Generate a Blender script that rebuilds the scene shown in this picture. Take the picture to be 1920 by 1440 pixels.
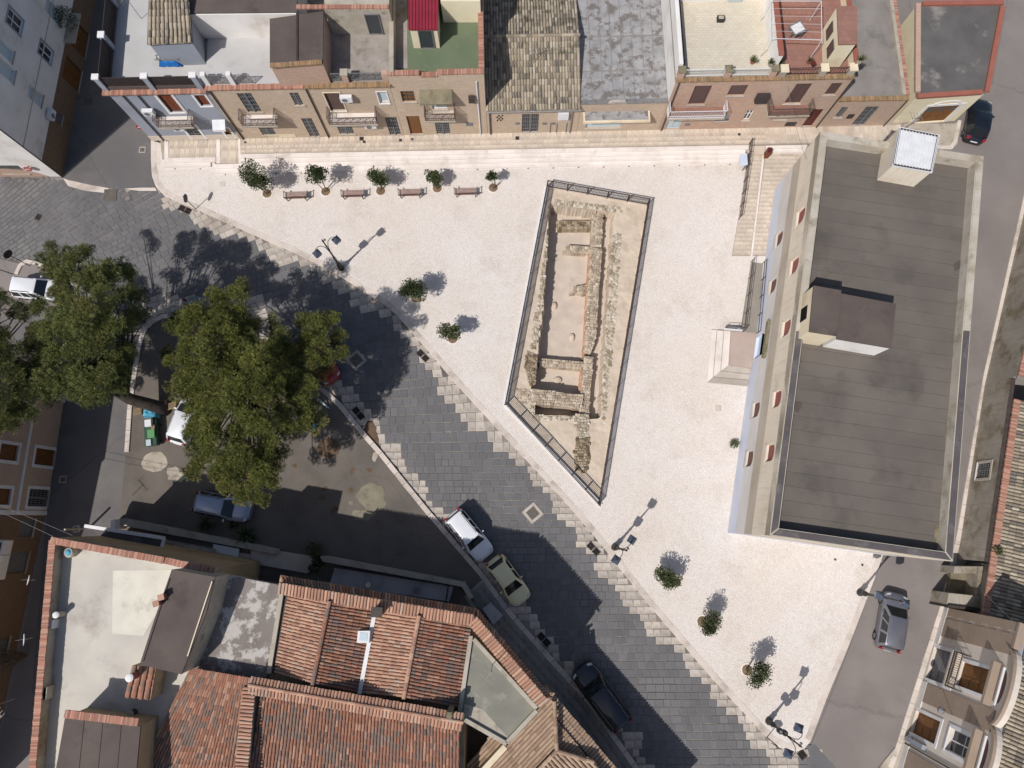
import bpy, bmesh, math, random
from mathutils import Vector, Matrix
R=math.radians
random.seed(7)
SC=bpy.context.scene
for o in list(bpy.data.objects): bpy.data.objects.remove(o,do_unlink=True)
COL=SC.collection
# ---------------- camera, sky, sun, exposure ----------------
FPX=1331.0; TILT=math.atan(255/FPX); H=52.0; CX,CY=960.0,720.0
cam=bpy.data.cameras.new('camera'); cam.sensor_fit='HORIZONTAL'; cam.sensor_width=36; cam.lens=36*FPX/1920
cam.clip_start=1; cam.clip_end=4000
camo=bpy.data.objects.new('camera',cam); COL.objects.link(camo); camo.location=(0,0,H); camo.rotation_euler=(TILT,0,0)
SC.camera=camo
SUN_EL=R(52.3); SUN_AZ=R(47.0)      # shadows run towards +x+y at SUN_AZ
w=bpy.data.worlds.new('World'); SC.world=w; w.use_nodes=True
nt=w.node_tree; bg=nt.nodes['Background']; sky=nt.nodes.new('ShaderNodeTexSky'); sky.sky_type='NISHITA'; sky.sun_disc=False
sky.sun_elevation=SUN_EL; sky.sun_rotation=math.atan2(-math.cos(SUN_AZ),-math.sin(SUN_AZ)); sky.air_density=1.0; sky.dust_density=1.5; sky.ozone_density=1.0
nt.links.new(sky.outputs[0],bg.inputs[0]); bg.inputs[1].default_value=0.088
sl=bpy.data.lights.new('sun','SUN'); sl.energy=4.0; sl.angle=R(0.53); sl.color=(1.0,0.965,0.92)
so=bpy.data.objects.new('sun',sl); COL.objects.link(so)
sdir=Vector((math.cos(SUN_AZ)*math.cos(SUN_EL),math.sin(SUN_AZ)*math.cos(SUN_EL),-math.sin(SUN_EL)))
so.rotation_euler=sdir.to_track_quat('-Z','Y').to_euler(); so.location=(-20,-20,45)
SC.view_settings.view_transform='Standard'; SC.view_settings.look='None'; SC.view_settings.exposure=0.0; SC.view_settings.gamma=1.0
try: SC.view_settings.use_curve_mapping=False
except: pass
SC.render.engine='CYCLES'; SC.render.resolution_x=1024; SC.render.resolution_y=768
SC.cycles.max_bounces=6; SC.cycles.transparent_max_bounces=8
# ---------------- survey helpers: plan position of a point seen at height z ----------------
_c,_s=math.cos(TILT),math.sin(TILT)
def P(px,py,z=0.0):
    d=(px-CX,-(py-CY),-FPX); wx,wy,wz=d[0],_c*d[1]-_s*d[2],_s*d[1]+_c*d[2]
    t=(z-H)/wz; return Vector((wx*t,wy*t,z))
def PX(p):
    x,y,z=p[0],p[1],p[2]-H; wy=_c*y+_s*z; wz=-_s*y+_c*z
    return CX+FPX*x/-wz, CY-FPX*wy/-wz
def PL(pts,z=0.0): return [P(a,b,z) for a,b in pts]
def inpoly(x,y,poly):
    r=False; n=len(poly); j=n-1
    for i in range(n):
        xi,yi=poly[i][0],poly[i][1]; xj,yj=poly[j][0],poly[j][1]
        if (yi>y)!=(yj>y) and x<(xj-xi)*(y-yi)/(yj-yi)+xi: r=not r
        j=i
    return r
def dline(x,y,line):
    b=1e9
    for i in range(len(line)-1):
        ax,ay=line[i][0],line[i][1]; bx,by=line[i+1][0],line[i+1][1]; dx,dy=bx-ax,by-ay
        t=max(0,min(1,((x-ax)*dx+(y-ay)*dy)/(dx*dx+dy*dy+1e-9))); b=min(b,math.hypot(x-ax-t*dx,y-ay-t*dy))
    return b
def area2(p): return sum(p[i][0]*p[(i+1)%len(p)][1]-p[(i+1)%len(p)][0]*p[i][1] for i in range(len(p)))
def ccw(p): p=list(p); return p if area2(p)>0 else p[::-1]
def lerp(a,b,t): return a+(b-a)*t
def U(a,b): return random.uniform(a,b)
# ---------------- materials ----------------
def lin(r,g,b):
    f=lambda v:(v/255/12.92) if v/255<=.04045 else ((v/255+.055)/1.055)**2.4
    return (f(r),f(g),f(b))
class NT:
    def __init__(s,name):
        s.m=bpy.data.materials.new(name); s.m.use_nodes=True; s.t=s.m.node_tree; s.n=s.t.nodes; s.b=s.n['Principled BSDF']
    def nd(s,k,**kw):
        n=s.n.new(k)
        for a,v in kw.items(): setattr(n,a,v)
        return n
    def ln(s,a,b): s.t.links.new(a,b)
    def setin(s,n,i,v):
        if hasattr(v,'is_linked') or hasattr(v,'links'): s.ln(v,n.inputs[i])
        else: n.inputs[i].default_value=v
    def mix(s,f,a,b,bt='MIX'):
        n=s.nd('ShaderNodeMix',data_type='RGBA',blend_type=bt); s.setin(n,0,f)
        for i,v in ((6,a),(7,b)):
            if isinstance(v,tuple) and len(v)==3: v=(*v,1)
            s.setin(n,i,v)
        return n.outputs[2]
    def math(s,op,a,b=0.0,c=None):
        n=s.nd('ShaderNodeMath',operation=op); s.setin(n,0,a); s.setin(n,1,b)
        if c is not None: s.setin(n,2,c)
        return n.outputs[0]
    def ramp(s,f,stops):
        n=s.nd('ShaderNodeValToRGB'); e=n.color_ramp.elements
        while len(e)<len(stops): e.new(.5)
        for i,(p,c) in enumerate(stops):
            e[i].position=p; e[i].color=(c,c,c,1) if not isinstance(c,tuple) else (*c,1)
        s.ln(f,n.inputs[0]); return n.outputs[0]
    def noise(s,co,sc,det=4,rough=.55,out=0):
        n=s.nd('ShaderNodeTexNoise'); s.ln(co,n.inputs['Vector']); n.inputs['Scale'].default_value=sc; n.inputs['Detail'].default_value=det; n.inputs['Roughness'].default_value=rough
        return n.outputs[out]
def rngsock(t):
    a=t.nd('ShaderNodeAttribute',attribute_name='var'); o=t.nd('ShaderNodeObjectInfo')
    return t.math('FRACT',t.math('ADD',a.outputs['Fac'],t.math('MULTIPLY',o.outputs['Random'],.97)))
def M(name,c,c2=None,s=.6,rough=.85,dirt=None,dscale=.5,dlo=.52,dhi=.68,fine=.12,fscale=9,bump=0,bscale=14,var=0,vcols=None,metal=0,coord='UV',streak=None,spec=.3,stretch=None,cracks=0):
    t=NT(name); tc=t.nd('ShaderNodeTexCoord'); co=tc.outputs['UV' if coord=='UV' else 'Object']
    if stretch:
        mp=t.nd('ShaderNodeMapping'); mp.inputs['Scale'].default_value=stretch; t.ln(co,mp.inputs[0]); co=mp.outputs[0]
    col=(*c,1)
    if c2: col=t.mix(t.ramp(t.noise(co,s,5),[(.36,0.),(.64,1.)]),c,c2)
    if vcols:
        r=rngsock(t); n=t.nd('ShaderNodeValToRGB'); n.color_ramp.interpolation='CONSTANT'; e=n.color_ramp.elements
        while len(e)<len(vcols): e.new(.5)
        for i,(p,cc) in enumerate(vcols): e[i].position=p; e[i].color=(*cc,1)
        t.ln(r,n.inputs[0]); col=t.mix(.45,n.outputs[0],col) if c2 else n.outputs[0]
    if dirt: col=t.mix(t.ramp(t.noise(co,dscale,8,.65),[(dlo,0.),(dhi,1.)]),col,dirt)
    if streak:
        mp=t.nd('ShaderNodeMapping'); mp.inputs['Scale'].default_value=(5,.35,1); t.ln(co,mp.inputs[0])
        col=t.mix(t.ramp(t.noise(mp.outputs[0],1.0,6),[(.5,0.),(.75,.75)]),col,streak)
    if cracks:
        v=t.nd('ShaderNodeTexVoronoi',feature='DISTANCE_TO_EDGE'); v.inputs['Scale'].default_value=cracks
        d=t.nd('ShaderNodeVectorMath',operation='ADD'); t.ln(co,d.inputs[0]); t.ln(t.noise(co,1.2,5,.6,1),d.inputs[1]); t.ln(d.outputs[0],v.inputs['Vector'])
        col=t.mix(t.ramp(v.outputs['Distance'],[(0.,.4),(.006,0.)]),col,tuple(x*.5 for x in c))
    if fine:
        f=t.noise(co,fscale,4,.7); k=t.math('MULTIPLY_ADD',f,2*fine,1-fine); h=t.nd('ShaderNodeHueSaturation'); t.ln(k,h.inputs['Value']); t.setin(h,4,col); col=h.outputs[0]
    if var:
        k=t.math('MULTIPLY_ADD',rngsock(t),2*var,1-var); h=t.nd('ShaderNodeHueSaturation'); t.ln(k,h.inputs['Value']); t.setin(h,4,col); col=h.outputs[0]
    t.setin(t.b,'Base Color',col); t.b.inputs['Roughness'].default_value=rough; t.b.inputs['Metallic'].default_value=metal
    t.b.inputs['Specular IOR Level'].default_value=spec
    if bump:
        b=t.nd('ShaderNodeBump'); b.inputs['Strength'].default_value=bump; b.inputs['Distance'].default_value=.03; t.ln(t.noise(co,bscale,5,.6),b.inputs['Height']); t.ln(b.outputs[0],t.b.inputs['Normal'])
    return t.m
def brickmat(name,c1,c2,mortar,bw=.26,bh=.07,stain=None,stretch=(1,1,1)):
    t=NT(name); co=t.nd('ShaderNodeTexCoord').outputs['UV']
    b=t.nd('ShaderNodeTexBrick'); t.ln(co,b.inputs['Vector']); b.inputs['Scale'].default_value=1; b.inputs['Brick Width'].default_value=bw; b.inputs['Row Height'].default_value=bh
    b.inputs['Mortar Size'].default_value=.008; b.inputs['Bias'].default_value=0
    for i,v in ((1,c1),(2,c2),(3,mortar)): b.inputs[i].default_value=(*v,1)
    n=t.noise(co,.7,6,.6); col=t.mix(t.ramp(n,[(.35,0.),(.7,.55)]),b.outputs[0],tuple(x*.84 for x in c1))
    if stain: col=t.mix(t.ramp(t.noise(co,1.1,7,.7),[(.55,0.),(.72,.6)]),col,stain)
    k=t.math('MULTIPLY_ADD',t.noise(co,11,4,.7),.45,.78); h=t.nd('ShaderNodeHueSaturation'); t.ln(k,h.inputs['Value']); t.setin(h,4,col)
    t.setin(t.b,'Base Color',h.outputs[0]); t.b.inputs['Roughness'].default_value=.9; t.b.inputs['Specular IOR Level'].default_value=.2
    bp=t.nd('ShaderNodeBump'); bp.inputs['Strength'].default_value=.5; bp.inputs['Distance'].default_value=.01; t.ln(b.outputs['Fac'],bp.inputs['Height']); bp.invert=True; t.ln(bp.outputs[0],t.b.inputs['Normal'])
    return t.m
def cobblemat(name):
    t=NT(name); co=t.nd('ShaderNodeTexCoord').outputs['UV']
    v=t.nd('ShaderNodeTexVoronoi'); v.inputs['Scale'].default_value=13; v.inputs['Randomness'].default_value=.75; t.ln(co,v.inputs['Vector'])
    e=t.nd('ShaderNodeTexVoronoi',feature='DISTANCE_TO_EDGE'); e.inputs['Scale'].default_value=13; e.inputs['Randomness'].default_value=.75; t.ln(co,e.inputs['Vector'])
    sep=t.nd('ShaderNodeSeparateColor'); t.ln(v.outputs['Color'],sep.inputs[0])
    col=t.mix(t.ramp(t.noise(co,.16,6,.62),[(.38,0.),(.66,1.)]),lin(220,211,204),lin(213,200,186))
    col=t.mix(t.ramp(t.noise(co,.35,7,.7),[(.51,0.),(.72,.6)]),col,lin(180,162,142))
    col=t.mix(t.math('MULTIPLY',sep.outputs[0],.5),col,lin(232,227,223))
    col=t.mix(t.ramp(sep.outputs[1],[(.76,0.),(.84,.4)]),col,lin(196,182,168))
    col=t.mix(t.ramp(e.outputs['Distance'],[(0.,.3),(.1,0.)]),col,lin(150,140,134))
    t.setin(t.b,'Base Color',col); t.b.inputs['Roughness'].default_value=.75; t.b.inputs['Specular IOR Level'].default_value=.3
    bp=t.nd('ShaderNodeBump'); bp.inputs['Strength'].default_value=.55; bp.inputs['Distance'].default_value=.02; t.ln(t.ramp(e.outputs['Distance'],[(0.,0.),(.2,1.)]),bp.inputs['Height']); t.ln(bp.outputs[0],t.b.inputs['Normal'])
    return t.m
def plain(name,c,rough=.5,metal=0,spec=.5,coat=0):
    t=NT(name); t.b.inputs['Base Color'].default_value=(*c,1); t.b.inputs['Roughness'].default_value=rough; t.b.inputs['Metallic'].default_value=metal; t.b.inputs['Specular IOR Level'].default_value=spec; t.b.inputs['Coat Weight'].default_value=coat
    return t.m
# ---------------- mesh builder ----------------
ORG={}
def org(o): return ORG.get(o.name,Vector((0,0,0))) if o else Vector((0,0,0))
class MB:
    def __init__(s): s.v=[];s.f=[];s.a=[]
    def add(s,vs,fs,var=None):
        k=len(s.v); s.v.extend([tuple(q) for q in vs]); s.f.extend([tuple(i+k for i in f) for f in fs]); s.a.extend([var if var is not None else 0.]*len(fs)); return s
    def prism(s,poly,z0,z1,bottom=True,top=True):
        p=ccw(poly); n=len(p)
        vs=[(q[0],q[1],z0) for q in p]+[(q[0],q[1],z1) for q in p]
        fs=[(i,(i+1)%n,n+(i+1)%n,n+i) for i in range(n)]
        if top: fs.append(tuple(range(n,2*n)))
        if bottom: fs.append(tuple(range(n-1,-1,-1)))
        return s.add(vs,fs)
    def sheet(s,poly,z): p=ccw(poly); return s.add([(q[0],q[1],z) for q in p],[tuple(range(len(p)))])
    def obox(s,o,a,b,c):
        o,a,b,c=map(Vector,(o,a,b,c)); vs=[o,o+a,o+a+b,o+b,o+c,o+a+c,o+a+b+c,o+b+c]
        fs=[(3,2,1,0),(4,5,6,7),(0,1,5,4),(1,2,6,5),(2,3,7,6),(3,0,4,7)]
        if a.cross(b).dot(c)<0: fs=[f[::-1] for f in fs]
        return s.add(vs,fs)
    def box(s,x,y,z,sx,sy,sz,rz=0):       # centre of the bottom face
        c,n=math.cos(rz),math.sin(rz); a=Vector((c*sx,n*sx,0)); b=Vector((-n*sy,c*sy,0))
        return s.obox(Vector((x,y,z))-a/2-b/2,a,b,Vector((0,0,sz)))
    def bar(s,a,b,wd,ht=None,up=Vector((0,0,1))):
        a,b=Vector(a),Vector(b); d=(b-a).normalized(); ht=ht or wd
        if abs(d.dot(up))>.98: up=Vector((1,0,0))
        sx=d.cross(up).normalized(); sz=sx.cross(d)
        return s.obox(a-sx*wd/2-sz*ht/2,b-a,sx*wd,sz*ht)
    def tube(s,pts,r,n=6,cap=True):
        pts=[Vector(p) for p in pts]; rr=r if isinstance(r,(list,tuple)) else [r]*len(pts); vs=[];fs=[]
        ref=None
        for i,p in enumerate(pts):
            d=(pts[min(i+1,len(pts)-1)]-pts[max(i-1,0)]).normalized()
            if ref is None: ref=Vector((0,0,1)) if abs(d.z)<.9 else Vector((1,0,0))
            x=d.cross(ref).normalized(); y=x.cross(d); ref=y if False else ref
            if abs(d.dot(ref))>.95: ref=Vector((1,0,0)) if abs(d.x)<.9 else Vector((0,1,0))
            for k in range(n): an=2*math.pi*k/n; vs.append(p+x*math.cos(an)*rr[i]+y*math.sin(an)*rr[i])
        for i in range(len(pts)-1):
            for k in range(n): fs.append((i*n+k,i*n+(k+1)%n,(i+1)*n+(k+1)%n,(i+1)*n+k))
        if cap: fs.append(tuple(range(n-1,-1,-1))); fs.append(tuple(range((len(pts)-1)*n,len(pts)*n)))
        return s.add(vs,fs)
    def lathe(s,prof,x,y,n=12):         # prof: (radius,z)
        vs=[];fs=[]
        for r,z in prof:
            for k in range(n): a=2*math.pi*k/n; vs.append((x+r*math.cos(a),y+r*math.sin(a),z))
        for i in range(len(prof)-1):
            for k in range(n): fs.append((i*n+k,i*n+(k+1)%n,(i+1)*n+(k+1)%n,(i+1)*n+k))
        fs.append(tuple(range(n-1,-1,-1))); fs.append(tuple(range((len(prof)-1)*n,len(prof)*n)))
        return s.add(vs,fs)
    def mesh(s,name,mat,off=Vector((0,0,0)),uv=True,smooth=False):
        me=bpy.data.meshes.new(name); me.from_pydata([(v[0]-off[0],v[1]-off[1],v[2]-off[2]) for v in s.v],[],s.f)
        if isinstance(mat,(list,tuple)):
            for m in mat: me.materials.append(m)
        elif mat: me.materials.append(mat)
        if any(s.a):
            at=me.attributes.new('var','FLOAT','FACE'); at.data.foreach_set('value',s.a)
        if uv:
            l=me.uv_layers.new(name='UVMap'); data=[0.0]*(2*len(me.loops)); V=s.v
            for p in me.polygons:
                n=p.normal
                if abs(n.z)>.55:
                    for li in p.loop_indices:
                        v=V[me.loops[li].vertex_index]; data[2*li]=v[0]; data[2*li+1]=v[1]
                else:
                    h=math.hypot(n.x,n.y) or 1; tx,ty=-n.y/h,n.x/h
                    for li in p.loop_indices:
                        v=V[me.loops[li].vertex_index]; data[2*li]=v[0]*tx+v[1]*ty; data[2*li+1]=v[2]
            l.data.foreach_set('uv',data)
        if smooth: me.polygons.foreach_set('use_smooth',[True]*len(me.polygons))
        me.update(); return me
    def build(s,name,mat,parent=None,uv=True,smooth=False,**kw):
        og=org(parent); me=s.mesh(name,mat,og,uv,smooth); o=bpy.data.objects.new(name,me); COL.objects.link(o)
        o.parent=parent; ORG[o.name]=og
        for k,v in kw.items(): o[k]=v
        return o
def tag(o,label,cat,group=None):
    o['label']=label; o['category']=cat
    if group: o['group']=group
    return o
def thing(name,label,cat,loc,group=None):
    o=bpy.data.objects.new(name,None); COL.objects.link(o); o.location=loc; o.empty_display_size=.3; ORG[o.name]=Vector(loc); return tag(o,label,cat,group)
def inst(name,me,parent,loc,rz=0,scale=(1,1,1),rot=None):
    o=bpy.data.objects.new(name,me); COL.objects.link(o); o.parent=parent; o.location=Vector(loc)-org(parent)
    o.rotation_euler=rot if rot is not None else (0,0,rz); o.scale=scale; return o
def copytree(o,loc,rz=0,label=None,group=None,scale=None,parent=None):
    c=o.copy(); COL.objects.link(c)
    if parent is None:
        c.location=loc; c.rotation_euler=(0,0,rz); ORG[c.name]=Vector(loc)
        if scale: c.scale=scale if isinstance(scale,tuple) else (scale,)*3
        if label: c['label']=label
        if group: c['group']=group
    else: c.parent=parent
    for ch in [x for x in bpy.data.objects if x.parent==o]: copytree(ch,None,parent=c)
    return c
def struct(o): o['kind']='structure'; return o
def stuff(o): o['kind']='stuff'; return o
# stone-like pieces: unit meshes shared by all pieces
def unit_stone(name,mat,seed,irr=.05,bev=.05,zs=1.0):
    rg=random.Random(seed); mb=MB(); c=[]
    for sx,sy in ((-.5,-.5),(.5,-.5),(.5,.5),(-.5,.5)): c.append((sx+rg.uniform(-irr,irr),sy+rg.uniform(-irr,irr)))
    vs=[(x,y,0) for x,y in c]+[(x,y,zs*.7) for x,y in c]+[(x*(1-2*bev),y*(1-2*bev),zs) for x,y in c]
    fs=[(i,(i+1)%4,4+(i+1)%4,4+i) for i in range(4)]+[(4+i,4+(i+1)%4,8+(i+1)%4,8+i) for i in range(4)]+[(8,9,10,11)]
    mb.add(vs,fs); return mb,mb.mesh(name,mat)
def lay(cells,name,parent,mat,zt,thick,nmax=300,irr=.05,bev=.05,restname=None,nv=4):
    """cells: (x,y,w,d,rz,weight); the nmax heaviest become objects, the rest one stuff part"""
    us=[unit_stone(name,mat,11+i,irr,bev) for i in range(nv)]
    cells=sorted(cells,key=lambda c:-c[5]); rest=MB()
    for i,(x,y,wd,dp,rz,_) in enumerate(cells):
        k=random.randrange(nv); zz=zt-thick+U(-.004,.004)
        if i<nmax: inst(name,us[k][1],parent,(x,y,zz),rz,(wd,dp,thick))
        else:
            c,n=math.cos(rz),math.sin(rz); b=us[k][0]
            rest.add([(x+vx*wd*c-vy*dp*n,y+vx*wd*n+vy*dp*c,zz+vz*thick) for vx,vy,vz in b.v],b.f,random.random())
    if rest.v: stuff(rest.build(restname or name+'_field',mat,parent))
def vis(x,y,z=0):
    px,py=PX((x,y,z))
    if px<-20 or px>1940 or py<-20 or py>1460: return -100
    return -math.hypot(x,y)
# facade: vertical plane through two ground points, u metres along, v metres up
class Facade:
    def __init__(s,a,b,z0=None):
        s.a=Vector(a); s.b=Vector(b); s.z0=s.a.z if z0 is None else z0; d=s.b-s.a; d.z=0; s.L=d.length; s.u=d.normalized(); s.n=Vector((s.u.y,-s.u.x,0)) # outward: right-hand side of a->b
        s.rz=math.atan2(s.u.y,s.u.x)
    def pt(s,u,v,out=0): q=s.a+s.u*u+s.n*out; return Vector((q.x,q.y,s.z0+v))
    def uv(s,px,py,out=0):
        o=Vector((0,0,H)); d=P(px,py,0)-o; q=s.a+s.n*out; t=(q-o).dot(s.n)/d.dot(s.n); h=o+d*t; return (h-s.a).dot(s.u),h.z-s.z0
    def rect(s,px0,py0,px1,py1,out=0):     # top-left and bottom-right pixels
        a=s.uv(px0,py0,out); b=s.uv(px1,py1,out); return (min(a[0],b[0]),min(a[1],b[1]),max(a[0],b[0]),max(a[1],b[1]))
    def slab(s,mb,u0,v0,u1,v1,o0,o1): return mb.obox(s.pt(u0,v0,o0),s.u*(u1-u0),s.n*(o1-o0),Vector((0,0,v1-v0)))
    def wall(s,mb,u0,v0,u1,v1,holes=(),dep=.18,out=0):
        us=sorted({u0,u1,*[min(max(h[0],u0),u1) for h in holes],*[min(max(h[2],u0),u1) for h in holes]}); vs=sorted({v0,v1,*[min(max(h[1],v0),v1) for h in holes],*[min(max(h[3],v0),v1) for h in holes]})
        for i in range(len(us)-1):
            for j in range(len(vs)-1):
                a,b,c,d=us[i],us[i+1],vs[j],vs[j+1]
                if b-a<1e-4 or d-c<1e-4: continue
                if any(h[0]<(a+b)/2<h[2] and h[1]<(c+d)/2<h[3] for h in holes): continue
                mb.add([s.pt(a,c,out),s.pt(b,c,out),s.pt(b,d,out),s.pt(a,d,out)],[(0,1,2,3)])
        for a,c,b,d in [h[:4] for h in holes]:
            A=[s.pt(a,c,out),s.pt(b,c,out),s.pt(b,d,out),s.pt(a,d,out)]; B=[s.pt(a,c,out-dep),s.pt(b,c,out-dep),s.pt(b,d,out-dep),s.pt(a,d,out-dep)]
            mb.add(A+B,[(0,4,5,1),(1,5,6,2),(2,6,7,3),(3,7,4,0)])
# ---------------- ground ----------------
m_asph=M('asphalt',lin(132,124,120),lin(122,115,111),s=.25,rough=.9,fine=.1,fscale=25,dirt=lin(112,105,101),dscale=.2,dlo=.52,dhi=.8,bump=.25,bscale=60,cracks=.05)
m_asph2=M('asphalt_old',lin(100,97,97),lin(114,109,106),s=.2,rough=.9,fine=.1,fscale=25,dirt=lin(86,83,82),dscale=.25,dlo=.52,dhi=.8,bump=.25,bscale=60,cracks=.07)
m_lot=M('forecourt_tarmac',lin(112,104,96),lin(98,92,86),s=.3,rough=.92,fine=.14,fscale=20,dirt=lin(94,86,79),dscale=.3,dlo=.52,dhi=.76,bump=.3,bscale=40,cracks=.16)
m_joint=M('road_joint',lin(160,150,138),lin(92,86,82),s=.22,rough=.95,fine=.2)
m_lava=M('lava_stone',lin(106,104,105),lin(97,96,97),s=.5,rough=.72,fine=.16,fscale=14,dirt=lin(116,113,111),dscale=.22,dlo=.52,dhi=.75,var=.1,bump=.35,bscale=18,spec=.35)
m_lime=M('limestone',lin(184,175,165),lin(166,155,144),s=.7,rough=.8,fine=.12,fscale=14,dirt=lin(148,136,124),dscale=.5,dlo=.55,dhi=.72,var=.16,bump=.25,bscale=20)
m_kerb=M('kerb_stone',lin(206,194,184),lin(192,180,170),s=.6,rough=.8,fine=.1,fscale=14,dirt=lin(165,152,140),dscale=.6,var=.07,bump=.2)
m_step=M('white_step',lin(226,217,210),lin(214,204,196),s=.5,rough=.7,fine=.06,fscale=14,dirt=lin(200,188,178),dscale=.7,var=.05)
m_slab=M('pavement_slab',lin(202,188,172),lin(186,172,158),s=.8,rough=.8,fine=.1,fscale=14,dirt=lin(172,156,140),dscale=.45,dlo=.5,dhi=.7,var=.11,bump=.15)
m_cob=cobblemat('white_cobbles')
m_iron=M('cast_iron',lin(74,66,62),lin(58,52,50),s=3,rough=.6,metal=.5,fine=.2)
m_dark=plain('dark_void',(.006,.006,.007),.9,0,.1)
m_mort=M('paving_mortar',lin(170,158,146),lin(150,138,128),s=.8,rough=.95,fine=.2)
def fillmesh(name,mat,outer,holes,z,parent=None):
    bm=bmesh.new(); og=org(parent)
    for lp in [outer]+holes:
        vs=[bm.verts.new((q[0]-og.x,q[1]-og.y,z-og.z)) for q in lp]
        for i in range(len(vs)): bm.edges.new((vs[i],vs[(i+1)%len(vs)]))
    bmesh.ops.triangle_fill(bm,use_beauty=True,use_dissolve=False,edges=bm.edges[:],normal=(0,0,1))
    uv=bm.loops.layers.uv.new('UVMap')
    for f in bm.faces:
        if f.normal.z<0: f.normal_flip()
        for l in f.loops: l[uv].uv=(l.vert.co.x+og.x,l.vert.co.y+og.y)
    me=bpy.data.meshes.new(name); bm.to_mesh(me); bm.free(); me.materials.append(mat)
    o=bpy.data.objects.new(name,me); COL.objects.link(o); o.parent=parent; ORG[o.name]=og; return o
DIG=PL([(1026,350),(1214,384),(1122,946),(948,758)],.12)          # inside edge of the dig's rim
ground=struct(fillmesh('ground',m_asph,[(-1500,-1500),(1500,-1500),(1500,1500),(-1500,1500)],[DIG],-.06))
KERB_PX=[(283,262),(283,300),(285,330),(292,350),(308,367),(332,378),(370,393),(410,411),(435,422),(480,442),(510,456),(555,475),(600,497),(635,517),(675,541),(710,565),(737,583),(767,617),(815,672),(855,720),(960,834),(1060,941),(1120,1012),(1172,1078),(1225,1144),(1335,1272),(1440,1385),(1462,1402),(1490,1410),(1508,1404)]
EAST_PX=[(1520,1390),(1552,1305),(1585,1227),(1600,1190),(1640,1085),(1660,1030)]
ZP=.12
KERB=PL(KERB_PX,ZP); EAST=PL(EAST_PX,ZP)
ZT=.56                                                              # upper pavement along the houses
plaza_poly=KERB+EAST+PL([(1720,900),(1740,300),(1745,252),(1500,252),(1400,300),(960,300),(480,300),(300,268)],ZP)
plaza=struct(fillmesh('plaza',m_cob,plaza_poly,[DIG],ZP))
def offset(line,d):
    out=[]
    for i,p in enumerate(line):
        a=line[max(i-1,0)]; b=line[min(i+1,len(line)-1)]; t=Vector((b[0]-a[0],b[1]-a[1],0)).normalized(); out.append(Vector((p[0]-t.y*d,p[1]+t.x*d,p[2])))
    return out
def resample(line,step):
    pts=[Vector(line[0])]; acc=0
    out=[Vector(line[0])]
    for i in range(len(line)-1):
        a,b=Vector(line[i]),Vector(line[i+1]); L=(b-a).length; p=0
        while acc+L-p>=step:
            p+=step-acc; out.append(a.lerp(b,p/L)); acc=0
        acc+=L-p
    out.append(Vector(line[-1])); return out
def kerbrun(line,wid,z0,z1,parent,mat,step=1.15,name='kerb_stone',gap=.012,side=1,skip=()):
    pts=resample(line,step)
    for i in range(len(pts)-1):
        if i in skip: continue
        a,b=pts[i],pts[i+1]; d=b-a; d.z=0; L=d.length
        if L<.15: continue
        t=d/L; n=Vector((-t.y,t.x,0))*side; zz=z1+U(-.006,.006); mb=MB(); a2=a+t*gap; e=t*(L-gap*2)
        q=[a2,a2+e,a2+e+n*wid,a2+n*wid]; bv=.018
        qq=[a2+t*bv+n*bv,a2+e-t*bv+n*bv,a2+e-t*bv+n*(wid-bv),a2+t*bv+n*(wid-bv)]
        vs=[(v.x,v.y,z0) for v in q]+[(v.x,v.y,zz-bv) for v in q]+[(v.x,v.y,zz) for v in qq]
        mb.add(vs,[(k,(k+1)%4,4+(k+1)%4,4+k) for k in range(4)]+[(4+k,4+(k+1)%4,8+(k+1)%4,8+k) for k in range(4)]+[(8,9,10,11)])
        o=mb.build(name,mat,parent)
kerbrun(KERB,.42,-.05,ZP+.012,plaza,m_kerb,1.2)
kerbrun(EAST,.42,-.05,ZP+.012,plaza,m_kerb,1.3)
# ---------------- lava stone road ----------------
ROAD_PX=[(-60,332),(118,334),(128,341),(196,353),(292,352)]+KERB_PX[4:]+[(1530,1402),(1575,1460),(1600,1520),(1180,1520),(1200,1440),(1110,1312),(1035,1230),(960,1145),(905,1070),(810,960),(765,905),(717,845),(680,803),(637,750),(577,700),(520,640),(440,596),(330,583),(275,612),(250,640),(100,560),(60,500),(-60,470)]
ROAD=PL(ROAD_PX,0); road=struct(MB().sheet(ROAD,-.03).build('road',m_joint))
LKERB=PL([(1200,1440),(1110,1312),(1035,1230),(960,1145),(905,1070),(810,960),(765,905),(717,845),(680,803),(637,750),(577,700)],0)
KB0=PL(KERB_PX[5:],0)
PIV=Vector((-59,4.9,0))
lava=[];white=[]
def cellput(x,y,wd,dp,rz):
    if not inpoly(x,y,ROAD): return
    d1=dline(x,y,KB0); d2=dline(x,y,LKERB); px,py=PX((x,y,0)); iw=False
    ed=.95+.3*math.sin(x*1.7+y)+.22*math.sin(y*2.9)+U(-.12,.12)
    if d1<ed: iw=True
    if d2<ed*.95: iw=True
    if px<500 and py>555 and px>250: iw=True
    wgt=wd*dp*3+vis(x,y)*.05+(0 if -20<px<1940 and -20<py<1460 else -50)
    (white if iw else lava).append((x,y,wd-.03,dp-.03,rz,wgt))
def row(gen,r0,r1):
    r=r0+U(0,.5)
    while r<r1:
        wd=U(.42,.78); gen(r+wd/2,wd); r+=wd
yy=PIV.y
while yy>-24:
    dp=U(.44,.58); row(lambda x,wd:cellput(x,yy-dp/2,wd,dp,0),-14,26); yy-=dp
ang=0
while ang<1.05:
    da=U(.0112,.0142); an=ang+da/2; cs,sn=math.cos(an),math.sin(an)
    row(lambda r,wd:cellput(PIV.x+r*cs,PIV.y+r*sn,wd,da*r,an),9,66); ang+=da
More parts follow.
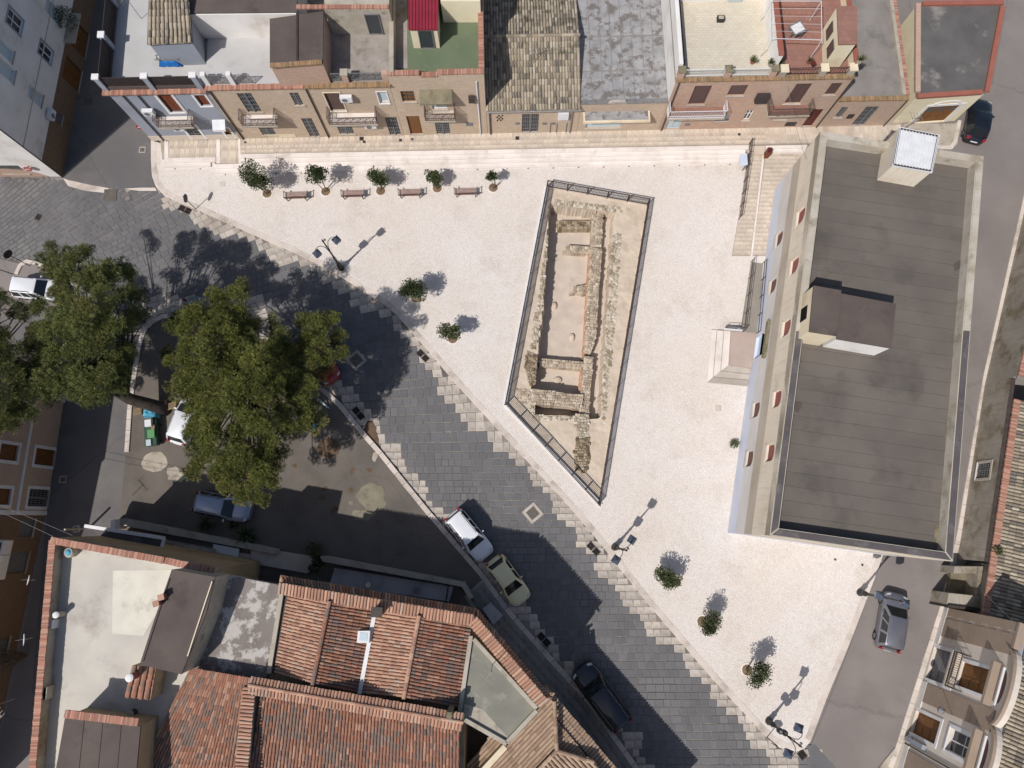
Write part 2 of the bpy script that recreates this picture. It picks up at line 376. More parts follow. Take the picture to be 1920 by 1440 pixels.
lay(lava,'paving_stone',road,m_lava,.0,.05,260,.035,.035,'paving_stones')
lay(white,'border_stone',road,m_lime,.006,.05,260,.06,.06,'border_stones')
# ---------------- asphalt streets ----------------
def street(name,px,mat,z=0.0): return struct(MB().sheet(PL(px,z),z).build(name,mat))
street('side_street',[(112,345),(118,334),(170,40),(190,-60),(330,-60),(285,262),(283,300),(285,330),(292,353),(230,356),(196,352),(128,340)],m_asph2)
street('asphalt_road',[(1520,1400),(1560,1300),(1640,1085),(1670,1010),(1830,1010),(1790,1150),(1680,1460),(1660,1520),(1590,1520),(1560,1440)],m_asph)
street('alley',[(1665,232),(1745,228),(1860,160),(1900,-60),(2300,-60),(2100,300),(1920,360),(1840,720),(1790,1050),(1670,1060),(1760,400),(1745,260)],m_asph,-.004)
street('left_street',[(60,1300),(85,1000),(118,745),(120,700),(-100,700),(-100,560),(60,545),(250,610),(262,640),(248,760),(225,1000),(225,1060),(120,1300)],m_asph2,.002)
# pale stone band where the asphalt meets the lava stones
mb=MB().sheet(PL([(118,334),(130,338),(170,347),(205,353),(200,362),(160,358),(128,349)],0),.012); struct(mb.build('road_patch',m_kerb))
mb=MB().sheet(PL([(232,354),(262,352),(291,352),(294,358),(262,358)],0),.012); struct(mb.build('road_patch',m_kerb))
mb=MB().sheet(PL([(1512,1398),(1528,1396),(1572,1445),(1600,1490),(1540,1490)],0),.008); struct(mb.build('road_threshold',m_lava))
# ---------------- forecourt (left lot) ----------------
LOT_PX=[(577,702),(637,752),(680,805),(717,847),(765,907),(810,962),(905,1072),(960,1147),(1035,1232),(1110,1314),(1200,1442),(1240,1520),(700,1520),(200,1200),(222,1000),(236,845),(240,760),(250,690),(258,640),(272,608),(300,588),(330,586),(440,598),(520,642)]
LOT=PL(LOT_PX,.1); lot=struct(MB().prism(LOT,-.05,.1).build('forecourt',m_lot))
kerbrun(list(reversed(PL([(590,712),(637,752),(680,805),(717,847),(765,907),(810,962),(905,1072),(960,1147),(1035,1232),(1110,1314),(1200,1442),(1240,1500)],.1))),.36,-.05,.16,lot,m_kerb,.95,side=1)
kerbrun(PL([(234,848),(240,760),(250,690),(258,640),(272,608),(300,590),(330,587),(440,598),(520,642),(577,702)],.1),.34,-.05,.2,lot,m_kerb,.8,side=-1,skip=())
LOT2=PL([(-80,480),(25,515),(40,487),(62,487),(100,500),(170,545),(255,610),(240,660),(150,590),(70,580),(-80,610)],.08)
lot2=struct(MB().prism(LOT2,-.05,.06).build('parking_area',m_asph))
kerbrun(PL([(27,513),(34,497),(42,486),(58,486),(85,496),(110,512),(150,535),(200,575),(250,612)],.1),.3,-.05,.15,lot2,m_kerb,.8,side=-1)
m_conc=M('pale_concrete',lin(176,168,154),lin(160,150,136),s=.9,rough=.9,fine=.15,dirt=lin(128,116,102),dscale=1.2,dlo=.55,dhi=.68)
m_conc2=M('worn_concrete',lin(136,130,112),lin(122,116,100),s=.9,rough=.9,fine=.2,dirt=lin(110,102,90),dscale=1.2)
m_rust=M('rust_soil',lin(106,86,68),lin(90,74,60),s=1.5,rough=.95,fine=.25,dirt=lin(76,60,48),dscale=2)
def blob(cx,cy,rx,ry,z,name,mat,parent,seed,n=26,irr=.12,th=.012):
    rg=random.Random(seed); c=P(cx,cy,z); s=(P(cx+10,cy,z)-c).length/10; ph=[rg.uniform(0,6.28) for _ in range(4)]
    pts=[]
    for k in range(n):
        a=2*math.pi*k/n; r=1+irr*(math.sin(2*a+ph[0])+.6*math.sin(3*a+ph[1])+.5*math.sin(5*a+ph[2])+.4*math.sin(9*a+ph[3])); pts.append((c.x+rx*s*r*math.cos(a),c.y+ry*s*r*math.sin(a)))
    return MB().prism(pts,z-.01,z+th).build(name,mat,parent)
blob(290,866,23,20,.1,'concrete_patch',m_conc,lot,3,irr=.05)
blob(697,932,29,24,.1,'concrete_patch',m_conc2,lot,5)
blob(682,965,18,12,.1,'concrete_patch',m_conc2,lot,8,irr=.2,th=.008)
blob(330,890,17,13,.1,'concrete_patch',m_conc,lot,9,irr=.25)
blob(616,840,21,19,.1,'rust_patch',m_rust,lot,11,irr=.03)
blob(658,943,4,4,.1,'concrete_patch',m_conc2,lot,12)
for i,(a,b,c,d) in enumerate([(609,916,6,4),(604,933,6,5),(627,956,7,6),(660,883,5,6),(552,873,6,3),(692,881,4,4),(658,919,6,4)]): blob(a,b,c,d,.1,'stain_patch',m_rust,lot,20+i,irr=.25,th=.005)
blob(703,856,5,9,.1,'concrete_patch',m_conc,lot,31)
blob(696,812,14,20,.0,'dirt_patch',m_rust,road,33,irr=.2,th=.012)
blob(690,812,9,18,.0,'dirt_patch',m_rust,road,34,irr=.2,th=.014)
sw_=struct(MB().prism(PL([(908,1083),(962,1156),(1033,1236),(1106,1316),(1196,1446),(1236,1500),(1150,1500),(1050,1345),(975,1255),(915,1185),(870,1118)],.1),.05,.115).build('sidewalk',m_mort))
cells=[]
E_=PL([(912,1088),(962,1156),(1033,1236),(1106,1316),(1196,1446)],.12)
for a,b in zip(E_[:-1],E_[1:]):
    d=(b-a).normalized(); n_=Vector((d.y,-d.x,0)); n_=n_ if n_.x<0 else -n_; L=(b-a).length; x=0
    while x<L-.1:
        w_=min(U(.5,.95),L-x)
        for k in range(3): m=a+d*(x+w_/2)+n_*(.42+.5*k); cells.append((m.x,m.y,w_-.012,.488,math.atan2(d.y,d.x),vis(m.x,m.y)))
        x+=w_
lay(cells,'paving_slab',sw_,M('grey_slab',lin(146,140,134),lin(128,122,118),s=.7,rough=.88,fine=.12,dirt=lin(104,100,96),dscale=.5,dlo=.52,dhi=.7,var=.14),.13,.03,300,.015,.02)
# ---------------- upper pavement, steps ----------------
PV_PX=[(448,252),(1745,218),(1690,262),(1560,267),(1405,271),(1210,275),(960,280),(730,283),(452,288)]
pav=struct(MB().prism(PL([(448,240),(1760,205),(1700,236),(1690,250),(1560,268),(1405,271.5),(1210,275.5),(960,280.5),(730,283.5),(452,288)],ZT),-.05,ZT-.02).build('pavement',m_mort))
FA=P(285,263,ZT); FB=P(1700,234,ZT); rowang=math.atan2((FB-FA).y,(FB-FA).x); ru=Vector((math.cos(rowang),math.sin(rowang),0)); rn=Vector((-ru.y,ru.x,0))
cells=[]
def strip(px0,px1,y_edges,zt,wmin=.33,wmax=.5):
    """rows of slabs between image columns; y_edges = list of callables x->pixel y"""
    for ya,yb in zip(y_edges[:-1],y_edges[1:]):
        a=P(px0,ya(px0),zt); b=P(px1,ya(px1),zt); a2=P(px0,yb(px0),zt); b2=P(px1,yb(px1),zt); L=(b-a).length; x=0
        an=math.atan2((b-a).y,(b-a).x)
        while x<L-.05:
            w_=min(U(wmin,wmax),L-x); t=(x+w_/2)/L; q=a.lerp(b,t); r=a2.lerp(b2,t); m=(q+r)/2; cells.append((m.x,m.y,w_-.012,(q-r).length-.012,an,vis(m.x,m.y)+(q-r).length)); x+=w_
yt=lambda x:lerp(259.5,232.5,(x-448)/(1745-448)); yb=lambda x:lerp(287.5,264,(x-452)/(1690-452))
strip(450,1690,[yt,lambda x:lerp(yt(x),yb(x),.48),lambda x:lerp(yt(x),yb(x),.78),yb],ZT)
lay(cells,'paving_slab',pav,m_slab,ZT,.04,300,.01,.02,'paving_slabs',2)
# four white steps from the plaza up to the pavement
steps=struct(MB().prism(PL([(452,287),(1405,271),(1405,272),(452,288)],ZT),-.05,ZT-.03).build('steps',m_mort))
ys0=lambda x:lerp(288,271.5,(x-452)/(1405-452)); ys1=lambda x:lerp(324,305.5,(x-452)/(1385-452))
nst=4
for k in range(nst):
    z1=ZT-(k)*(ZT-ZP)/(nst+0.0)+.0; z1=ZP+(nst-k)*(ZT-ZP)/nst-(.0 if k else .004)
    f0,f1=k/nst,(k+1)/nst; x0=452 if k==0 else (440 if k==1 else 396+0*k); x1=1404-k*6
    if k==1: x0=447
    if k>=2: x0=402-(k-2)*4
    a=P(x0,lerp(ys0(x0),ys1(x0),f0),z1); b=P(x1,lerp(ys0(x1),ys1(x1),f0),z1); a2=P(x0,lerp(ys0(x0),ys1(x0),f1),z1); b2=P(x1,lerp(ys0(x1),ys1(x1),f1),z1)
    L=(b-a).length; x=0
    while x<L-.05:
        w_=min(U(1.0,2.4),L-x); t0,t1=x/L,(x+w_-.008)/L; nd=(a2-a).normalized()*.035; q=[a.lerp(b,t0)+nd,a.lerp(b,t1)+nd,a2.lerp(b2,t1),a2.lerp(b2,t0)]
        MB().prism([(v.x,v.y) for v in q],ZP-.02,z1+U(-.003,.003)).build('step_slab',m_step,steps); x+=w_
# lower landing at the grey corner house
land=struct(MB().prism(PL([(300,261),(448,258),(448,288),(452,306),(402,306),(398,296),(304,298)],.36),-.05,.345).build('landing',m_mort))
cells=[]
strip(316,405,[lambda x:262.5-(x-316)*.02,lambda x:279-(x-316)*.02,lambda x:296.5-(x-316)*.02],.36,.33,.45); strip(413,446,[lambda x:261,lambda x:283,lambda x:306],.36,.6,.62)
lay(cells,'paving_slab',land,m_slab,.36,.03,300,.01,.02)
def band(px,z0,z1,mat=None,parent=None,name='step_slab'): return MB().prism([(v.x,v.y) for v in PL(px,z1)],z0,z1).build(name,mat or m_step,parent or land)
band([(308,263),(315.5,263),(315.5,296.7),(404,294.7),(404,303),(308,305)],.1,.364)
band([(303,264),(307.7,264),(307.7,305.3),(395,303.5),(395,312),(303,314)],.1,.24)
band([(405.5,261),(412.5,261),(412.5,306),(405.5,306)],.3,.368)
band([(446.5,260),(452,260),(452,297),(446.5,297)],.3,.47)
# slab floor and ramp at the east end of the steps
ramp=struct(MB().prism(PL([(1405,271),(1520,266),(1500,330),(1440,480),(1372,480),(1384,410)],.13),.0,.128).build('paved_strip',m_mort))
cells=[]
def quadslabs(px,nu,nv,zt,parent,mat,jit=.25):
    A,B,C,D=PL(px,zt)   # A top-left B top-right C bottom-right D bottom-left
    for j in range(nv):
        offs=sorted([0,1]+[min(.97,max(.03,(i+ (.5 if j%2 else 0)+U(-jit,jit)*.5)/nu)) for i in range(1,nu)])
        for i in range(len(offs)-1):
            s0,s1=offs[i],offs[i+1]
            if s1-s0<.02: continue
            t=(j+.5)/nv; l=A.lerp(D,t); r=B.lerp(C,t); m=l.lerp(r,(s0+s1)/2); d=r-l; up=(A-D).length/nv
            cells.append((m.x,m.y,d.length*(s1-s0)-.012,up-.012,math.atan2(d.y,d.x),vis(m.x,m.y)))
quadslabs([(1407,272),(1432,272),(1407,478),(1374,478)],3,26,.14,ramp,m_slab); quadslabs([(1437,285),(1512,285),(1450,478),(1411,478)],6,24,.14,ramp,m_slab)
lay(cells,'paving_slab',ramp,m_slab,.142,.03,300,.01,.02,'paving_slabs',2)
band([(1432.5,271),(1436,271),(1411,480),(1407.5,480)],.1,.155,parent=ramp); band([(1436,271.5),(1515,268),(1512,277),(1436,279)],.1,.36,parent=ramp); band([(1436,279),(1512,277),(1508,286),(1436,286)],.1,.24,parent=ramp)
struct(MB().prism(PL([(1405,271),(1436,270.5),(1432,290),(1400,290)],.3),.0,.34).build('ramp_landing',m_slab))
# small pavement in front of the yellow garage
sw=struct(MB().prism(PL([(1666,233),(1790,231),(1803,225),(1795,270),(1785,280),(1755,278),(1700,262)],.14),-.05,.13).build('corner_pavement',m_conc))
kerbrun(PL([(1803,226),(1799,250),(1794,270),(1786,279),(1770,280),(1755,277)],.14),.28,-.05,.15,sw,m_kerb,.9,side=-1)
# right-hand footpath strip
fp=struct(MB().prism(PL([(1925,350),(1935,350),(1858,720),(1812,1050),(1792,1120),(1690,1450),(1640,1450),(1680,1400),(1768,1120),(1795,1000),(1845,700)],.1),-.05,.1).build('footpath',m_conc))
kerbrun(PL([(1925,345),(1845,700),(1795,1000),(1768,1120),(1680,1400),(1640,1500)],.11),.34,-.05,.125,fp,m_kerb,.9,side=1)
# ---------------- covers and gratings ----------------
m_cover=M('cover_plate',lin(104,96,88),lin(90,84,78),s=3,rough=.7,fine=.25,fscale=30)
def grate(px,py,rzd,parts,label,z=.0,w1=.62,d1=.46,fr=True):
    c=P(px,py,z); o=thing('drain_grating',label,'grating',(c.x,c.y,z)); rz=R(rzd); ux=Vector((math.cos(rz),math.sin(rz),0)); uy=Vector((-ux.y,ux.x,0))
    for k in range(parts):
        m=c+ux*((k-(parts-1)/2)*(w1+.04)); MB().box(m.x,m.y,z+.004,w1,d1,.008,rz).build('sump',m_dark,o)
        mb=MB()
        for s in (-1,1): mb.bar(m+ux*s*(w1/2-.03)-uy*d1/2+Vector((0,0,.016)),m+ux*s*(w1/2-.03)+uy*d1/2+Vector((0,0,.016)),.06,.02); mb.bar(m+uy*s*(d1/2-.03)-ux*w1/2+Vector((0,0,.018)),m+uy*s*(d1/2-.03)+ux*w1/2+Vector((0,0,.018)),.06,.02)
        for i in range(1,6): q=m+ux*(w1*(i/6-.5)); mb.bar(q-uy*d1/2+Vector((0,0,.015)),q+uy*d1/2+Vector((0,0,.015)),.035,.018)
        mb.bar(m-ux*w1/2+Vector((0,0,.017)),m+ux*w1/2+Vector((0,0,.017)),.05,.02); mb.build('grille',m_iron,o)
    return o
grate(347,393,-24,2,'double drain grating in pale stones at the plaza corner near the round mirror sign',w1=.5,d1=.46)
grate(793,667,-46,2,'double drain grating beside the plaza kerb in tree shade',w1=.5,d1=.46)
grate(672,775,-49,2,'double drain grating at the forecourt kerb under the pine',w1=.5,d1=.46)
grate(1113,1029,-46,2,'double drain grating by the plaza kerb near a lamp post',w1=.5,d1=.46)
grate(1020,1199,-46,2,'double drain grating in shade behind the black car',w1=.5,d1=.46)
grate(1504,1415,-52,1,'single drain grating at the bottom corner of the plaza',w1=.56,d1=.5)
grate(72,407,65,1,'small drain grating alone in the dark stone road at left',w1=.5,d1=.4)
def frame_cover(px,py,s,rzd,label,rim,z=.0,fw=.2,mat=None):
    c=P(px,py,z); o=thing('manhole_cover',label,'manhole cover',(c.x,c.y,z)); rz=R(rzd)
    MB().box(c.x,c.y,z+.004,s,s,.016,rz).build('plate',mat or m_cover,o)
    u=Vector((math.cos(rz),math.sin(rz),0)); v=Vector((-u.y,u.x,0)); L=s+2*fw
    for a,b in ((u,v),(-u,v)):
        MB().obox(c+a*(s/2)-b*L/2+Vector((0,0,.003)),a*fw,b*L,Vector((0,0,.022))).build('frame_stone',rim,o)
    for b in (v,-v): MB().obox(c+b*(s/2)-u*s/2+Vector((0,0,.003)),u*s,b*fw,Vector((0,0,.02))).build('frame_stone',rim,o)
    return o
frame_cover(668,675,.78,42,'square cover in a pale stone frame in the pine shadow',m_lime,.008)
frame_cover(999,962,.72,40,'square cover in a pale stone frame in the sunlit road',m_lime,.008)
frame_cover(207,366,.8,2,'brown square cover where the side street meets the stone road',m_cover,.014,.1,m_cover)
frame_cover(267,281,.36,0,'small square cover in the sunny side street',m_lime,.004,.08)
frame_cover(118,899,.36,0,'small square cover in the shaded left street',m_lime,.006,.08)
frame_cover(143,992,.3,12,'small square cover beside the white terrace block',m_lime,.006,.09)
frame_cover(166,190,.42,0,'square cover deep in the shaded side street',m_cover,.004,.08)
for px,py,lab in [(239,372,'round iron cover in the lava stone road')]:
    c=P(px,py,.004); o=thing('manhole_cover',lab,'manhole cover',c); MB().lathe([(.3,.0),(.3,.02)],c.x,c.y,20).build('frame',m_cover,o); MB().lathe([(.2,.02),(.2,.026)],c.x,c.y,20).build('plate',m_asph,o)
for px,py,s,lab in [(678,260,.32,'dark square cover in front of the second brick house'),(683,266,.2,'smaller dark cover beside a larger one by the brick house'),(751,263,.22,'square cover in front of a grey door'),(773,261,.17,'tiny square cover in front of the wooden door'),(970,259,.3,'square cover before the low tiled house'),(1386,252,.2,'small square cover in front of the green window'),(460,267,.16,'small square cover in front of the barred windows')]:
    c=P(px,py,ZT); o=thing('access_cover',lab,'cover',c); MB().box(c.x,c.y,ZT-.01,s*1.25,s*1.25,.016,rowang).build('frame',m_lime,o); MB().box(c.x,c.y,ZT,s,s,.014,rowang).build('plate',m_iron,o)
for px,py,s,lab in [(657,339,.32,'faint square stone cover left of the third planted tree'),(418,345,.32,'faint square cover at the left end of the steps'),(1347,765,.36,'faint square cover in the open plaza near the cream building'),(1648,1049,.3,'grey square cover by the plaza edge')]:
    c=P(px,py,ZP); o=thing('inset_cover',lab,'cover',c); MB().box(c.x,c.y,ZP-.01,s+.05,s+.05,.014,rowang).build('frame',m_mort,o); MB().box(c.x,c.y,ZP,s,s,.008,rowang).build('plate',m_kerb,o)
# recessed floor lights along the steps
ORD='first second third fourth fifth sixth seventh eighth ninth tenth eleventh twelfth thirteenth fourteenth fifteenth sixteenth seventeenth eighteenth nineteenth twentieth twenty-first twenty-second twenty-third twenty-fourth'.split(); k=0
for px in [328+47.3*i for i in range(23)]:
    py=316.5 if px<398 else lerp(327,308,(px-452)/(1385-452)); c=P(px,py,ZP); o=MB().lathe([(.055,ZP-.01),(.055,ZP+.008),(.035,ZP+.012)],c.x,c.y,8).build('floor_light',m_iron)
    tag(o,ORD[k]+' dark recessed floor light from the left along the white steps','floor light','floor lights along the steps'); k+=1
for px,py in [(1566,1049),(1617,1059)]:
    c=P(px,py,ZP); tag(MB().box(c.x,c.y,ZP-.01,.15,.15,.016,.2).build('floor_light',m_iron),'small square floor light '+('farther from' if px<1600 else 'nearer to')+' the asphalt road, below the cream building','floor light','floor lights by the cream building')
# ---------------- materials of the houses ----------------
m_brick=brickmat('yellow_brick',lin(194,174,153),lin(178,155,132),lin(188,172,156),stain=lin(204,188,168))
m_brickr=brickmat('pink_brick',lin(190,160,142),lin(172,140,121),lin(184,164,149),stain=lin(166,138,120))
m_brickp=brickmat('pale_brick',lin(192,168,150),lin(176,148,130),lin(186,168,154),stain=lin(170,144,126))
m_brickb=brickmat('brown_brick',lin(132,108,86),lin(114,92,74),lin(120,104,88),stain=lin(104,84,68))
m_grey=M('grey_plaster',lin(150,154,164),lin(142,146,156),s=.5,rough=.9,fine=.05,dirt=lin(132,134,142),dscale=.5,dlo=.55,dhi=.8)
m_white=M('white_plaster',lin(226,222,218),lin(214,209,203),s=.5,rough=.9,fine=.05,dirt=lin(188,180,170),dscale=.5,dlo=.56,dhi=.78)
m_trim=M('white_trim',lin(222,220,220),lin(210,208,206),s=1,rough=.8,fine=.06,dirt=lin(180,174,168),dscale=1.2,dlo=.58,dhi=.8)
m_cream=M('cream_plaster',lin(222,208,182),lin(210,194,166),s=.5,rough=.9,fine=.06,dirt=lin(180,164,138),dscale=.5,dlo=.55,dhi=.78)
m_yellow=M('yellow_plaster',lin(226,216,188),lin(216,205,176),s=.5,rough=.9,fine=.05,dirt=lin(196,178,140),dscale=.6,dlo=.58,dhi=.8)
m_ochre=M('ochre_plaster',lin(178,158,126),lin(164,144,114),s=.5,rough=.9,fine=.07,dirt=lin(140,122,96),dscale=.6)
m_bitum=M('brown_membrane',lin(96,86,80),lin(84,75,71),s=.4,rough=.88,fine=.1,fscale=16,dirt=lin(70,62,60),dscale=.6,dlo=.56,dhi=.74,bump=.15,bscale=24)
m_bitum2=M('roof_bitumen',lin(88,80,75),lin(78,71,67),s=.3,rough=.85,fine=.09,fscale=16,dirt=lin(78,71,68),dscale=.25,dlo=.55,dhi=.75,bump=.15,bscale=24,stretch=(1,1,1))
m_membr=M('silver_membrane',lin(136,134,134),lin(158,156,156),s=1.2,rough=.75,fine=.2,fscale=7,dirt=lin(112,106,102),dscale=1.4,dlo=.5,dhi=.58,bump=.3,bscale=6)
m_gravel=M('gravel_roof',lin(140,134,128),lin(126,120,116),s=.5,rough=.95,fine=.28,fscale=22,dirt=lin(112,106,100),dscale=.6)
m_gflr=M('grey_terrace',lin(182,180,178),lin(172,170,168),s=.4,rough=.85,fine=.06,dirt=lin(160,157,152),dscale=.5,dlo=.56,dhi=.75)
m_concf=M('stained_concrete',lin(158,150,144),lin(138,130,122),s=.7,rough=.92,fine=.18,fscale=8,dirt=lin(112,104,94),dscale=1,dlo=.52,dhi=.68)
m_whitef=M('whitewashed_terrace',lin(196,190,178),lin(182,176,168),s=.35,rough=.9,fine=.08,dirt=lin(160,152,142),dscale=.45,dlo=.53,dhi=.72)
m_green=M('green_terrace',lin(104,114,90),lin(94,106,84),s=.6,rough=.8,fine=.12,fscale=8,dirt=lin(112,118,90),dscale=1.2,dlo=.56,dhi=.76)
m_ctile=brickmat('cream_tiles',lin(204,195,178),lin(194,185,168),lin(170,160,142),.33,.2,stain=lin(180,160,126))
m_rtile=brickmat('red_tiles',lin(150,112,100),lin(138,102,92),lin(126,88,76),.4,.4,stain=lin(164,118,100))
m_brown=M('brown_shutter',lin(96,76,72),lin(88,70,66),s=1,rough=.6,fine=.08,stretch=(.3,14,1))
m_wood=M('wood_door',lin(122,82,44),lin(104,68,36),s=2,rough=.55,fine=.15,stretch=(8,1,1))
m_woodr=M('red_wood',lin(120,66,40),lin(104,56,36),s=2,rough=.55,fine=.12,stretch=(8,1,1))
m_maroon=M('maroon_door',lin(92,44,40),lin(80,38,36),s=2,rough=.5,fine=.1)
m_metal=M('grey_iron',lin(120,120,122),lin(104,104,106),s=3,rough=.6,fine=.1)
m_rail=M('dark_railing',lin(66,58,58),lin(56,50,50),s=3,rough=.6,fine=.12)
m_railb=M('brown_railing',lin(112,94,86),lin(100,84,78),s=3,rough=.6,fine=.12)
m_whitem=M('white_metal',lin(216,216,218),lin(206,206,208),s=2,rough=.5,fine=.05)
m_glass=plain('window_glass',(.035,.042,.05),.08,0,.6)
m_glassb=plain('pale_blind',lin(176,190,196),.4,0,.5)
m_galv=M('galvanised',lin(150,146,142),lin(132,128,126),s=3,rough=.5,metal=.4,fine=.12)
m_pipe=M('brown_pipe',lin(74,64,58),lin(62,54,50),s=3,rough=.6,fine=.12)
m_redmet=M('red_sheet',lin(142,44,58),lin(130,38,52),s=1,rough=.45,fine=.06,spec=.5)
m_copr=M('red_coping',lin(168,122,104),None,rough=.88,fine=.16,vcols=[(0,lin(172,124,106)),(.25,lin(154,108,92)),(.5,lin(182,140,120)),(.75,lin(146,112,98)),(.9,lin(166,128,108))])
m_copm=M('mossy_coping',lin(158,126,96),lin(134,112,84),s=2,rough=.9,fine=.25,var=.25,dirt=lin(108,104,82),dscale=1.4)
m_copp=M('painted_coping',lin(152,94,80),lin(144,88,74),s=1,rough=.8,fine=.1)
m_moss=M('mossy_slab',lin(134,124,102),lin(112,106,88),s=1.5,rough=.95,fine=.3,fscale=16,dirt=lin(96,88,64),dscale=1.6)
# coppi: pale old clay and red clay, colour by piece
m_coppo=M('old_coppi',lin(158,142,118),None,rough=.9,fine=.18,fscale=12,vcols=[(0,lin(158,146,128)),(.22,lin(140,128,112)),(.42,lin(170,157,138)),(.58,lin(122,113,101)),(.72,lin(148,134,114)),(.84,lin(108,101,93)),(.93,lin(178,168,150))],coord='Object',dirt=lin(92,88,72),dscale=.7,dlo=.55,dhi=.66)
m_coppb=M('beige_coppi',lin(160,136,116),None,rough=.9,fine=.14,fscale=12,vcols=[(0,lin(164,140,120)),(.3,lin(152,128,108)),(.6,lin(172,148,126)),(.85,lin(140,116,98))],coord='Object')
m_coppr=M('red_coppi',lin(150,104,82),None,rough=.88,fine=.18,fscale=12,vcols=[(0,lin(150,107,87)),(.18,lin(136,99,83)),(.36,lin(162,121,100)),(.5,lin(126,100,88)),(.62,lin(145,100,80)),(.76,lin(120,104,95)),(.88,lin(166,132,113)),(.95,lin(106,89,80))],coord='Object',dirt=lin(118,106,98),dscale=.5,dlo=.52,dhi=.68)
m_coppl=M('light_coppi',lin(178,134,108),None,rough=.88,fine=.14,fscale=12,vcols=[(0,lin(174,134,112)),(.3,lin(160,122,102)),(.6,lin(184,147,124)),(.82,lin(150,117,101)),(.93,lin(172,149,132))],coord='Object',dirt=lin(150,134,122),dscale=.7,dlo=.55,dhi=.7)
# ---------------- building pieces ----------------
def coping(F,u0,u1,v,o0,o1,h,parent,mat,name='coping',bw=.085):
    mb=MB(); u=u0
    while u<u1-.01:
        w_=min(bw,u1-u); k=len(mb.f); F.slab(mb,u+.004,v,u+w_-.004,v+h+U(-.012,.012),o0+U(-.012,.012),o1+U(-.015,.015)); r=random.random()
        for i in range(k,len(mb.f)): mb.a[i]=max(r,.001)
        u+=w_
    return mb.build(name,mat,parent)
def edgecoping(a,b,zt,wid,h,parent,mat,name='coping',bw=.085,side=0):
    F=Facade((a[0],a[1],zt),(b[0],b[1],zt),zt); return coping(F,0,F.L,0,-wid/2+side,wid/2+side,h,parent,mat,name,bw)
def opening(F,r,kind,parent,dep=.16,mat=None,surround=None,sw=.12,sill=True,leaves=2,name=None):
    u0,v0,u1,v1=r; W=u1-u0; Hh=v1-v0; d=dep
    isdoor=kind in('door','bardoor'); nm=name or('door' if isdoor else 'window')
    fr=MB(); t=.06; fm={'glass':m_trim,'shutter':mat or m_brown,'bars':m_metal,'bardoor':m_metal,'door':mat or m_wood,'nine':mat or m_wood,'blind':m_trim}[kind]
    for a,b,c,e in((u0,v0,u0+t,v1),(u1-t,v0,u1,v1),(u0+t,v1-t,u1-t,v1),(u0+t,v0,u1-t,v0+t)): F.slab(fr,a,b,c,e,-d,-d+.06)
    o=fr.build(nm,fm,parent)
    F.slab(MB(),u0+t,v0+t,u1-t,v1-t,-d-.02,-d+.015).build('pane',m_glass if kind in('glass','bars','bardoor','nine') else (m_glassb if kind=='blind' else fm),o) if kind in('glass','bars','bardoor','nine','blind') else None
    if kind in('shutter','door'):
        for i in range(leaves):
            a=lerp(u0+t,u1-t,i/leaves)+.008; b=lerp(u0+t,u1-t,(i+1)/leaves)-.008
            lf=F.slab(MB(),a,v0+t,b,v1-t,-d-.01,-d+.03).build('shutter_leaf' if kind=='shutter' else 'door_leaf',fm,o)
            if kind=='shutter' and W*Hh>.6:
                s=MB(); n=int(Hh/.16)
                for j in range(n): vv=lerp(v0+t+.05,v1-t-.05,(j+.5)/n); F.slab(s,a+.06,vv-.05,b-.06,vv+.05,-d+.03,-d+.042)
                s.build('slat',fm,o) if False else s.build('slats',fm,o)
            else:
                s=MB(); n=3
                for j in range(n): F.slab(s,a+.07,lerp(v0+.15,v1-.1,j/n),b-.07,lerp(v0+.15,v1-.1,(j+.8)/n),-d+.03,-d+.05)
                s.build('door_panel',fm,o)
    if kind=='glass':
        mu=MB(); 
        for i in range(1,leaves): x=lerp(u0,u1,i/leaves); F.slab(mu,x-.04,v0+t,x+.04,v1-t,-d+.016,-d+.055)
        F.slab(mu,u0+t,v0+Hh*.55,u1-t,v0+Hh*.55+.05,-d+.016,-d+.05); mu.build('glazing_bar',m_trim,o)
    if kind=='nine':
        mu=MB()
        for i in (1,2): x=lerp(u0,u1,i/3); F.slab(mu,x-.045,v0+t,x+.045,v1-t,-d+.016,-d+.06); y=lerp(v0,v1,i/3); F.slab(mu,u0+t,y-.045,u1-t,y+.045,-d+.017,-d+.058)
        mu.build('glazing_bar',fm,o)
    if kind in('bars','bardoor'):
        g=MB(); n=max(4,int(W/.13))
        for i in range(1,n): x=lerp(u0,u1,i/n); F.slab(g,x-.02,v0+t,x+.02,v1-t,-.05,-.02)
        for i in range(1,5): y=lerp(v0,v1,i/5); F.slab(g,u0,y-.03,u1,y+.03,-.019,-.008)
        x=(u0+u1)/2; F.slab(g,x-.05,v0,x+.05,v1,-.007,.004); g.build('grille',m_metal,o)
    if surround:
        s=MB(); 
        for a,b,c,e in((u0-sw,v0 if isdoor else v0-sw,u0,v1+sw),(u1,v0 if isdoor else v0-sw,u1+sw,v1+sw),(u0,v1,u1,v1+sw)): F.slab(s,a,b,c,e,.002,.045)
        if not isdoor: F.slab(s,u0,v0-sw,u1,v0,.002,.045)
        s.build('surround',surround,o)
    if sill and not isdoor: F.slab(MB(),u0-.08,v0-.07,u1+.08,v0-.002 if not surround else v0-.002,-d+.06,.09).build('sill',m_trim if surround else m_lime,o)
    if isdoor: F.slab(MB(),u0-.05,max(v0-.12,-.02),u1+.05,v0-.004,-d+.05,.06).build('sill',m_lime,o)
    return o
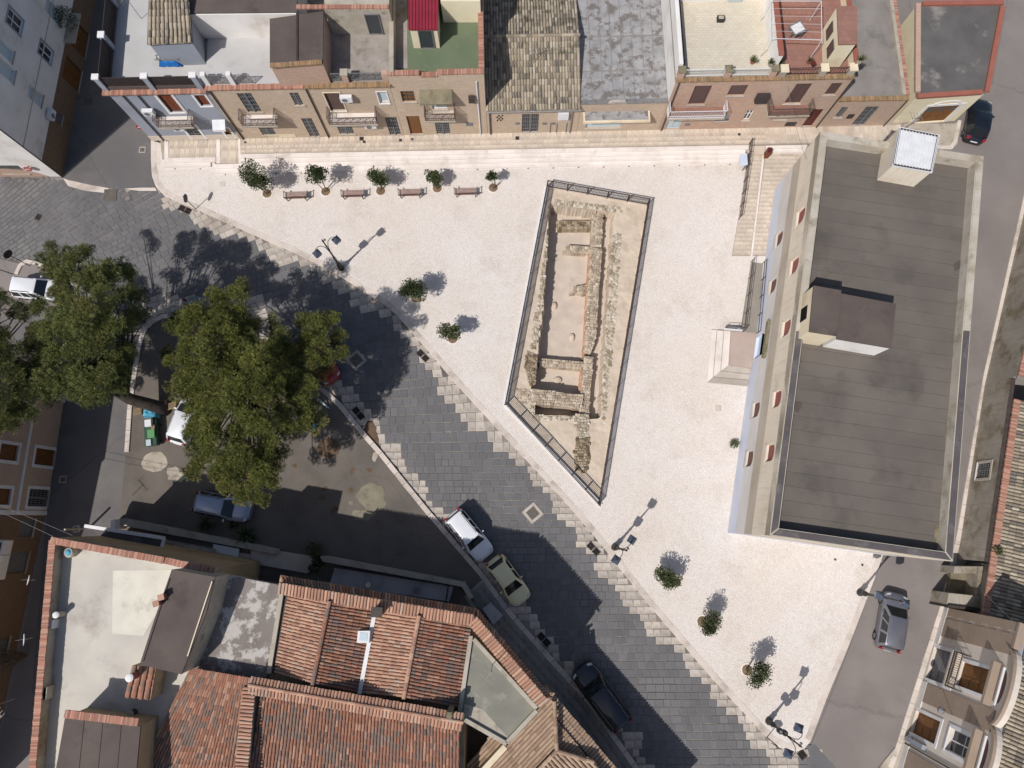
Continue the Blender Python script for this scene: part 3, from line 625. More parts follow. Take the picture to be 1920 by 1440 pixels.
def railing(F,u0,u1,v,ht,parent,mat,out,bars=.12,name='railing',rails=2,bw=.022,xpat=False):
    mb=MB(); 
    for k in range(rails): y=v+ht-(ht-.08)*k/(rails-1 if rails>1 else 1); mb.bar(F.pt(u0,y,out),F.pt(u1,y,out),.04,.04)
    n=max(2,int((u1-u0)/bars))
    for i in range(n+1): x=lerp(u0,u1,i/n); mb.bar(F.pt(x,v,out),F.pt(x,v+ht,out),bw if 0<i<n else .045)
    if xpat:
        m=max(1,int((u1-u0)/.5))
        for i in range(m): a,b=lerp(u0,u1,i/m),lerp(u0,u1,(i+1)/m); mb.bar(F.pt(a,v+.1,out),F.pt(b,v+ht,out),.025); mb.bar(F.pt(b,v+.1,out),F.pt(a,v+ht,out),.025)
    return mb.build(name,mat,parent)
def balcony(F,u0,u1,v,dep,parent,railmat,floormat=None,ht=.95,xpat=False,bars=.12):
    o=F.slab(MB(),u0,v-.16,u1,v,.003,dep).build('balcony',m_conc,parent)
    F.slab(MB(),u0+.05,v+.001,u1-.05,v+.02,.01,dep-.06).build('balcony_floor',floormat or m_step,o)
    r=MB(); q=[(u0+.04,.03),(u0+.04,dep-.05),(u1-.04,dep-.05),(u1-.04,.03)]
    for (a,b),(c,d) in zip(q[:-1],q[1:]):
        for y in (.1,ht*.35,ht): r.bar(F.pt(a,v+y,b),F.pt(c,v+y,d),.04,.035)
        L=math.hypot(c-a,d-b); n=max(2,int(L/bars))
        for i in range(n+1): t=i/n; r.bar(F.pt(lerp(a,c,t),v+.02,lerp(b,d,t)),F.pt(lerp(a,c,t),v+ht,lerp(b,d,t)),.022)
        if xpat:
            m=max(1,int(L/.5))
            for i in range(m): t0,t1=i/m,(i+1)/m; r.bar(F.pt(lerp(a,c,t0),v+.1,lerp(b,d,t0)),F.pt(lerp(a,c,t1),v+ht,lerp(b,d,t1)),.025)
    r.build('balustrade',railmat,o); return o
def acunit(F,u,v,parent,wd=.8,ht=.55,dp=.3):
    o=F.slab(MB(),u-wd/2,v,u+wd/2,v+ht,.12,.12+dp).build('air_conditioner',m_whitem,parent); mb=MB(); c=F.pt(u-.1,v+ht/2,.12+dp+.002); n=16
    vs=[c+F.u*(math.cos(6.283*k/n)*.2)+Vector((0,0,math.sin(6.283*k/n)*.2)) for k in range(n)]+[c+F.n*.012+F.u*(math.cos(6.283*k/n)*.2)+Vector((0,0,math.sin(6.283*k/n)*.2)) for k in range(n)]
    mb.add(vs,[tuple(range(n,2*n))]+[(k,(k+1)%n,n+(k+1)%n,n+k) for k in range(n)]); mb.build('fan_grille',m_metal,o)
    b=MB(); 
    for s in (-.25,.25): b.bar(F.pt(u+s,v-.03,.0),F.pt(u+s,v-.03,.42),.04)
    b.build('bracket',m_metal,o); return o
def pipe(F,u,v0,v1,parent,mat=None,r=.05,out=.08): return MB().tube([F.pt(u,v0,out),F.pt(u,v1,out)],r,8).build('downpipe',mat or m_pipe,parent)
def shell(F,u0,u1,vt,dep,parent,mat,holes=(),sidem=None,hd=.18,v0=0):
    mb=MB(); F.wall(mb,u0,v0,u1,vt,holes,hd); mb.build('wall',mat,parent)
    mb=MB(); a,b,c,d=F.pt(u0,v0),F.pt(u0,v0,-dep),F.pt(u1,v0,-dep),F.pt(u1,v0); up=Vector((0,0,vt-v0))
    for p,q in((b,a),(c,b),(d,c)): mb.add([p,q,q+up,p+up],[(0,1,2,3)])
    mb.build('side_wall',sidem or mat,parent)
def roomtop(parent,name,px,zt,z0,wallmat,roofmat,over=.0,rt=.12,lip=None):
    """terrace room: outline of its roof as seen at height zt"""
    pl=ccw([(v.x,v.y) for v in PL(px,zt)]); o=MB().prism(pl,z0,zt-rt,top=True,bottom=False).build(name,wallmat,parent)
    c=(sum(p[0] for p in pl)/len(pl),sum(p[1] for p in pl)/len(pl)); g=lambda p,e:(p[0]+(p[0]-c[0])/max(.1,math.hypot(p[0]-c[0],p[1]-c[1]))*e,p[1]+(p[1]-c[1])/max(.1,math.hypot(p[0]-c[0],p[1]-c[1]))*e)
    MB().prism([g(p,over+.01) for p in pl],zt-rt+.002,zt).build('roof',roofmat,o)
    if lip:
        for i in range(len(pl)):
            a,b=Vector((*pl[i],0)),Vector((*pl[(i+1)%len(pl)],0)); MB().bar((a.x,a.y,zt+.05),(b.x,b.y,zt+.05),.14,.1).build('roof_edge',lip,o)
    return o
def wallbar(a,b,z0,z1,th,parent,mat,name='parapet'):
    a,b=Vector((a[0],a[1],0)),Vector((b[0],b[1],0)); d=(b-a).normalized(); n=Vector((-d.y,d.x,0))*th/2
    return MB().prism([(a-n),(b-n),(b+n),(a+n)],z0,z1).build(name,mat,parent)
# ---- coppi roof: pans and covers laid course by course; the nmax nearest covers are objects ----
_TM={}
def tilemesh(mat,L,wd):
    k=(mat.name,round(L,2),round(wd,2))
    if k not in _TM:
        mb=MB(); n=4; r0,r1=wd*.44,wd*.36; vs=[]
        for y,r,z in((0,r0,.018),(L*1.12,r1,.0)):
            for i in range(n+1): a=math.pi*i/n; vs.append((-math.cos(a)*r,y,math.sin(a)*r*.95+z))
        fs=[(i,i+1,n+2+i,n+1+i) for i in range(n)]+[tuple(range(n+1))[::-1]]
        mb.add(vs,fs); _TM[k]=(mb,mb.mesh('roof_tile',mat,smooth=False,uv=False))
    return _TM[k]
def tileroof(quad,parent,mat,nmax=300,pitch=.22,course=.4,name='roof_tile',bed=None,flip=False,poly=None,jit=.012):
    """quad: eave-left, eave-right, ridge-right, ridge-left (3-D); tiles run from ridge to eave. poly: plan clip"""
    A,B,C,D=[Vector(q) for q in quad]; L=((B-A).length+(C-D).length)/2; S=((D-A).length+(C-B).length)/2
    nu=max(1,int(L/pitch)); nv=max(1,int(S/course)); mb0,me=tilemesh(mat,S/nv,pitch*1.02); lst=[]
    o=MB(); o.add([A-Vector((0,0,.02)),B-Vector((0,0,.02)),C-Vector((0,0,.02)),D-Vector((0,0,.02))],[(0,1,2,3)]) if not poly else o.add([Vector((p[0],p[1],planez(A,B,D,p)-.02)) for p in poly],[tuple(range(len(poly)))])
    ro=o.build('roof_deck',bed or mat,parent)
    for j in range(nv):
        for i in range(nu):
            s=(i+.5)/nu; t=j/nv; lo=A.lerp(B,s).lerp(D.lerp(C,s),t); hi=A.lerp(B,s).lerp(D.lerp(C,s),min(1,t+1/nv))
            if poly and not inpoly(lo.x*.5+hi.x*.5,lo.y*.5+hi.y*.5,poly): continue
            y=(hi-lo).normalized(); x=(B-A).normalized(); z=x.cross(y).normalized(); x=y.cross(z)
            if z.z<0: z=-z; x=-x
            pj=lo+x*U(-jit,jit)+y*U(-.02,.02); yj=(y+x*U(-.03,.03)).normalized(); xj=yj.cross(z).normalized()
            lst.append((vis(lo.x,lo.y,lo.z),pj,Matrix((xj,yj,z)).transposed()))
    lst.sort(key=lambda e:-e[0]); rest=MB()
    for k,(w_,p,m) in enumerate(lst):
        if k<nmax and w_>-99: inst(name,me,parent,p,rot=m.to_euler())
        else: rest.add([p+m@Vector(v) for v in mb0.v],mb0.f,max(random.random(),.001))
    if rest.v: stuff(rest.build('roof_tiles',mat,parent,uv=False))
    return ro
def planez(A,B,D,p):
    n=(B-A).cross(D-A); return A.z-(n.x*(p[0]-A.x)+n.y*(p[1]-A.y))/n.z
def ridge(a,b,parent,mat,r=.13,name='ridge_tile',step=.42):
    a,b=Vector(a),Vector(b); n=max(1,int((b-a).length/step)); 
    for i in range(n): 
        p,q=a.lerp(b,i/n),a.lerp(b,(i+1.08)/n); MB().tube([p,q],[r*1.05,r*.9],8).build(name,mat,parent,uv=False)
def antenna(base,ht,parent_label,lab,el=8,rz=.5,boom=1.0):
    o=thing('antenna',lab,'antenna',base); b=Vector(base); mb=MB().tube([b,b+Vector((0,0,ht))],.022,6); mb.build('mast',m_galv,o)
    t=b+Vector((0,0,ht-.1)); u=Vector((math.cos(rz),math.sin(rz),0)); v=Vector((-u.y,u.x,0)); MB().bar(t-u*boom/2,t+u*boom/2,.03).build('boom',m_galv,o)
    e=MB()
    for i in range(el): p=t+u*(boom*(i/(el-1)-.5)); w_=.5-.3*i/el; e.bar(p-v*w_,p+v*w_,.016)
    e.build('elements',m_galv,o); return o
# ---------------- row of houses along the north side ----------------
NF=Facade(FA,FB,ZT)
def rw(name,label,u0,u1,vt,dep,mat,ops,sidem=None,roofmat=None,rooft=None):
    o=thing(name,label,'house',NF.pt((u0+u1)/2,0)-Vector((0,0,0)))
    rects=[]
    for op in ops:
        r=NF.rect(*op[0]); r=(max(r[0],u0+.05),max(r[1],.04 if op[1] in('door','bardoor') else r[1]),min(r[2],u1-.05),r[3])
        if op[1] in('door','bardoor'): r=(r[0],.06,r[2],r[3])
        rects.append(r)
    shell(NF,u0,u1,vt,dep,o,mat,rects,sidem)
    for r,op in zip(rects,ops): opening(NF,r,op[1],o,**(op[2] if len(op)>2 else {}))
    if roofmat: MB().prism([NF.pt(u0,0,-.01),NF.pt(u1,0,-.01),NF.pt(u1,0,-dep+.01),NF.pt(u0,0,-dep+.01)],ZT+vt-.25,ZT+vt-.002 if rooft is None else ZT+rooft).build('terrace',roofmat,o)
    return o
Z=lambda v:ZT+v
# --- grey corner house
g=rw('corner_house','grey plastered corner house with brown shutters and railed roof terrace',0,6.95,6.4,11,m_grey,[((292.5,177,346,210),'shutter',dict(mat=m_woodr,surround=m_trim,sw=.2)),((362.5,177.5,397.5,198),'shutter',dict(mat=m_woodr,surround=m_trim,sw=.16)),((341,235,386,261),'bardoor',dict(surround=m_trim,sw=.18)),((415,240,439,256),'door',dict(surround=m_trim,sw=.16,mat=m_wood))],roofmat=m_gflr)
NF.slab(MB(),-.02,.0,6.97,.62,.002,.035).build('plinth',m_slab,g)
coping(NF,-.25,7.0,6.4,-.15,.28,.12,g,m_copr,bw=.16)
wf=NF; x=None
for uu in (0.05,3.35,6.65):
    NF.slab(MB(),uu-.16,6.53,uu+.2,7.9,-.3,.0).build('terrace_post',m_grey,g); NF.slab(MB(),uu-.22,7.9,uu+.26,8.0,-.36,.06).build('post_cap',m_trim,g)
for a,b in ((.26,3.18),(3.56,6.48)):
    NF.slab(MB(),a,6.53,b,6.85,-.22,-.08).build('low_parapet',m_bitum,g)
    railing(NF,a,b,6.85,.95,g,m_rail,-.15,.045,bw=.03)
WF=Facade(NF.pt(0,0,-11),NF.pt(0,0,0),ZT)
for k,uu in enumerate((1.0,4.2,7.6)):
    WF.slab(MB(),uu-.16,6.41,uu+.2,7.9,-.36,-.02).build('terrace_post',m_grey,g); WF.slab(MB(),uu-.22,7.9,uu+.26,8.0,-.42,.04).build('post_cap',m_trim,g)
    nx=(4.2,7.6,10.7)[k]; railing(WF,uu+.22,nx-.18,6.6,1.25,g,m_rail,-.2,.045,bw=.03); WF.slab(MB(),uu+.22,6.41,nx-.18,6.6,-.26,-.12).build('low_parapet',m_bitum,g)
balcony(NF,*[NF.rect(289,209,371,226)[i] for i in (0,2)],3.25,.95,g,m_railb,xpat=True)
acunit(NF,1.9,4.0,g); acunit(NF,3.1,1.9,g)
r=NF.rect(390,229,427,246,.6); a=MB(); a.add([NF.pt(r[0],2.75,.02),NF.pt(r[2],2.75,.02),NF.pt(r[2],2.55,.75),NF.pt(r[0],2.55,.75),NF.pt(r[0],2.71,.02),NF.pt(r[2],2.71,.02),NF.pt(r[2],2.35,.78),NF.pt(r[0],2.35,.78)],[(0,1,2,3),(3,2,6,7),(4,7,6,5),(0,3,7,4),(1,5,6,2)]); a.build('door_canopy',m_whitem,g)
pipe(NF,.95,0,6.4,g); pipe(NF,2.0,3.1,6.4,g,m_pipe)
r0=roomtop(g,'stair_room',[(281,-8),(278,80),(358,77),(353,-8)],Z(8.9),Z(6.4),m_grey,m_bitum,over=.12)
A=P(277,84,Z(8.95)); B=P(360,80,Z(8.95)); C=P(353,-8,Z(9.7)); D=P(279,-8,Z(9.7))
tileroof([A,B,C,D],r0,m_coppo,250,.26,.4)
# --- first brick house, barred windows
h3=rw('brick_house','yellow brick house with barred windows and brown roofed room on its terrace',6.97,13.9,6.62,11,m_brick,[((443,175,492,210),'bars'),((542,174,570,197),'bars'),((482,236,519,253),'bars'),((564,222,599,252),'bardoor')],roofmat=m_gflr)
coping(NF,7.0,13.9,6.62,-.2,.2,.1,h3,m_copr)
balcony(NF,*[NF.rect(437,209,520,232,.8)[i] for i in (0,2)],3.2,.95,h3,m_railb,xpat=True)
NF.slab(MB(),9.2,.05,11.4,.5,.004,.02).build('plinth_patch',m_cream,h3)
railing(NF,7.4,10.4,6.75,.95,h3,m_galv,-.25,.1,xpat=True)
for uu in (7.25,9.0): NF.slab(MB(),uu-.12,6.73,uu+.2,7.85,-.45,-.12).build('terrace_post',m_trim,h3)
room=roomtop(h3,'terrace_room',[(507,36),(605,22),(604,117),(507,124)],Z(9.0),Z(6.62),m_brickr,m_bitum,over=.05); edgecoping(P(507,124,Z(9.0)),P(604,117,Z(9.0)),Z(9.0),.34,.09,room,m_copm); MB().bar(P(557,24,Z(9.03)),P(557,121,Z(9.03)),.12,.1).build('roof_seam',m_pipe,room)
MB().prism(PL([(353,-60),(353,26),(557,24),(557,-60)],Z(9.1)),Z(6.6),Z(9.0)).build('rear_room',m_white,h3); MB().prism(PL([(353,-60),(353,24),(557,22),(557,-60)],Z(9.12)),Z(9.0),Z(9.12)).build('rear_roof',m_bitum,h3)
pipe(NF,7.2,0,6.5,h3); pipe(NF,13.95,0,6.6,h3)
NF.slab(MB(),11.9,7.5,12.15,7.8,-.3,.02).build('vent_hole',m_dark,h3) if False else None
# --- second brick house
h4=rw('brick_house','yellow brick house with brown roller shutter and bare concrete terrace',13.92,19.85,6.62,11,m_brick,[((606,174,649,207),'shutter',dict(surround=m_cream,sw=.08,leaves=1)),((706,172,730,193),'blind',dict(surround=m_trim,sw=.08)),((630,234,665,251),'bars'),((721,220,752,251),'bardoor')],roofmat=m_concf)
coping(NF,13.95,19.95,6.62,-.2,.22,.1,h4,m_copm)
balcony(NF,*[NF.rect(606,207,709,232,.8)[i] for i in (0,2)],3.2,1.0,h4,m_railb,xpat=True)
acunit(NF,NF.uv(650,180)[0],5.2,h4,.85); acunit(NF,NF.uv(697,236)[0],1.7,h4,.9,.4)
for uu in (16.9,): NF.slab(MB(),uu-.2,6.73,uu+.2,7.6,-.5,-.12).build('terrace_post',m_brickr,h4); NF.slab(MB(),uu-.26,7.6,uu+.26,7.72,-.56,-.06).build('post_cap',m_conc,h4)
NF.slab(MB(),19.45,6.73,19.85,7.6,-.5,-.12).build('terrace_post',m_brickr,h4)
railing(NF,14.2,16.68,6.75,.8,h4,m_metal,-.3,.1,xpat=True); railing(NF,17.12,19.4,6.75,.8,h4,m_metal,-.3,.1,xpat=True)
back4=MB().prism(PL([(607,-60),(607,16),(729,16),(729,-60)],Z(9.2)),Z(6.62),Z(9.1)).build('rear_room',m_conc,h4); edgecoping(P(556,14,Z(9.1)),P(729,14,Z(9.1)),Z(9.1),.3,.1,back4,m_copr)
BF=Facade(P(607,16,Z(9.2)),P(729,16,Z(9.2)),Z(6.62)); opening(BF,(2.6,.08,3.6,2.1),'bardoor',back4,dep=-.03)
wallbar(P(735,-60,Z(7.6)),P(735,140,Z(7.6)),Z(6.6),Z(7.9),.3,h4,m_conc)
# --- third brick house, green terrace
h5=rw('brick_house','brick house with green terrace, red sheet metal shed roof and wooden door',19.87,26.5,6.9,11,m_brick,[((750,171,780,191),'nine'),((807,182,839,205),'blind',dict(surround=None)),((761,218,793,250),'door',dict(leaves=1)),((815,230,845,251),'bars')],roofmat=m_green)
NF.slab(MB(),19.9,6.9,22.1,7.75,-.25,-.002).build('parapet',m_brick,h5); NF.slab(MB(),22.1,6.9,23.3,7.5,-.25,-.002).build('parapet',m_brick,h5); NF.slab(MB(),23.3,6.9,26.5,7.75,-.25,-.002).build('parapet',m_brick,h5)
coping(NF,19.9,22.1,7.75,-.28,.1,.1,h5,m_copr); coping(NF,23.3,26.5,7.75,-.28,.1,.1,h5,m_copr); coping(NF,22.1,23.3,7.5,-.28,.08,.1,h5,m_copr)
wallbar(NF.pt(26.35,0,-.26),NF.pt(26.35,0,-11),Z(6.9),Z(7.75),.26,h5,m_brick); q0,q1=NF.pt(26.35,0,-.3),NF.pt(26.35,0,-11); edgecoping(q0,q1,Z(7.75),.36,.1,h5,m_copr)
cn=NF.rect(782,157,848,181,.3); MB().add([NF.pt(cn[0],5.95,0),NF.pt(cn[2],5.95,0),NF.pt(cn[2],5.55,.9),NF.pt(cn[0],5.55,.9),NF.pt(cn[0],5.8,0),NF.pt(cn[2],5.8,0),NF.pt(cn[2],5.42,.9),NF.pt(cn[0],5.42,.9)],[(0,1,2,3),(3,2,6,7),(0,3,7,4),(1,5,6,2),(4,7,6,5)]).build('window_canopy',m_moss,h5)
balcony(NF,*[NF.rect(793,206,855,228,.7)[i] for i in (0,2)],3.3,.9,h5,m_railb,m_slab,xpat=True)
sh=roomtop(h5,'shed',[(768,-60),(768,52),(819,52),(819,-60)],Z(9.0),Z(6.9),m_cream,m_redmet,over=.12)
RF=Facade(P(768,52,Z(9.0)),P(819,52,Z(9.0)),Z(6.9)); opening(RF,(.5,.05,1.5,1.95),'bardoor',sh,dep=-.03)
q=MB()
for i in range(10): x=lerp(766,821,i/9); q.bar(P(x,-60,Z(9.03)),P(x,55,Z(9.03)),.04,.05)
q.build('roof_rib',m_redmet,sh)
MB().prism(PL([(735,-60),(735,128),(764,128),(762,-60)],Z(6.91)),Z(6.89),Z(6.905)).build('terrace_strip',m_concf,h5)
MB().prism(PL([(826,-60),(826,2),(900,2),(900,-60)],Z(9.0)),Z(6.9),Z(9.0)).build('rear_wall',m_yellow,h5)
pipe(NF,25.95,0,6.9,h5,m_whitem); tag_=NF.slab(MB(),25.3,4.7,25.75,5.25,.05,.35).build('meter_box',m_rail,h5); NF.slab(MB(),24.9,1.2,25.4,1.6,.004,.05).build('meter_box',m_metal,h5)
# --- low house with old coppi roof
h6=rw('tiled_house','low brick house with old pale clay tile roof and white grille window',26.52,33.55,3.5,9.6,m_brick,[((979,214,1009,246),'bardoor',dict())])
NFt=lambda u,v,o:NF.pt(u,v,o)
A,B=NF.pt(26.5,3.55,.28),NF.pt(33.55,3.55,.28); Rl,Rr=NF.pt(26.5,4.75,-5.0),NF.pt(33.55,4.75,-5.0); Bl,Br=NF.pt(26.5,3.7,-9.7),NF.pt(33.55,3.7,-9.7)
tileroof([A,B,Rr,Rl],h6,m_coppo,300,.215,.42); tileroof([Br,Bl,Rl,Rr],h6,m_coppo,0,.215,.42); ridge(Rl+Vector((0,0,.06)),Rr+Vector((0,0,.06)),h6,m_coppo)
gb=MB()
for a,b,c in ((A,Rl,NF.pt(26.5,3.5,-5.)),(B,Rr,NF.pt(33.5,3.5,-5))): pass
gb.add([NF.pt(26.52,3.5,0),NF.pt(26.52,4.7,-5),NF.pt(26.52,3.5,-9.6)],[(0,1,2)]); gb.add([NF.pt(33.55,3.5,0),NF.pt(33.55,4.7,-5),NF.pt(33.55,3.5,-9.6)],[(0,1,2)]); gb.build('gable',m_brick,h6)
MB().tube([NF.pt(26.5,3.5,.36),NF.pt(33.55,3.5,.36)],.07,8).build('gutter',m_galv,h6); pipe(NF,33.0,0,3.5,h6,m_galv); pipe(NF,26.75,0,3.5,h6)
vt=MB(); r=NF.rect(931,215,944,227); F_=NF
for i in range(4):
    for j in range(4):
        if (i+j)%2==0: NF.slab(vt,lerp(r[0],r[2],i/4),lerp(r[1],r[3],j/4),lerp(r[0],r[2],(i+1)/4)-.02,lerp(r[1],r[3],(j+1)/4)-.02,.004,.012)
vt.build('vent_block',m_dark,h6); NF.slab(MB(),*NF.rect(1047,209,1065,220),.004,.25).build('meter_box',m_whitem,h6)
for px_,py_ in ((1021,231),(1037,231),(970,231)): u,v=NF.uv(px_,py_); NF.slab(MB(),u-.15,v-.12,u+.15,v+.12,.004,.06).build('meter_box',m_metal,h6)
for px_ in (1031,1043,1061): u=NF.uv(px_,245)[0]; MB().tube([NF.pt(u,0,.05),NF.pt(u,1.3,.05)],.025,6).build('conduit',m_metal,h6)
# --- low flat-roofed house
h7=rw('flat_house','low brick house with silver patched flat roof and blue shutter',33.57,39.98,3.75,9.6,m_brick,[((1101,224,1164,239),'shutter',dict(mat=m_glassb,leaves=1))],sidem=m_brick,roofmat=m_membr)
mb=MB()
for i in range(1,8): u=lerp(33.6,39.95,i/8); NF.slab(mb,u-.02,3.75,u+.02,3.762,-9.5,-.1)
for o_ in (-2.7,-5.6): NF.slab(mb,33.6,3.7501,39.95,3.765,o_-.04,o_+.04)
mb.build('membrane_seam',m_gravel,h7)
NF.slab(MB(),33.57,3.751,39.98,3.86,-.3,.05).build('roof_edge',m_galv,h7); NF.slab(MB(),33.6,3.751,39.95,3.9,-9.6,-9.2).build('roof_edge',m_galv,h7)
r=NF.rect(1098,199,1219,222,.6); NF.slab(MB(),r[0],2.5,r[2],2.72,.003,.85).build('door_canopy',m_cream,h7); NF.slab(MB(),r[0]+.15,2.721,r[2]-.15,2.735,.0,.72).build('canopy_top',m_membr,h7)
u=NF.uv(1159,193)[0]; MB().add([NF.pt(u-.7,3.87,.1),NF.pt(u+.7,3.87,.1),NF.pt(u+.5,4.1,.1),NF.pt(u-.5,4.1,.1),NF.pt(u-.7,3.87,-.1),NF.pt(u+.7,3.87,-.1),NF.pt(u+.5,4.1,-.1),NF.pt(u-.5,4.1,-.1)],[(0,1,2,3),(7,6,5,4),(3,2,6,7),(0,3,7,4),(1,5,6,2)]).build('ornament',m_lime,h7)
# --- pink brick house with cream terrace
h8=rw('brick_house','pink brick house with cream tiled roof terrace and white balcony railing',40.0,46.9,6.35,11,m_brickr,[((1304,161,1320,196),'shutter',dict(leaves=1)),((1372,160,1394,179),'shutter',dict(leaves=1)),((1256,219,1275,239),'door',dict(mat=m_glassb)),((1402,207,1416,225),'glass',dict()),((1345,218,1366,226),'blind')],sidem=m_white,roofmat=m_ctile)
coping(NF,39.95,46.9,6.35,-.25,.12,.1,h8,m_copm)
for uu in (40.25,43.5,46.7): NF.slab(MB(),uu-.22,6.46,uu+.22,7.2,-.5,-.06).build('terrace_post',m_brickr,h8); NF.slab(MB(),uu-.27,7.2,uu+.27,7.3,-.55,-.01).build('post_cap',m_moss,h8)
railing(NF,40.5,43.26,6.5,.75,h8,m_whitem,-.25,.11); railing(NF,43.74,46.46,6.5,.75,h8,m_whitem,-.25,.11)
wallbar(NF.pt(40.15,0,-.55),NF.pt(40.15,0,-11),Z(6.35),Z(7.5),.28,h8,m_white); wallbar(NF.pt(40.42,0,-.7),NF.pt(40.42,0,-6.2),Z(6.36),Z(7.1),.18,h8,m_pipe)
wallbar(NF.pt(46.78,0,-.5),NF.pt(46.78,0,-11),Z(6.35),Z(8.2),.26,h8,m_white); edgecoping(NF.pt(46.78,0,-.5),NF.pt(46.78,0,-11),Z(8.2),.36,.08,h8,m_copp)
b8=MB().prism([NF.pt(40.6,0,-6.3),NF.pt(46.6,0,-6.3),NF.pt(46.6,0,-11),NF.pt(40.6,0,-11)],Z(6.35),Z(8.8)).build('rear_room',m_white,h8); coping(NF,40.5,46.6,8.8,-6.6,-6.2,.1,b8,m_copr)
B8=Facade(NF.pt(40.6,6.35,-6.3),NF.pt(46.6,6.35,-6.3),Z(6.35)); opening(B8,(3.6,.05,4.5,2.1),'door',b8,dep=-.03,mat=m_glassb)
balcony(NF,*[NF.rect(1260,196,1358,217,.7)[i] for i in (0,2)],3.0,.95,h8,m_whitem,m_rtile)
pipe(NF,40.25,0,6.35,h8); NF.slab(MB(),*NF.rect(1421,178,1437,190,.2),.05,.4).build('meter_box',m_rail,h8)
for p_ in ((1289,224),(1289,233)): u,v=NF.uv(*p_); NF.slab(MB(),u-.2,v-.15,u+.2,v+.15,.004,.04).build('vent_plate',m_metal,h8)
# --- pale brick house with red terrace
h9=rw('brick_house','pale brick house with red tiled roof terrace, potted plants and red balcony',46.92,52.55,6.35,11,m_brickp,[((1494,157,1499,194),'shutter',dict(leaves=2)),((1560,156,1565,178),'shutter',dict(leaves=2)),((1526,205,1526,231),'door',dict(mat=m_maroon,leaves=1)),((1457,216,1475,224),'glass',dict())],sidem=m_cream,roofmat=m_rtile)
coping(NF,46.92,52.6,6.35,-.25,.12,.1,h9,m_copm)
for uu in (47.4,50.2,52.2): NF.slab(MB(),uu-.2,6.46,uu+.2,7.1,-.5,-.06).build('terrace_post',m_conc,h9); NF.slab(MB(),uu-.28,7.1,uu+.28,7.2,-.58,.02).build('post_cap',m_cream,h9)
for a,b in ((47.6,50.0),(50.4,52.0)): railing(NF,a,b,6.46,.7,h9,m_rail,-.28,.2)
balcony(NF,*[NF.rect(1452,193,1516,215,.7)[i] for i in (0,2)],3.05,.9,h9,m_railb,m_rtile)
wallbar(NF.pt(52.4,0,-.5),NF.pt(52.4,0,-11),Z(6.35),Z(7.2),.25,h9,m_cream); edgecoping(NF.pt(52.4,0,-.6),NF.pt(52.4,0,-11),Z(7.2),.36,.08,h9,m_copp)
pr=roomtop(h9,'stair_room',[(1570,12),(1607,12),(1606,81),(1573,82)],Z(8.9),Z(6.35),m_yellow,m_rtile,over=.03)
PWF=Facade(P(1570,12,Z(8.9)),P(1573,82,Z(8.9)),Z(6.35))
for a in (.6,2.0): opening(PWF,(a,.9,a+.8,1.9),'shutter',pr,dep=-.03,leaves=1,sill=False)
MB().prism([NF.pt(46.95,0,-6.3),NF.pt(51.0,0,-6.3),NF.pt(51,0,-11),NF.pt(46.95,0,-11)],Z(6.35),Z(8.7)).build('rear_room',m_yellow,h9)
B9=Facade(NF.pt(46.95,0,-6.3),NF.pt(51,0,-6.3),Z(6.35)); opening(B9,(3.1,.05,4.0,2.1),'bardoor',h9,dep=-.03)
pipe(NF,52.55,0,6.35,h9); NF.slab(MB(),*NF.rect(1475,229,1490,235),.004,.06).build('meter_box',m_rail,h9)
# --- low house, gravel roof
h10=rw('low_house','low pale brick house with grey gravel flat roof and grey grille door',52.57,58.05,3.5,11,m_brickp,[((1579,201,1577,220),'bars'),((1625,200,1622,232),'bardoor')],roofmat=m_gravel,rooft=3.45)
coping(NF,52.6,58.0,3.5,-.28,.08,.12,h10,m_copm)
wallbar(NF.pt(57.6,0,-.3),NF.pt(57.6,0,-11),Z(3.46),Z(3.75),.25,h10,m_conc); edgecoping(NF.pt(57.9,0,-.3),NF.pt(57.9,0,-11),Z(3.5),.3,.14,h10,m_copr); wallbar(NF.pt(52.8,0,-9.3),NF.pt(57.5,0,-9.3),Z(3.46),Z(3.7),.25,h10,m_conc); edgecoping(NF.pt(52.8,0,-9.6),NF.pt(57.5,0,-9.6),Z(3.6),.3,.14,h10,m_copr)
NF.slab(MB(),*NF.rect(1592,214,1597,221),.004,.06).build('meter_box',m_rail,h10); pipe(NF,57.9,0,3.5,h10)
# --- yellow garage house
gz=.14
E11=P(1800,226,gz); F11=Facade(P(1667,235,gz),P(1790,230,gz),gz); zt11=ZT+3.45
h11=thing('garage_house','yellow garage with wide brown wooden door and dark flat roof edged red',"garage",F11.pt(2.5,0))
pl=PL([(1742,181),(1851,171),(1882,4),(1722,6),(1725,60)],zt11+.15); pl=[(v.x,v.y) for v in pl]
fa,fb=Vector((*F11.pt(0.05,0)[:2],gz)),F11.pt(F11.L,0)
r=F11.rect(1741,200,1765,232); r=(r[0],.04,r[2],r[3]); mb=MB(); FW=Facade(fa,Vector((pl[1][0],pl[1][1],gz)),gz); r=FW.rect(1741,200,1765,232); r=(max(.8,r[0]),.04,min(FW.L-.5,r[2]),r[3])
FW.wall(mb,0,0,FW.L,zt11-gz,[r],.2); mb.build('wall',m_yellow,h11); o=opening(FW,r,'door',h11,.18,m_wood,m_trim,.22,leaves=3)
for i in range(3): a=lerp(r[0],r[2],i/3)+.3; FW.slab(MB(),a,r[3]-.95,a+.55,r[3]-.45,-.13,-.115).build('door_glass',m_glass,o)
mb=MB(); n=10; cx=(r[0]+r[2])/2
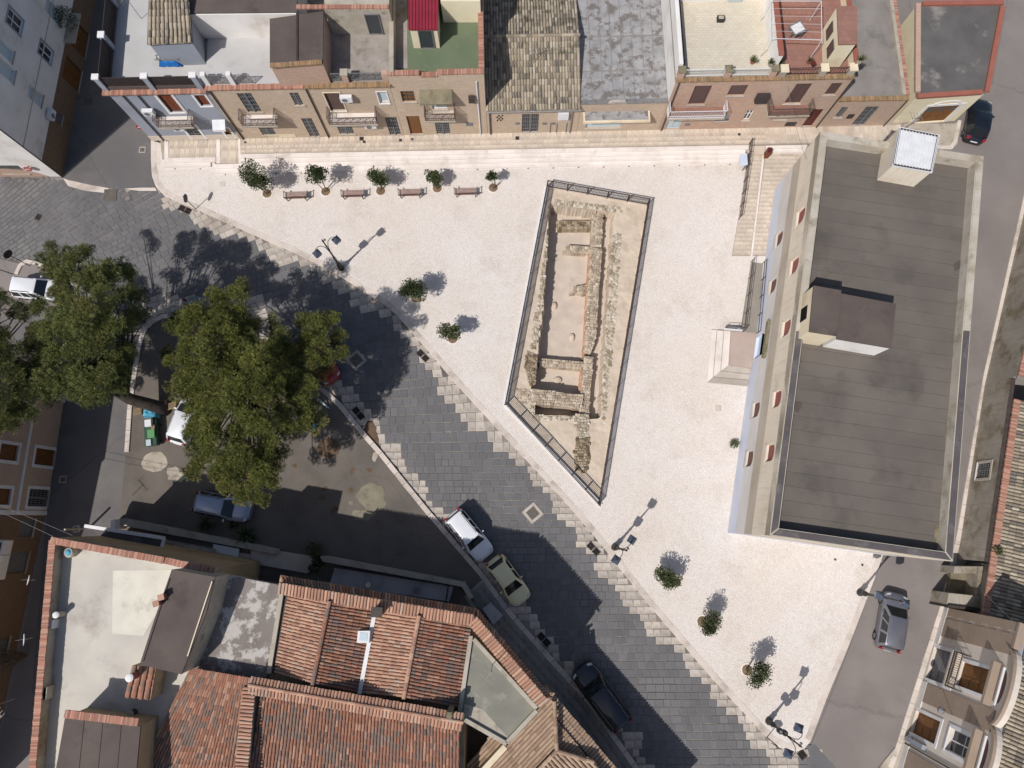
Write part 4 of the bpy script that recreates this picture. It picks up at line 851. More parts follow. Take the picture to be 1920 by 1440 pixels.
for i in range(n): a0,a1=math.pi*i/n,math.pi*(i+1)/n; mb.add([FW.pt(cx+math.cos(a)*rr*1.1,r[3]+.22+math.sin(a)*rr*.45,oo) for oo in (.004,.05) for a,rr in((a0,.75),(a1,.75),(a1,1.0),(a0,1.0))],[(4,5,6,7),(0,4,7,3),(3,7,6,2),(1,0,4,5) ])
mb.build('arch_moulding',m_trim,o)
q=[Vector((*p,0)) for p in pl]; mb=MB(); cc=[(fa.x,fa.y),(pl[1][0],pl[1][1]),(pl[2][0],pl[2][1]),(pl[3][0],pl[3][1])]
for i in range(1,4): a,b=cc[i],cc[(i+1)%4]; mb.add([(a[0],a[1],gz),(b[0],b[1],gz),(b[0],b[1],zt11),(a[0],a[1],zt11)],[(0,1,2,3)])
mb.build('side_wall',m_yellow,h11)
m_darkroof=M('dark_roof',lin(102,98,96),lin(88,85,84),s=.5,rough=.8,fine=.12,dirt=lin(142,136,130),dscale=.35,dlo=.56,dhi=.68)
MB().prism(cc,zt11-.2,zt11).build('roof',m_darkroof,h11)
for i in range(4):
    a,b=Vector((*cc[i],0)),Vector((*cc[(i+1)%4],0)); d=(b-a).normalized(); wallbar(a-d*.0,b-d*.36,zt11+.002,zt11+.18,.36,h11,m_copp if i!=3 else m_brickr,'parapet')
# ---------------- large ochre and white building on the east side ----------------
m_blue=M('bluish_plaster',lin(206,210,222),lin(196,201,214),s=.4,rough=.9,fine=.04,dirt=lin(182,186,198),dscale=.4,dlo=.58,dhi=.8)
m_pale=M('pale_plaster',lin(208,204,200),lin(198,193,188),s=.4,rough=.9,fine=.05,dirt=lin(180,172,164),dscale=.4,dlo=.57,dhi=.8)
m_beige=M('beige_plaster',lin(184,172,158),lin(174,162,146),s=.4,rough=.9,fine=.05,dirt=lin(160,148,132),dscale=.4,dlo=.57,dhi=.8)
m_cream2=M('warm_cream_plaster',lin(222,210,192),lin(212,198,178),s=.35,rough=.9,fine=.05,dirt=lin(190,174,150),dscale=.35,dlo=.55,dhi=.78,streak=lin(196,182,162))
m_para=M('weathered_parapet',lin(184,176,164),lin(168,158,142),s=.7,rough=.92,fine=.14,dirt=lin(134,124,104),dscale=.8,dlo=.52,dhi=.7)
m_parad=M('bitumen_parapet',lin(92,86,86),lin(80,74,75),s=.6,rough=.8,fine=.1,dirt=lin(112,106,104),dscale=.8)
m_redsh=M('red_shutter',lin(142,84,78),lin(130,76,70),s=1,rough=.7,fine=.08)
m_brsh=M('rust_shutter',lin(112,76,62),lin(100,68,56),s=1,rough=.7,fine=.08)
HZ=8.6; RZ=7.75
m_sheet=M('roof_sheet',lin(106,99,92),lin(97,90,84),s=.35,rough=.85,fine=.09,fscale=16,dirt=lin(82,76,71),dscale=.28,dlo=.52,dhi=.72,var=.04,bump=.15,bscale=24)
tb=thing('municipal_building','large cream and pale blue building with brown flat roof beside the plaza','building',P(1560,700,0))
NW=P(1539,246,HZ); NE=P(1845,293,HZ); SE=P(1787,1053,HZ); SW=P(1443,1004,HZ); CQ=[NW,NE,SE,SW]
TF=Facade((NW.x,NW.y,ZP),(SW.x,SW.y,ZP),ZP); T2=Facade((SW.x,SW.y,ZP),(SE.x,SE.y,ZP),ZP); T3=Facade((SE.x,SE.y,ZP),(NE.x,NE.y,ZP),ZP); T4=Facade((NE.x,NE.y,ZP),(NW.x,NW.y,ZP),ZP)
wins=[]
for cx,cy,kind in [(1499,407,'u'),(1487,500,'u'),(1463,622,'u'),(1456,748,'u'),(1443,849,'u'),(1455,453,'l'),(1445,539,'l'),(1417,768,'l'),(1404,860,'l')]:
    u,v=TF.uv(cx,cy); v=6.75 if kind=='u' else 2.75; wins.append((u-.55,v-.75,u+.55,v+.7,kind))
dr=TF.uv(1424,648)[0]; door=(dr-.85,.55,dr+.85,3.0)
bands=[(-.1,1.85,m_blue,'lower_wall'),(1.85,3.7,m_pale,'lower_wall'),(3.7,5.2,m_beige,'band_wall'),(5.2,HZ-ZP-.02,m_cream2,'upper_wall')]
for F_,isw in ((TF,1),(T2,0),(T3,0),(T4,0)):
    for v0,v1,mt,nm in bands:
        hs=[]
        if isw:
            for wv in wins:
                if wv[1]<v1 and wv[3]>v0: hs.append((wv[0],max(wv[1],v0),wv[2],min(wv[3],v1)))
            if door[1]<v1 and door[3]>v0: hs.append((door[0],max(door[1],v0),door[2],min(door[3],v1)))
        mb=MB(); F_.wall(mb,0,v0,F_.L,v1,hs,.3); mb.build(nm,mt,tb)
for wv in wins:
    cr=(wv[2]-wv[0])/2; o=TF.slab(MB(),wv[0],wv[1],wv[2],wv[3],-.32,-.13).build('window',m_redsh if wv[4]=='u' else m_brsh,tb)
    mb=MB(); n=6; c=(wv[0]+wv[2])/2      # spandrels turn the square head into an arch
    for s in (-1,1):
        pts=[(c+s*cr,wv[3])]+[(c+s*cr*math.sin(math.pi/2*i/n)*1.0,wv[3]-.45+.45*math.cos(math.pi/2*i/n)) for i in range(n+1)]
        ft=[TF.pt(a,b,.001) for a,b in pts]; bk=[TF.pt(a,b,-.125) for a,b in pts]; k=len(pts); mb.add(ft+bk,[tuple(range(k)) if s>0 else tuple(range(k))[::-1]]+[(i,(i+1)%k,k+(i+1)%k,k+i) for i in range(k)])
    mb.build('arch_spandrel',m_cream2 if wv[4]=='u' else m_pale,o)
    TF.slab(MB(),wv[0]-.05,wv[1]-.1,wv[2]+.05,wv[1]-.003,-.2,.1).build('sill',m_lime,o)
o=opening(TF,door,'door',tb,.25,M('pale_blue_door',lin(186,204,220),lin(176,194,212),s=1,rough=.5,fine=.05),None); TF.slab(MB(),dr-.35,1.4,dr+.35,2.4,-.21,-.18).build('door_glass',m_glass,o)
TF.slab(MB(),door[0]-.5,3.05,door[2]+.5,3.45,.003,.22).build('stone_lintel',m_moss,tb)
# parapet and roof of membrane sheets
def inset(q,d):
    c=sum((Vector(p) for p in q),Vector())/len(q); out=[]
    n=len(q); q=ccw(q)
    for i in range(n):
        a,b,cx_=Vector(q[i-1]),Vector(q[i]),Vector(q[(i+1)%n]); e1=(b-a);e1.z=0;e1.normalize();e2=(cx_-b);e2.z=0;e2.normalize(); n1=Vector((-e1.y,e1.x,0));n2=Vector((-e2.y,e2.x,0)); m_=(n1+n2); m_/=max(.2,m_.length_squared)/2; out.append(b+m_*d)
    return out
inn=inset(CQ,.5); outr=ccw(CQ)
for i in range(4):
    a,b=outr[i],outr[(i+1)%4]; c,d=inn[(i+1)%4],inn[i]
    # each side of the parapet split where the membrane upstand starts
    south=lambda p:PX(p)[1]>640
    if abs(PX(a)[1]-PX(b)[1])>300:
        ym=(640-PX(a)[1])/(PX(b)[1]-PX(a)[1]); m1=a.lerp(b,ym); m2=d.lerp(c,ym); segs=[([a,m1,m2,d],m_para if PX(a)[1]<640 else m_parad),([m1,b,c,m2],m_para if PX(b)[1]<640 else m_parad)]
    else: segs=[([a,b,c,d],m_para if PX(a)[1]<640 else m_parad)]
    for pl,mt in segs: MB().prism(pl,RZ,HZ-.02).build('parapet',mt if mt==m_para else m_para,tb); MB().prism(inset(pl,.06),HZ-.019,HZ+.02).build('parapet_cap',mt,tb)
ni=[P(1551,265,RZ),P(1822,303,RZ)]; 
A,B,C,D=inn[0],inn[1],inn[2],inn[3]
qs=sorted(inn,key=lambda p:p.y); lo=sorted(qs[:2],key=lambda p:p.x); hi=sorted(qs[2:],key=lambda p:p.x); sl_,sr_=lo; nl_,nr_=hi
MB().prism([sl_,sr_,nr_,nl_],RZ-.3,RZ-.03).build('roof_deck',m_bitum2,tb)
ns=29
for i in range(ns):
    t0,t1=(i+.006)/ns,(i+.994)/ns; a,b,c,d=sl_.lerp(nl_,t0),sr_.lerp(nr_,t0),sr_.lerp(nr_,t1),sl_.lerp(nl_,t1); zj=U(.0,.006)
    MB().add([(a.x,a.y,RZ+.014+zj),(b.x,b.y,RZ+.014+zj),(c.x,c.y,RZ-.004+zj),(d.x,d.y,RZ-.004+zj),(a.x,a.y,RZ-.03),(b.x,b.y,RZ-.03),(c.x,c.y,RZ-.03),(d.x,d.y,RZ-.03)],[(0,1,2,3),(0,4,5,1),(2,6,7,3),(1,5,6,2),(3,7,4,0)]).build('roof_sheet',m_sheet,tb)
sb=roomtop(tb,'stair_head',[(1526,536),(1577,545),(1569,629),(1518,621)],RZ+2.6,RZ,m_cream,m_bitum,over=.02); sb2=roomtop(tb,'stair_head',[(1578,551),(1679,570),(1671,652),(1570,635)],RZ+2.1,RZ,m_white,m_bitum,over=.03)
blob(1800,498,9,11,RZ+.03,'roof_stain',m_bitum,tb,51,irr=.3,th=.006); blob(1761,1002,9,19,RZ+.03,'roof_stain',m_moss,tb,52,irr=.15,th=.006); blob(1783,824,7,7,RZ+.03,'roof_stain',m_rust,tb,53,irr=.3,th=.006); blob(1496,762,8,9,RZ+.03,'roof_stain',m_bitum,tb,54,irr=.2,th=.004)
SBF=Facade((P(1526,536,RZ+2.6).x,P(1526,536,RZ+2.6).y,RZ),(P(1518,621,RZ+2.6).x,P(1518,621,RZ+2.6).y,RZ),RZ); SBF.slab(MB(),1.0,.9,1.9,1.9,-.1,.012).build('stair_window',m_dark,sb)
ss=roomtop(tb,'roof_shed',[(1687,239),(1761,254),(1747,322),(1675,309)],RZ+2.1,RZ,m_cream2,m_whitem,over=.06)
mb=MB(); a0,a1,b0,b1=[P(x,y,RZ+2.12) for x,y in ((1688,241),(1759,255),(1676,308),(1746,320))]
for i in range(13): t=i/12; mb.bar(a0.lerp(a1,t),b0.lerp(b1,t),.05,.03)
mb.build('roof_rib',m_whitem,ss); 
for a,b in ((a0,a1),(a1,b1),(b1,b0),(b0,a0)): MB().bar(a-Vector((0,0,.06)),b-Vector((0,0,.06)),.12,.12).build('roof_edge',m_rail,ss)
# steps, landing and ramp at the door
ent=thing('entrance_steps','white stone steps and landing at the blue door of the cream building','steps',P(1385,650,ZP))
def pp(px,z0,z1,name,mat,parent): return MB().prism([(v.x,v.y) for v in PL(px,z1)],z0,z1).build(name,mat,parent)
lp=[(1371,621),(1424,624),(1409,690),(1367,684)]
pp(lp,ZP,.62,'landing',M('landing_stone',lin(178,160,150),lin(166,148,138),s=.6,rough=.85,fine=.08,dirt=lin(140,124,114),dscale=.7,dlo=.56,dhi=.75),ent); S=[((1371,621),(1367,684),(1409,690)),((1358,620),(1352,695),(1407,701)),((1345,619),(1338,706),(1404,712)),((1334,618),(1326,717),(1401,724))]
for k in range(3):
    a,b,c=S[k]; a2,b2,c2=S[k+1]; z1=.62-.125*(k+1)
    e=3; pp([(a2[0]+e*.7,a2[1]),a,b,(b2[0]+e*.7,b2[1]-e*.5)],ZP-.02,z1-.05,'riser',m_mort,ent); pp([(b2[0]+e*.7,b2[1]-e*.5),b,c,(c2[0],c2[1]-e*.7)],ZP-.02,z1-.052,'riser',m_mort,ent)
    pp([a2,(a[0]-1.2,a[1]),(b[0]-1.2,b[1]+.8),b2],z1-.049,z1,'step_slab',m_step,ent); pp([b2,(b[0]-1.2,b[1]+.8),(c[0],c[1]+1.0),c2],z1-.051,z1-.002,'step_slab',m_lime,ent)
rmp=thing('access_ramp','grey concrete access ramp with handrails along the cream building','ramp',P(1410,560,ZP))
q=[P(1408,491,ZP),P(1431,494,ZP),P(1419,628,.6),P(1391,622,.6)]; MB().add(q+[Vector((p.x,p.y,ZP-.03)) for p in q],[(0,1,2,3)[::-1],(0,1,5,4),(1,2,6,5),(2,3,7,6),(3,0,4,7)]).build('ramp_slab',M('ramp_concrete',lin(150,142,132),lin(140,132,122),s=.6,rough=.9,fine=.06),rmp)
def hand(a,b,n,ht,parent,name='handrail',mids=(.45,),mat=None):
    a,b=Vector(a),Vector(b); mb=MB(); up=Vector((0,0,ht))
    for h in (1.0,)+tuple(mids): mb.tube([a+up*h,b+up*h],.024,6)
    for i in range(n+1): p=a.lerp(b,i/n); mb.tube([p,p+up],.026,6)
    return mb.build(name,mat or m_rail,parent)
hand(P(1408,491,ZP),P(1392,622,.6),4,.95,rmp); hand(P(1430,494,ZP),P(1418,626,.6),4,.95,rmp); hand(P(1357,619,.3),P(1394,622,.6),2,.95,rmp,mids=(.3,.65),mat=m_metal)
MB().bar(P(1357,617,.95),P(1392,620,1.1),.05,.35).build('panel',m_whitem,rmp)
# ---------------- north-west apartment building ----------------
ap=thing('apartment_house','tall white plastered house with brown brick ground floor at the street corner','house',P(60,200,0))
c0=P(117,331,0); c1=P(184,-20,0); cW=P(-160,331,0); AF=Facade(c0,c1+(c1-c0)*.15,0); AS=Facade(cW,c0,0); ah=9.3
def cwin(F_,px,py,w_,h_): u,v=F_.uv(px,py); return (u-w_/2,v-h_/2,u+w_/2,v+h_/2)
ops=[(cwin(AF,86,98,1.1,1.5),'glass'),(cwin(AF,28,40,1.2,1.5),'glass'),(cwin(AF,66,180,1.0,1.5),'blind'),(cwin(AF,11,96,.9,1.4),'blind'),(cwin(AF,9,130,1.0,1.9),'blind'),(cwin(AF,100,22,1.1,1.8),'blind')]
low=[(cwin(AF,110,222,.8,.7),'bars'),((AF.uv(148,150)[0]-1.0,.05,AF.uv(148,150)[0]+.9,2.1),'door'),((AF.uv(160,85)[0]-1.1,.05,AF.uv(160,85)[0]+1.1,2.2),'door')]
mb=MB(); AF.wall(mb,0,2.45,AF.L,ah,[o[0] for o in ops]); mb.build('upper_wall',m_white,ap); mb=MB(); AF.wall(mb,0,0,AF.L,2.45,[o[0] for o in low]); mb.build('brick_wall',m_brickb,ap)
for r,k in ops: opening(AF,r,k,ap,surround=m_grey if k=='glass' else None,sw=.1)
for r,k in low: opening(AF,r,k,ap,mat=m_wood)
AF.slab(MB(),0,2.4,AF.L,2.5,.002,.05).build('string_course',m_brickb,ap); AF.slab(MB(),0,4.55,AF.L,4.62,.002,.03).build('string_course',m_beige,ap)
acunit(AF,AF.uv(88,213)[0],2.55,ap); AF.slab(MB(),AF.uv(118,45)[0]-1.3,2.6,AF.uv(118,45)[0]+1.3,2.72,.0,.9).build('balcony',m_conc,ap)
s0=(cwin(AS,20,318,2.0,1.3),'bars'); mb=MB(); AS.wall(mb,0,0,AS.L,ah,[s0[0]]); mb.build('south_wall',m_white,ap); opening(AS,s0[0],s0[1],ap)
mb=MB(); mb.add([AS.pt(AS.L-5.5,.0,.006),AS.pt(AS.L-1.0,.0,.006),AS.pt(AS.L-1.6,.7,.006),AS.pt(AS.L-2.5,1.15,.006),AS.pt(AS.L-5.5,1.5,.006)],[(0,1,2,3,4)]); mb.build('bare_brick',m_brickr,ap)
MB().prism([cW,c0,AF.b,AF.b+Vector((-18,0,0))],ah,ah+.15).build('roof',m_bitum,ap)
MB().tube([AF.pt(0,0,.05)+Vector((-.02,-.06,0)),AF.pt(0,ah,.05)+Vector((-.02,-.06,0))],.05,6).build('downpipe',m_pipe,ap)
# ---------------- houses on the left edge ----------------
l1=thing('left_house','pinkish brick house with white window frames on the shaded left street','house',P(60,860,0))
LS=P(86,966,0); LN=P(121,744,0); LF=Facade(LS,LN,0); lh=7.1
ops=[((3.5,.05,4.65,2.2),'door'),((.6,.05,1.8,2.2),'bardoor'),((3.55,4.0,4.6,5.7),'shutter'),((.65,4.0,1.7,5.7),'shutter'),((6.5,4.0,7.5,5.7),'shutter')]
mb=MB(); LF.wall(mb,0,0,LF.L,lh,[o[0] for o in ops]); mb.build('wall',m_brickp,l1)
for r,k in ops: opening(LF,r,k,l1,surround=m_trim,sw=.22,mat=m_wood)
LF.slab(MB(),0,3.1,LF.L,3.3,.002,.12).build('string_course',m_trim,l1); LF.slab(MB(),LF.L-.45,0,LF.L,lh,.003,.1).build('pilaster',m_trim,l1); LF.slab(MB(),0,0,.3,lh,.003,.06).build('pilaster',m_trim,l1)
LW=Vector((-9,-1.2,0)); mb=MB(); up=Vector((0,0,lh))
for a,b in ((LN,LN+LW),(LN+LW,LS+LW),(LS+LW,LS)): mb.add([a,b,b+up,a+up],[(0,1,2,3)])
mb.build('side_wall',m_brickp,l1); MB().prism([LS,LN,LN+LW,LS+LW],lh,lh+.15).build('roof',m_bitum,l1)
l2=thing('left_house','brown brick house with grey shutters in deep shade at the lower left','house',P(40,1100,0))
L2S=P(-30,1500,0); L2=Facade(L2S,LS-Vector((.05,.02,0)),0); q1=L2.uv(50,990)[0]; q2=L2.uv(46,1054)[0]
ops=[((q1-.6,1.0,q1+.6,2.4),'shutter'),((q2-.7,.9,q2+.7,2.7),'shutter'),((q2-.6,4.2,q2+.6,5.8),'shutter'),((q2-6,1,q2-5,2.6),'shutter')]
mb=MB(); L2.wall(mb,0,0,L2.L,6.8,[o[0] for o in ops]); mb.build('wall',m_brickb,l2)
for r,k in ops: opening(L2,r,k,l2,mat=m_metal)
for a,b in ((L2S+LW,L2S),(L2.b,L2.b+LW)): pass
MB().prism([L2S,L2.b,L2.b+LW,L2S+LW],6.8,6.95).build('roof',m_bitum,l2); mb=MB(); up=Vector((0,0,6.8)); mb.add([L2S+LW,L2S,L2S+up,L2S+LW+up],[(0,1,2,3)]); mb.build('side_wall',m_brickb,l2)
bu=L2.uv(10,1045)[0]; o=L2.slab(MB(),bu-1.3,3.85,bu+1.2,4.0,.003,.75).build('balcony',m_white,l2); L2.slab(MB(),bu-1.2,4.001,bu+1.1,4.03,.01,.62).build('balcony_floor',m_rtile,o)
for a,b,c,d in ((bu-1.3,bu+1.2,.65,.75),(bu+1.08,bu+1.2,.01,.65),(bu-1.3,bu-1.18,.01,.65)): L2.slab(MB(),a,4.0,b,4.75,c,d).build('balcony_wall',m_white,o)
# ---------------- right-hand side: old rendered wall with coppi roof ----------------
m_oldp=M('old_render',lin(168,160,148),lin(150,142,130),s=.4,rough=.92,fine=.12,dirt=lin(112,98,76),dscale=.55,dlo=.5,dhi=.66,streak=lin(136,122,98),cracks=.4)
rb=thing('old_farm_building','long old rendered building with weathered clay tile roof at the right edge','building',P(1860,800,0))
r0=P(1932,345,.1); r1=P(1846,722,.1); r2=P(1803,1003,.1); r3=P(1795,1048,.1)
RA=Facade(r1,r3,.1); RB=Facade(r0,r1,.1); wh=2.9
wu,wv_=RA.uv(1845,882); hole=(wu-.55,.7,wu+.55,2.1); mb=MB(); RA.wall(mb,0,0,RA.L,wh,[hole],.3); RB.wall(mb,0,0,RB.L,wh+.6,[],.3); mb.build('wall',m_oldp,rb); o=opening(RA,hole,'bars',rb,.25,surround=m_lime,sw=.18)
MB().prism([RA.pt(0,0,-.004),RA.pt(0,0,-.3),RA.pt(RA.L,0,-.3),RA.pt(RA.L,0,-.004)],wh+.0,wh+.1).build('wall_top',m_pipe,rb)
edgecoping(RA.pt(1.5,0,-.55),RA.pt(RA.L+3.5,0,-.55),wh+.12,.45,.12,rb,m_copr); edgecoping(RB.pt(0,0,-.25),RB.pt(RB.L,0,-.25),wh+.7,.5,.12,rb,m_copr)
RA2=RA.L+3.8
A=RA.pt(RA2,wh,-.8); B=RA.pt(1.5,wh,-.8); C=RA.pt(1.5,wh+1.6,-6.5); D=RA.pt(RA2,wh+1.6,-6.5)
tileroof([A,B,C,D],rb,m_coppo,300,.24,.42); mb=MB(); up=Vector((0,0,-wh)); 
mb.add([RA.pt(RA2,0,-.5),RA.pt(RA2,0,-6.5),RA.pt(RA2,wh+1.6,-6.5),RA.pt(RA2,wh,-.5)],[(0,1,2,3)]); mb.add([RA.pt(1.5,0,-.5),RA.pt(1.5,0,-6.5),RA.pt(1.5,wh+1.6,-6.5),RA.pt(1.5,wh,-.5)],[(3,2,1,0)]); mb.add([RA.pt(RA.L,0,-.8),RA.pt(RA2,0,-.8),RA.pt(RA2,wh,-.8),RA.pt(RA.L,wh,-.8)],[(0,1,2,3)]); mb.build('end_wall',m_oldp,rb)
MB().prism([RB.pt(0,0,-.3),RB.pt(RB.L,0,-.3),RB.pt(RB.L,0,-6),RB.pt(0,0,-6)],wh+.1,wh+.2).build('roof',m_gravel,rb)
an=thing('yard_wall','low stained stone yard wall between the old building and the ornate house','wall',P(1800,1110,0))
for px,z1,mt,nm in [([(1790,1062),(1846,1062),(1842,1075),(1788,1075)],1.6,m_oldp,'wall'),([(1779,1112),(1838,1118),(1836,1140),(1775,1133)],2.0,m_oldp,'wall'),([(1835,1062),(1846,1062),(1838,1140),(1829,1138)],1.8,m_oldp,'wall')]: pp(px,-.05,z1,nm,mt,an)
pp([(1785,1062),(1846,1062),(1838,1130),(1776,1126)],-.05,.5,'yard_floor',m_moss,an); pp([(1779,1134),(1838,1141),(1836,1146),(1777,1139)],-.05,2.2,'wall_pipe',m_pipe,an)
# ---------------- ornate house at the lower right ----------------
m_orn=M('ornate_cream',lin(212,202,190),lin(202,190,176),s=.4,rough=.9,fine=.05,dirt=lin(186,170,148),dscale=.4,dlo=.56,dhi=.78)
m_taupe=M('taupe_stucco',lin(158,140,124),lin(148,130,114),s=.5,rough=.9,fine=.07)
oh=thing('ornate_house','ornate cream house with taupe rusticated pilasters, curved gables and balcony','house',P(1730,1300,.1))
o0=P(1772,1139,.1); o1=P(1687,1437,.1); OF=Facade(o0,o1+(o1-o0)*.35,.1); OH=7.45
por=(2.85,.05,5.0,2.75); fdr=(3.2,3.35,4.75,6.3); d2=(7.3,.05,8.75,2.9); w2=(7.35,4.0,8.7,6.35)
mb=MB(); OF.wall(mb,0,0,OF.L,OH,[por,fdr,d2,w2],.3); mb.build('wall',m_orn,oh)
o=opening(OF,por,'door',oh,.28,m_metal,m_trim,.25,leaves=1,name='portal'); o=opening(OF,fdr,'door',oh,.22,m_wood,m_trim,.22); o=opening(OF,d2,'door',oh,.28,m_wood,m_trim,.22); opening(OF,w2,'glass',oh,.25,surround=m_trim,sw=.24)
balcony(OF,2.75,5.1,3.2,.65,oh,m_rail,m_slab,bars=.14)
for a in (.75,5.35,9.9):
    for k in range(11):
        v=.55+k*.63; OF.slab(MB(),a,v,a+1.25,v+.6,.003,.07).build('pilaster_block',m_taupe,oh)
for k in range(12): OF.slab(MB(),0,k*.62,(.55 if k%2 else .75),k*.62+.6,.004,.05).build('quoin',m_taupe,oh)
OF.slab(MB(),0,-.05,OF.L,.5,.004,.09).build('plinth',m_blue,oh) if False else [OF.slab(MB(),a,-.05,b,.5,.004,.09).build('plinth',m_pale,oh) for a,b in ((0,2.6),(5.26,7.07),(8.98,OF.L))]
for c,wd in ((3.95,2.3),(8.05,1.85)):
    mb=MB(); n=14; r_=wd
    top=[(c+wd*math.cos(math.pi*i/n),OH+.85*math.sin(math.pi*i/n)) for i in range(n+1)]
    f=[OF.pt(a,b,.0) for a,b in top]; bk=[OF.pt(a,b,-.35) for a,b in top]; k=n+1; mb.add(f+bk,[tuple(range(k))[::-1],tuple(range(k,2*k))]+[(i,i+1,k+i+1,k+i) for i in range(n)]); g_=mb.build('gable',m_orn,oh)
    mb=MB()
    for i in range(n):
        a,b=top[i],top[i+1]; mb.add([OF.pt(a[0],a[1]-.18,.004),OF.pt(b[0],b[1]-.18,.004),OF.pt(b[0],b[1]+.04,.004),OF.pt(a[0],a[1]+.04,.004),OF.pt(a[0],a[1]-.18,.2),OF.pt(b[0],b[1]-.18,.2),OF.pt(b[0],b[1]+.04,.2),OF.pt(a[0],a[1]+.04,.2)],[(4,5,6,7),(0,4,7,3),(1,2,6,5),(3,7,6,2),(0,1,5,4)])
    mb.build('curved_cornice',m_taupe,g_); mb=MB(); rr=1.0; f=[OF.pt(c+rr*math.cos(math.pi*i/10),OH-.1+.3*math.sin(math.pi*i/10),.012) for i in range(11)]; mb.add(f,[tuple(range(11))[::-1]]); mb.build('lunette',m_maroon,g_); OF.slab(MB(),c-1.15,OH-.2,c+1.15,OH-.12,.003,.12).build('sill',m_trim,g_)
    OF.slab(MB(),c-1.3,OH-.75,c+1.3,OH-.52,.003,.5).build('window_hood',m_taupe,oh); OF.slab(MB(),c-1.1,OH-.95,c+1.1,OH-.76,.003,.25).build('hood_moulding',m_pale,oh)
OF.slab(MB(),-.05,OH-.02,OF.L,OH+.2,-.35,.12).build('cornice',m_taupe,oh) if False else [OF.slab(MB(),a,OH+.002,b,OH+.2,-.35,.1).build('cornice',m_taupe,oh) for a,b in ((0,1.6),(6.3,6.15+.05),(9.95,OF.L)) if b>a]
bk=[OF.pt(0,0,-9),OF.pt(OF.L,0,-9)]; mb=MB(); up=Vector((0,0,OH)); a=OF.pt(0,0); b=OF.pt(0,0,-9); mb.add([b,a,a+up,b+up],[(0,1,2,3)]); mb.build('side_wall',m_orn,oh)
A=OF.pt(OF.L,OH-.3,-.9); B=OF.pt(0,OH-.3,-.9); C=OF.pt(0,OH+1.0,-9); D=OF.pt(OF.L,OH+1.0,-9); tileroof([A,B,C,D],oh,m_coppo,300,.24,.42); MB().prism([OF.pt(0,0,-.36),OF.pt(OF.L,0,-.36),OF.pt(OF.L,0,-.9),OF.pt(0,0,-.9)],OH-.6,OH-.3).build('gutter',m_grey,oh)
pipe(OF,9.6,0,OH,oh); OF.slab(MB(),9.1,.2,9.4,2.2,.01,.3).build('meter_box',m_grey,oh)
lb=thing('wall_lantern','iron bracket lantern on the ornate house','lantern',OF.pt(6.6,3.9,.02)); MB().tube([OF.pt(6.6,3.9,.0),OF.pt(6.6,4.1,.6),OF.pt(6.6,4.0,.75)],.03,6).build('bracket',m_galv,lb); q=OF.pt(6.6,3.6,.75); MB().lathe([(.05,q.z),(.2,q.z+.1),(.22,q.z+.3),(.05,q.z+.42)],q.x,q.y,8).build('lamp_shade',m_metal,lb)
# ---------------- block on the south-west side ----------------
m_purple=M('lilac_floor',lin(176,172,174),lin(166,162,164),s=.6,rough=.85,fine=.08,dirt=lin(146,142,144),dscale=.8)
m_gsand=M('grey_green_roof',lin(132,130,118),lin(120,118,108),s=.6,rough=.92,fine=.22,fscale=14,dirt=lin(152,148,138),dscale=.8,dlo=.56,dhi=.7)
m_patch=M('patched_roof',lin(118,110,104),lin(132,124,118),s=.6,rough=.9,fine=.18,fscale=8,dirt=lin(178,172,166),dscale=.85,dlo=.5,dhi=.56)
TZ=8.0; FZ=7.15
def xy(px,z): return [(v.x,v.y) for v in PL(px,z)]
# A: white terrace house
wt=thing('terrace_house','house with large whitewashed roof terrace and brick coped parapets','house',P(300,1150,0))
oA=[(97,1008),(310,1046),(404,1066),(398,1100),(360,1265),(300,1500),(45,1500)]
MB().prism(xy(oA,TZ),-.05,FZ-.02).build('wall',m_ochre,wt)
MB().prism(xy([(100,1012),(404,1070),(398,1100),(355,1270),(300,1500),(50,1500)],FZ+.02),FZ-.018,FZ+.004).build('terrace',m_whitef,wt)
MB().prism(xy([(212,1070),(322,1068),(300,1140),(268,1192),(210,1188)],FZ+.01),FZ+.005,FZ+.012).build('terrace_patch',M('cream_screed',lin(212,207,193),lin(200,195,182),s=.8,rough=.9,fine=.08,dirt=lin(170,164,148),dscale=.9,dlo=.56,dhi=.75),wt)
for a,b,mt in (((97,1008),(310,1046),m_copr),((311,1046),(404,1066),m_copr),((52,1500),(95,1012),m_copr)):
    A,B=P(*a,TZ),P(*b,TZ); d=(B-A).normalized(); n=Vector((d.y,-d.x,0)); 
    A2,B2=A+n*.15+d*.02,B+n*.15-d*.02
    wallbar(A2,B2,FZ,TZ,.3,wt,m_oldp); edgecoping(A2,B2,TZ,.4,.1,wt,m_copr,bw=.09)
room=roomtop(wt,'roof_room',[(322,1068),(403,1082),(386,1150),(340,1264),(262,1246),(290,1160)],9.5,FZ,m_conc,m_bitum,over=.0)
MB().bar(P(398,1090,9.55),P(352,1230,9.55),.06,.1).build('roof_rail',m_cream,room); MB().bar(P(318,1085,9.53),P(268,1240,9.53),.05,.06).build('roof_edge',m_pipe,room)
MB().prism(xy([(395,1072),(530,1098),(500,1270),(365,1262)],FZ),FZ-.5,FZ+.03).build('side_terrace',m_patch,wt)
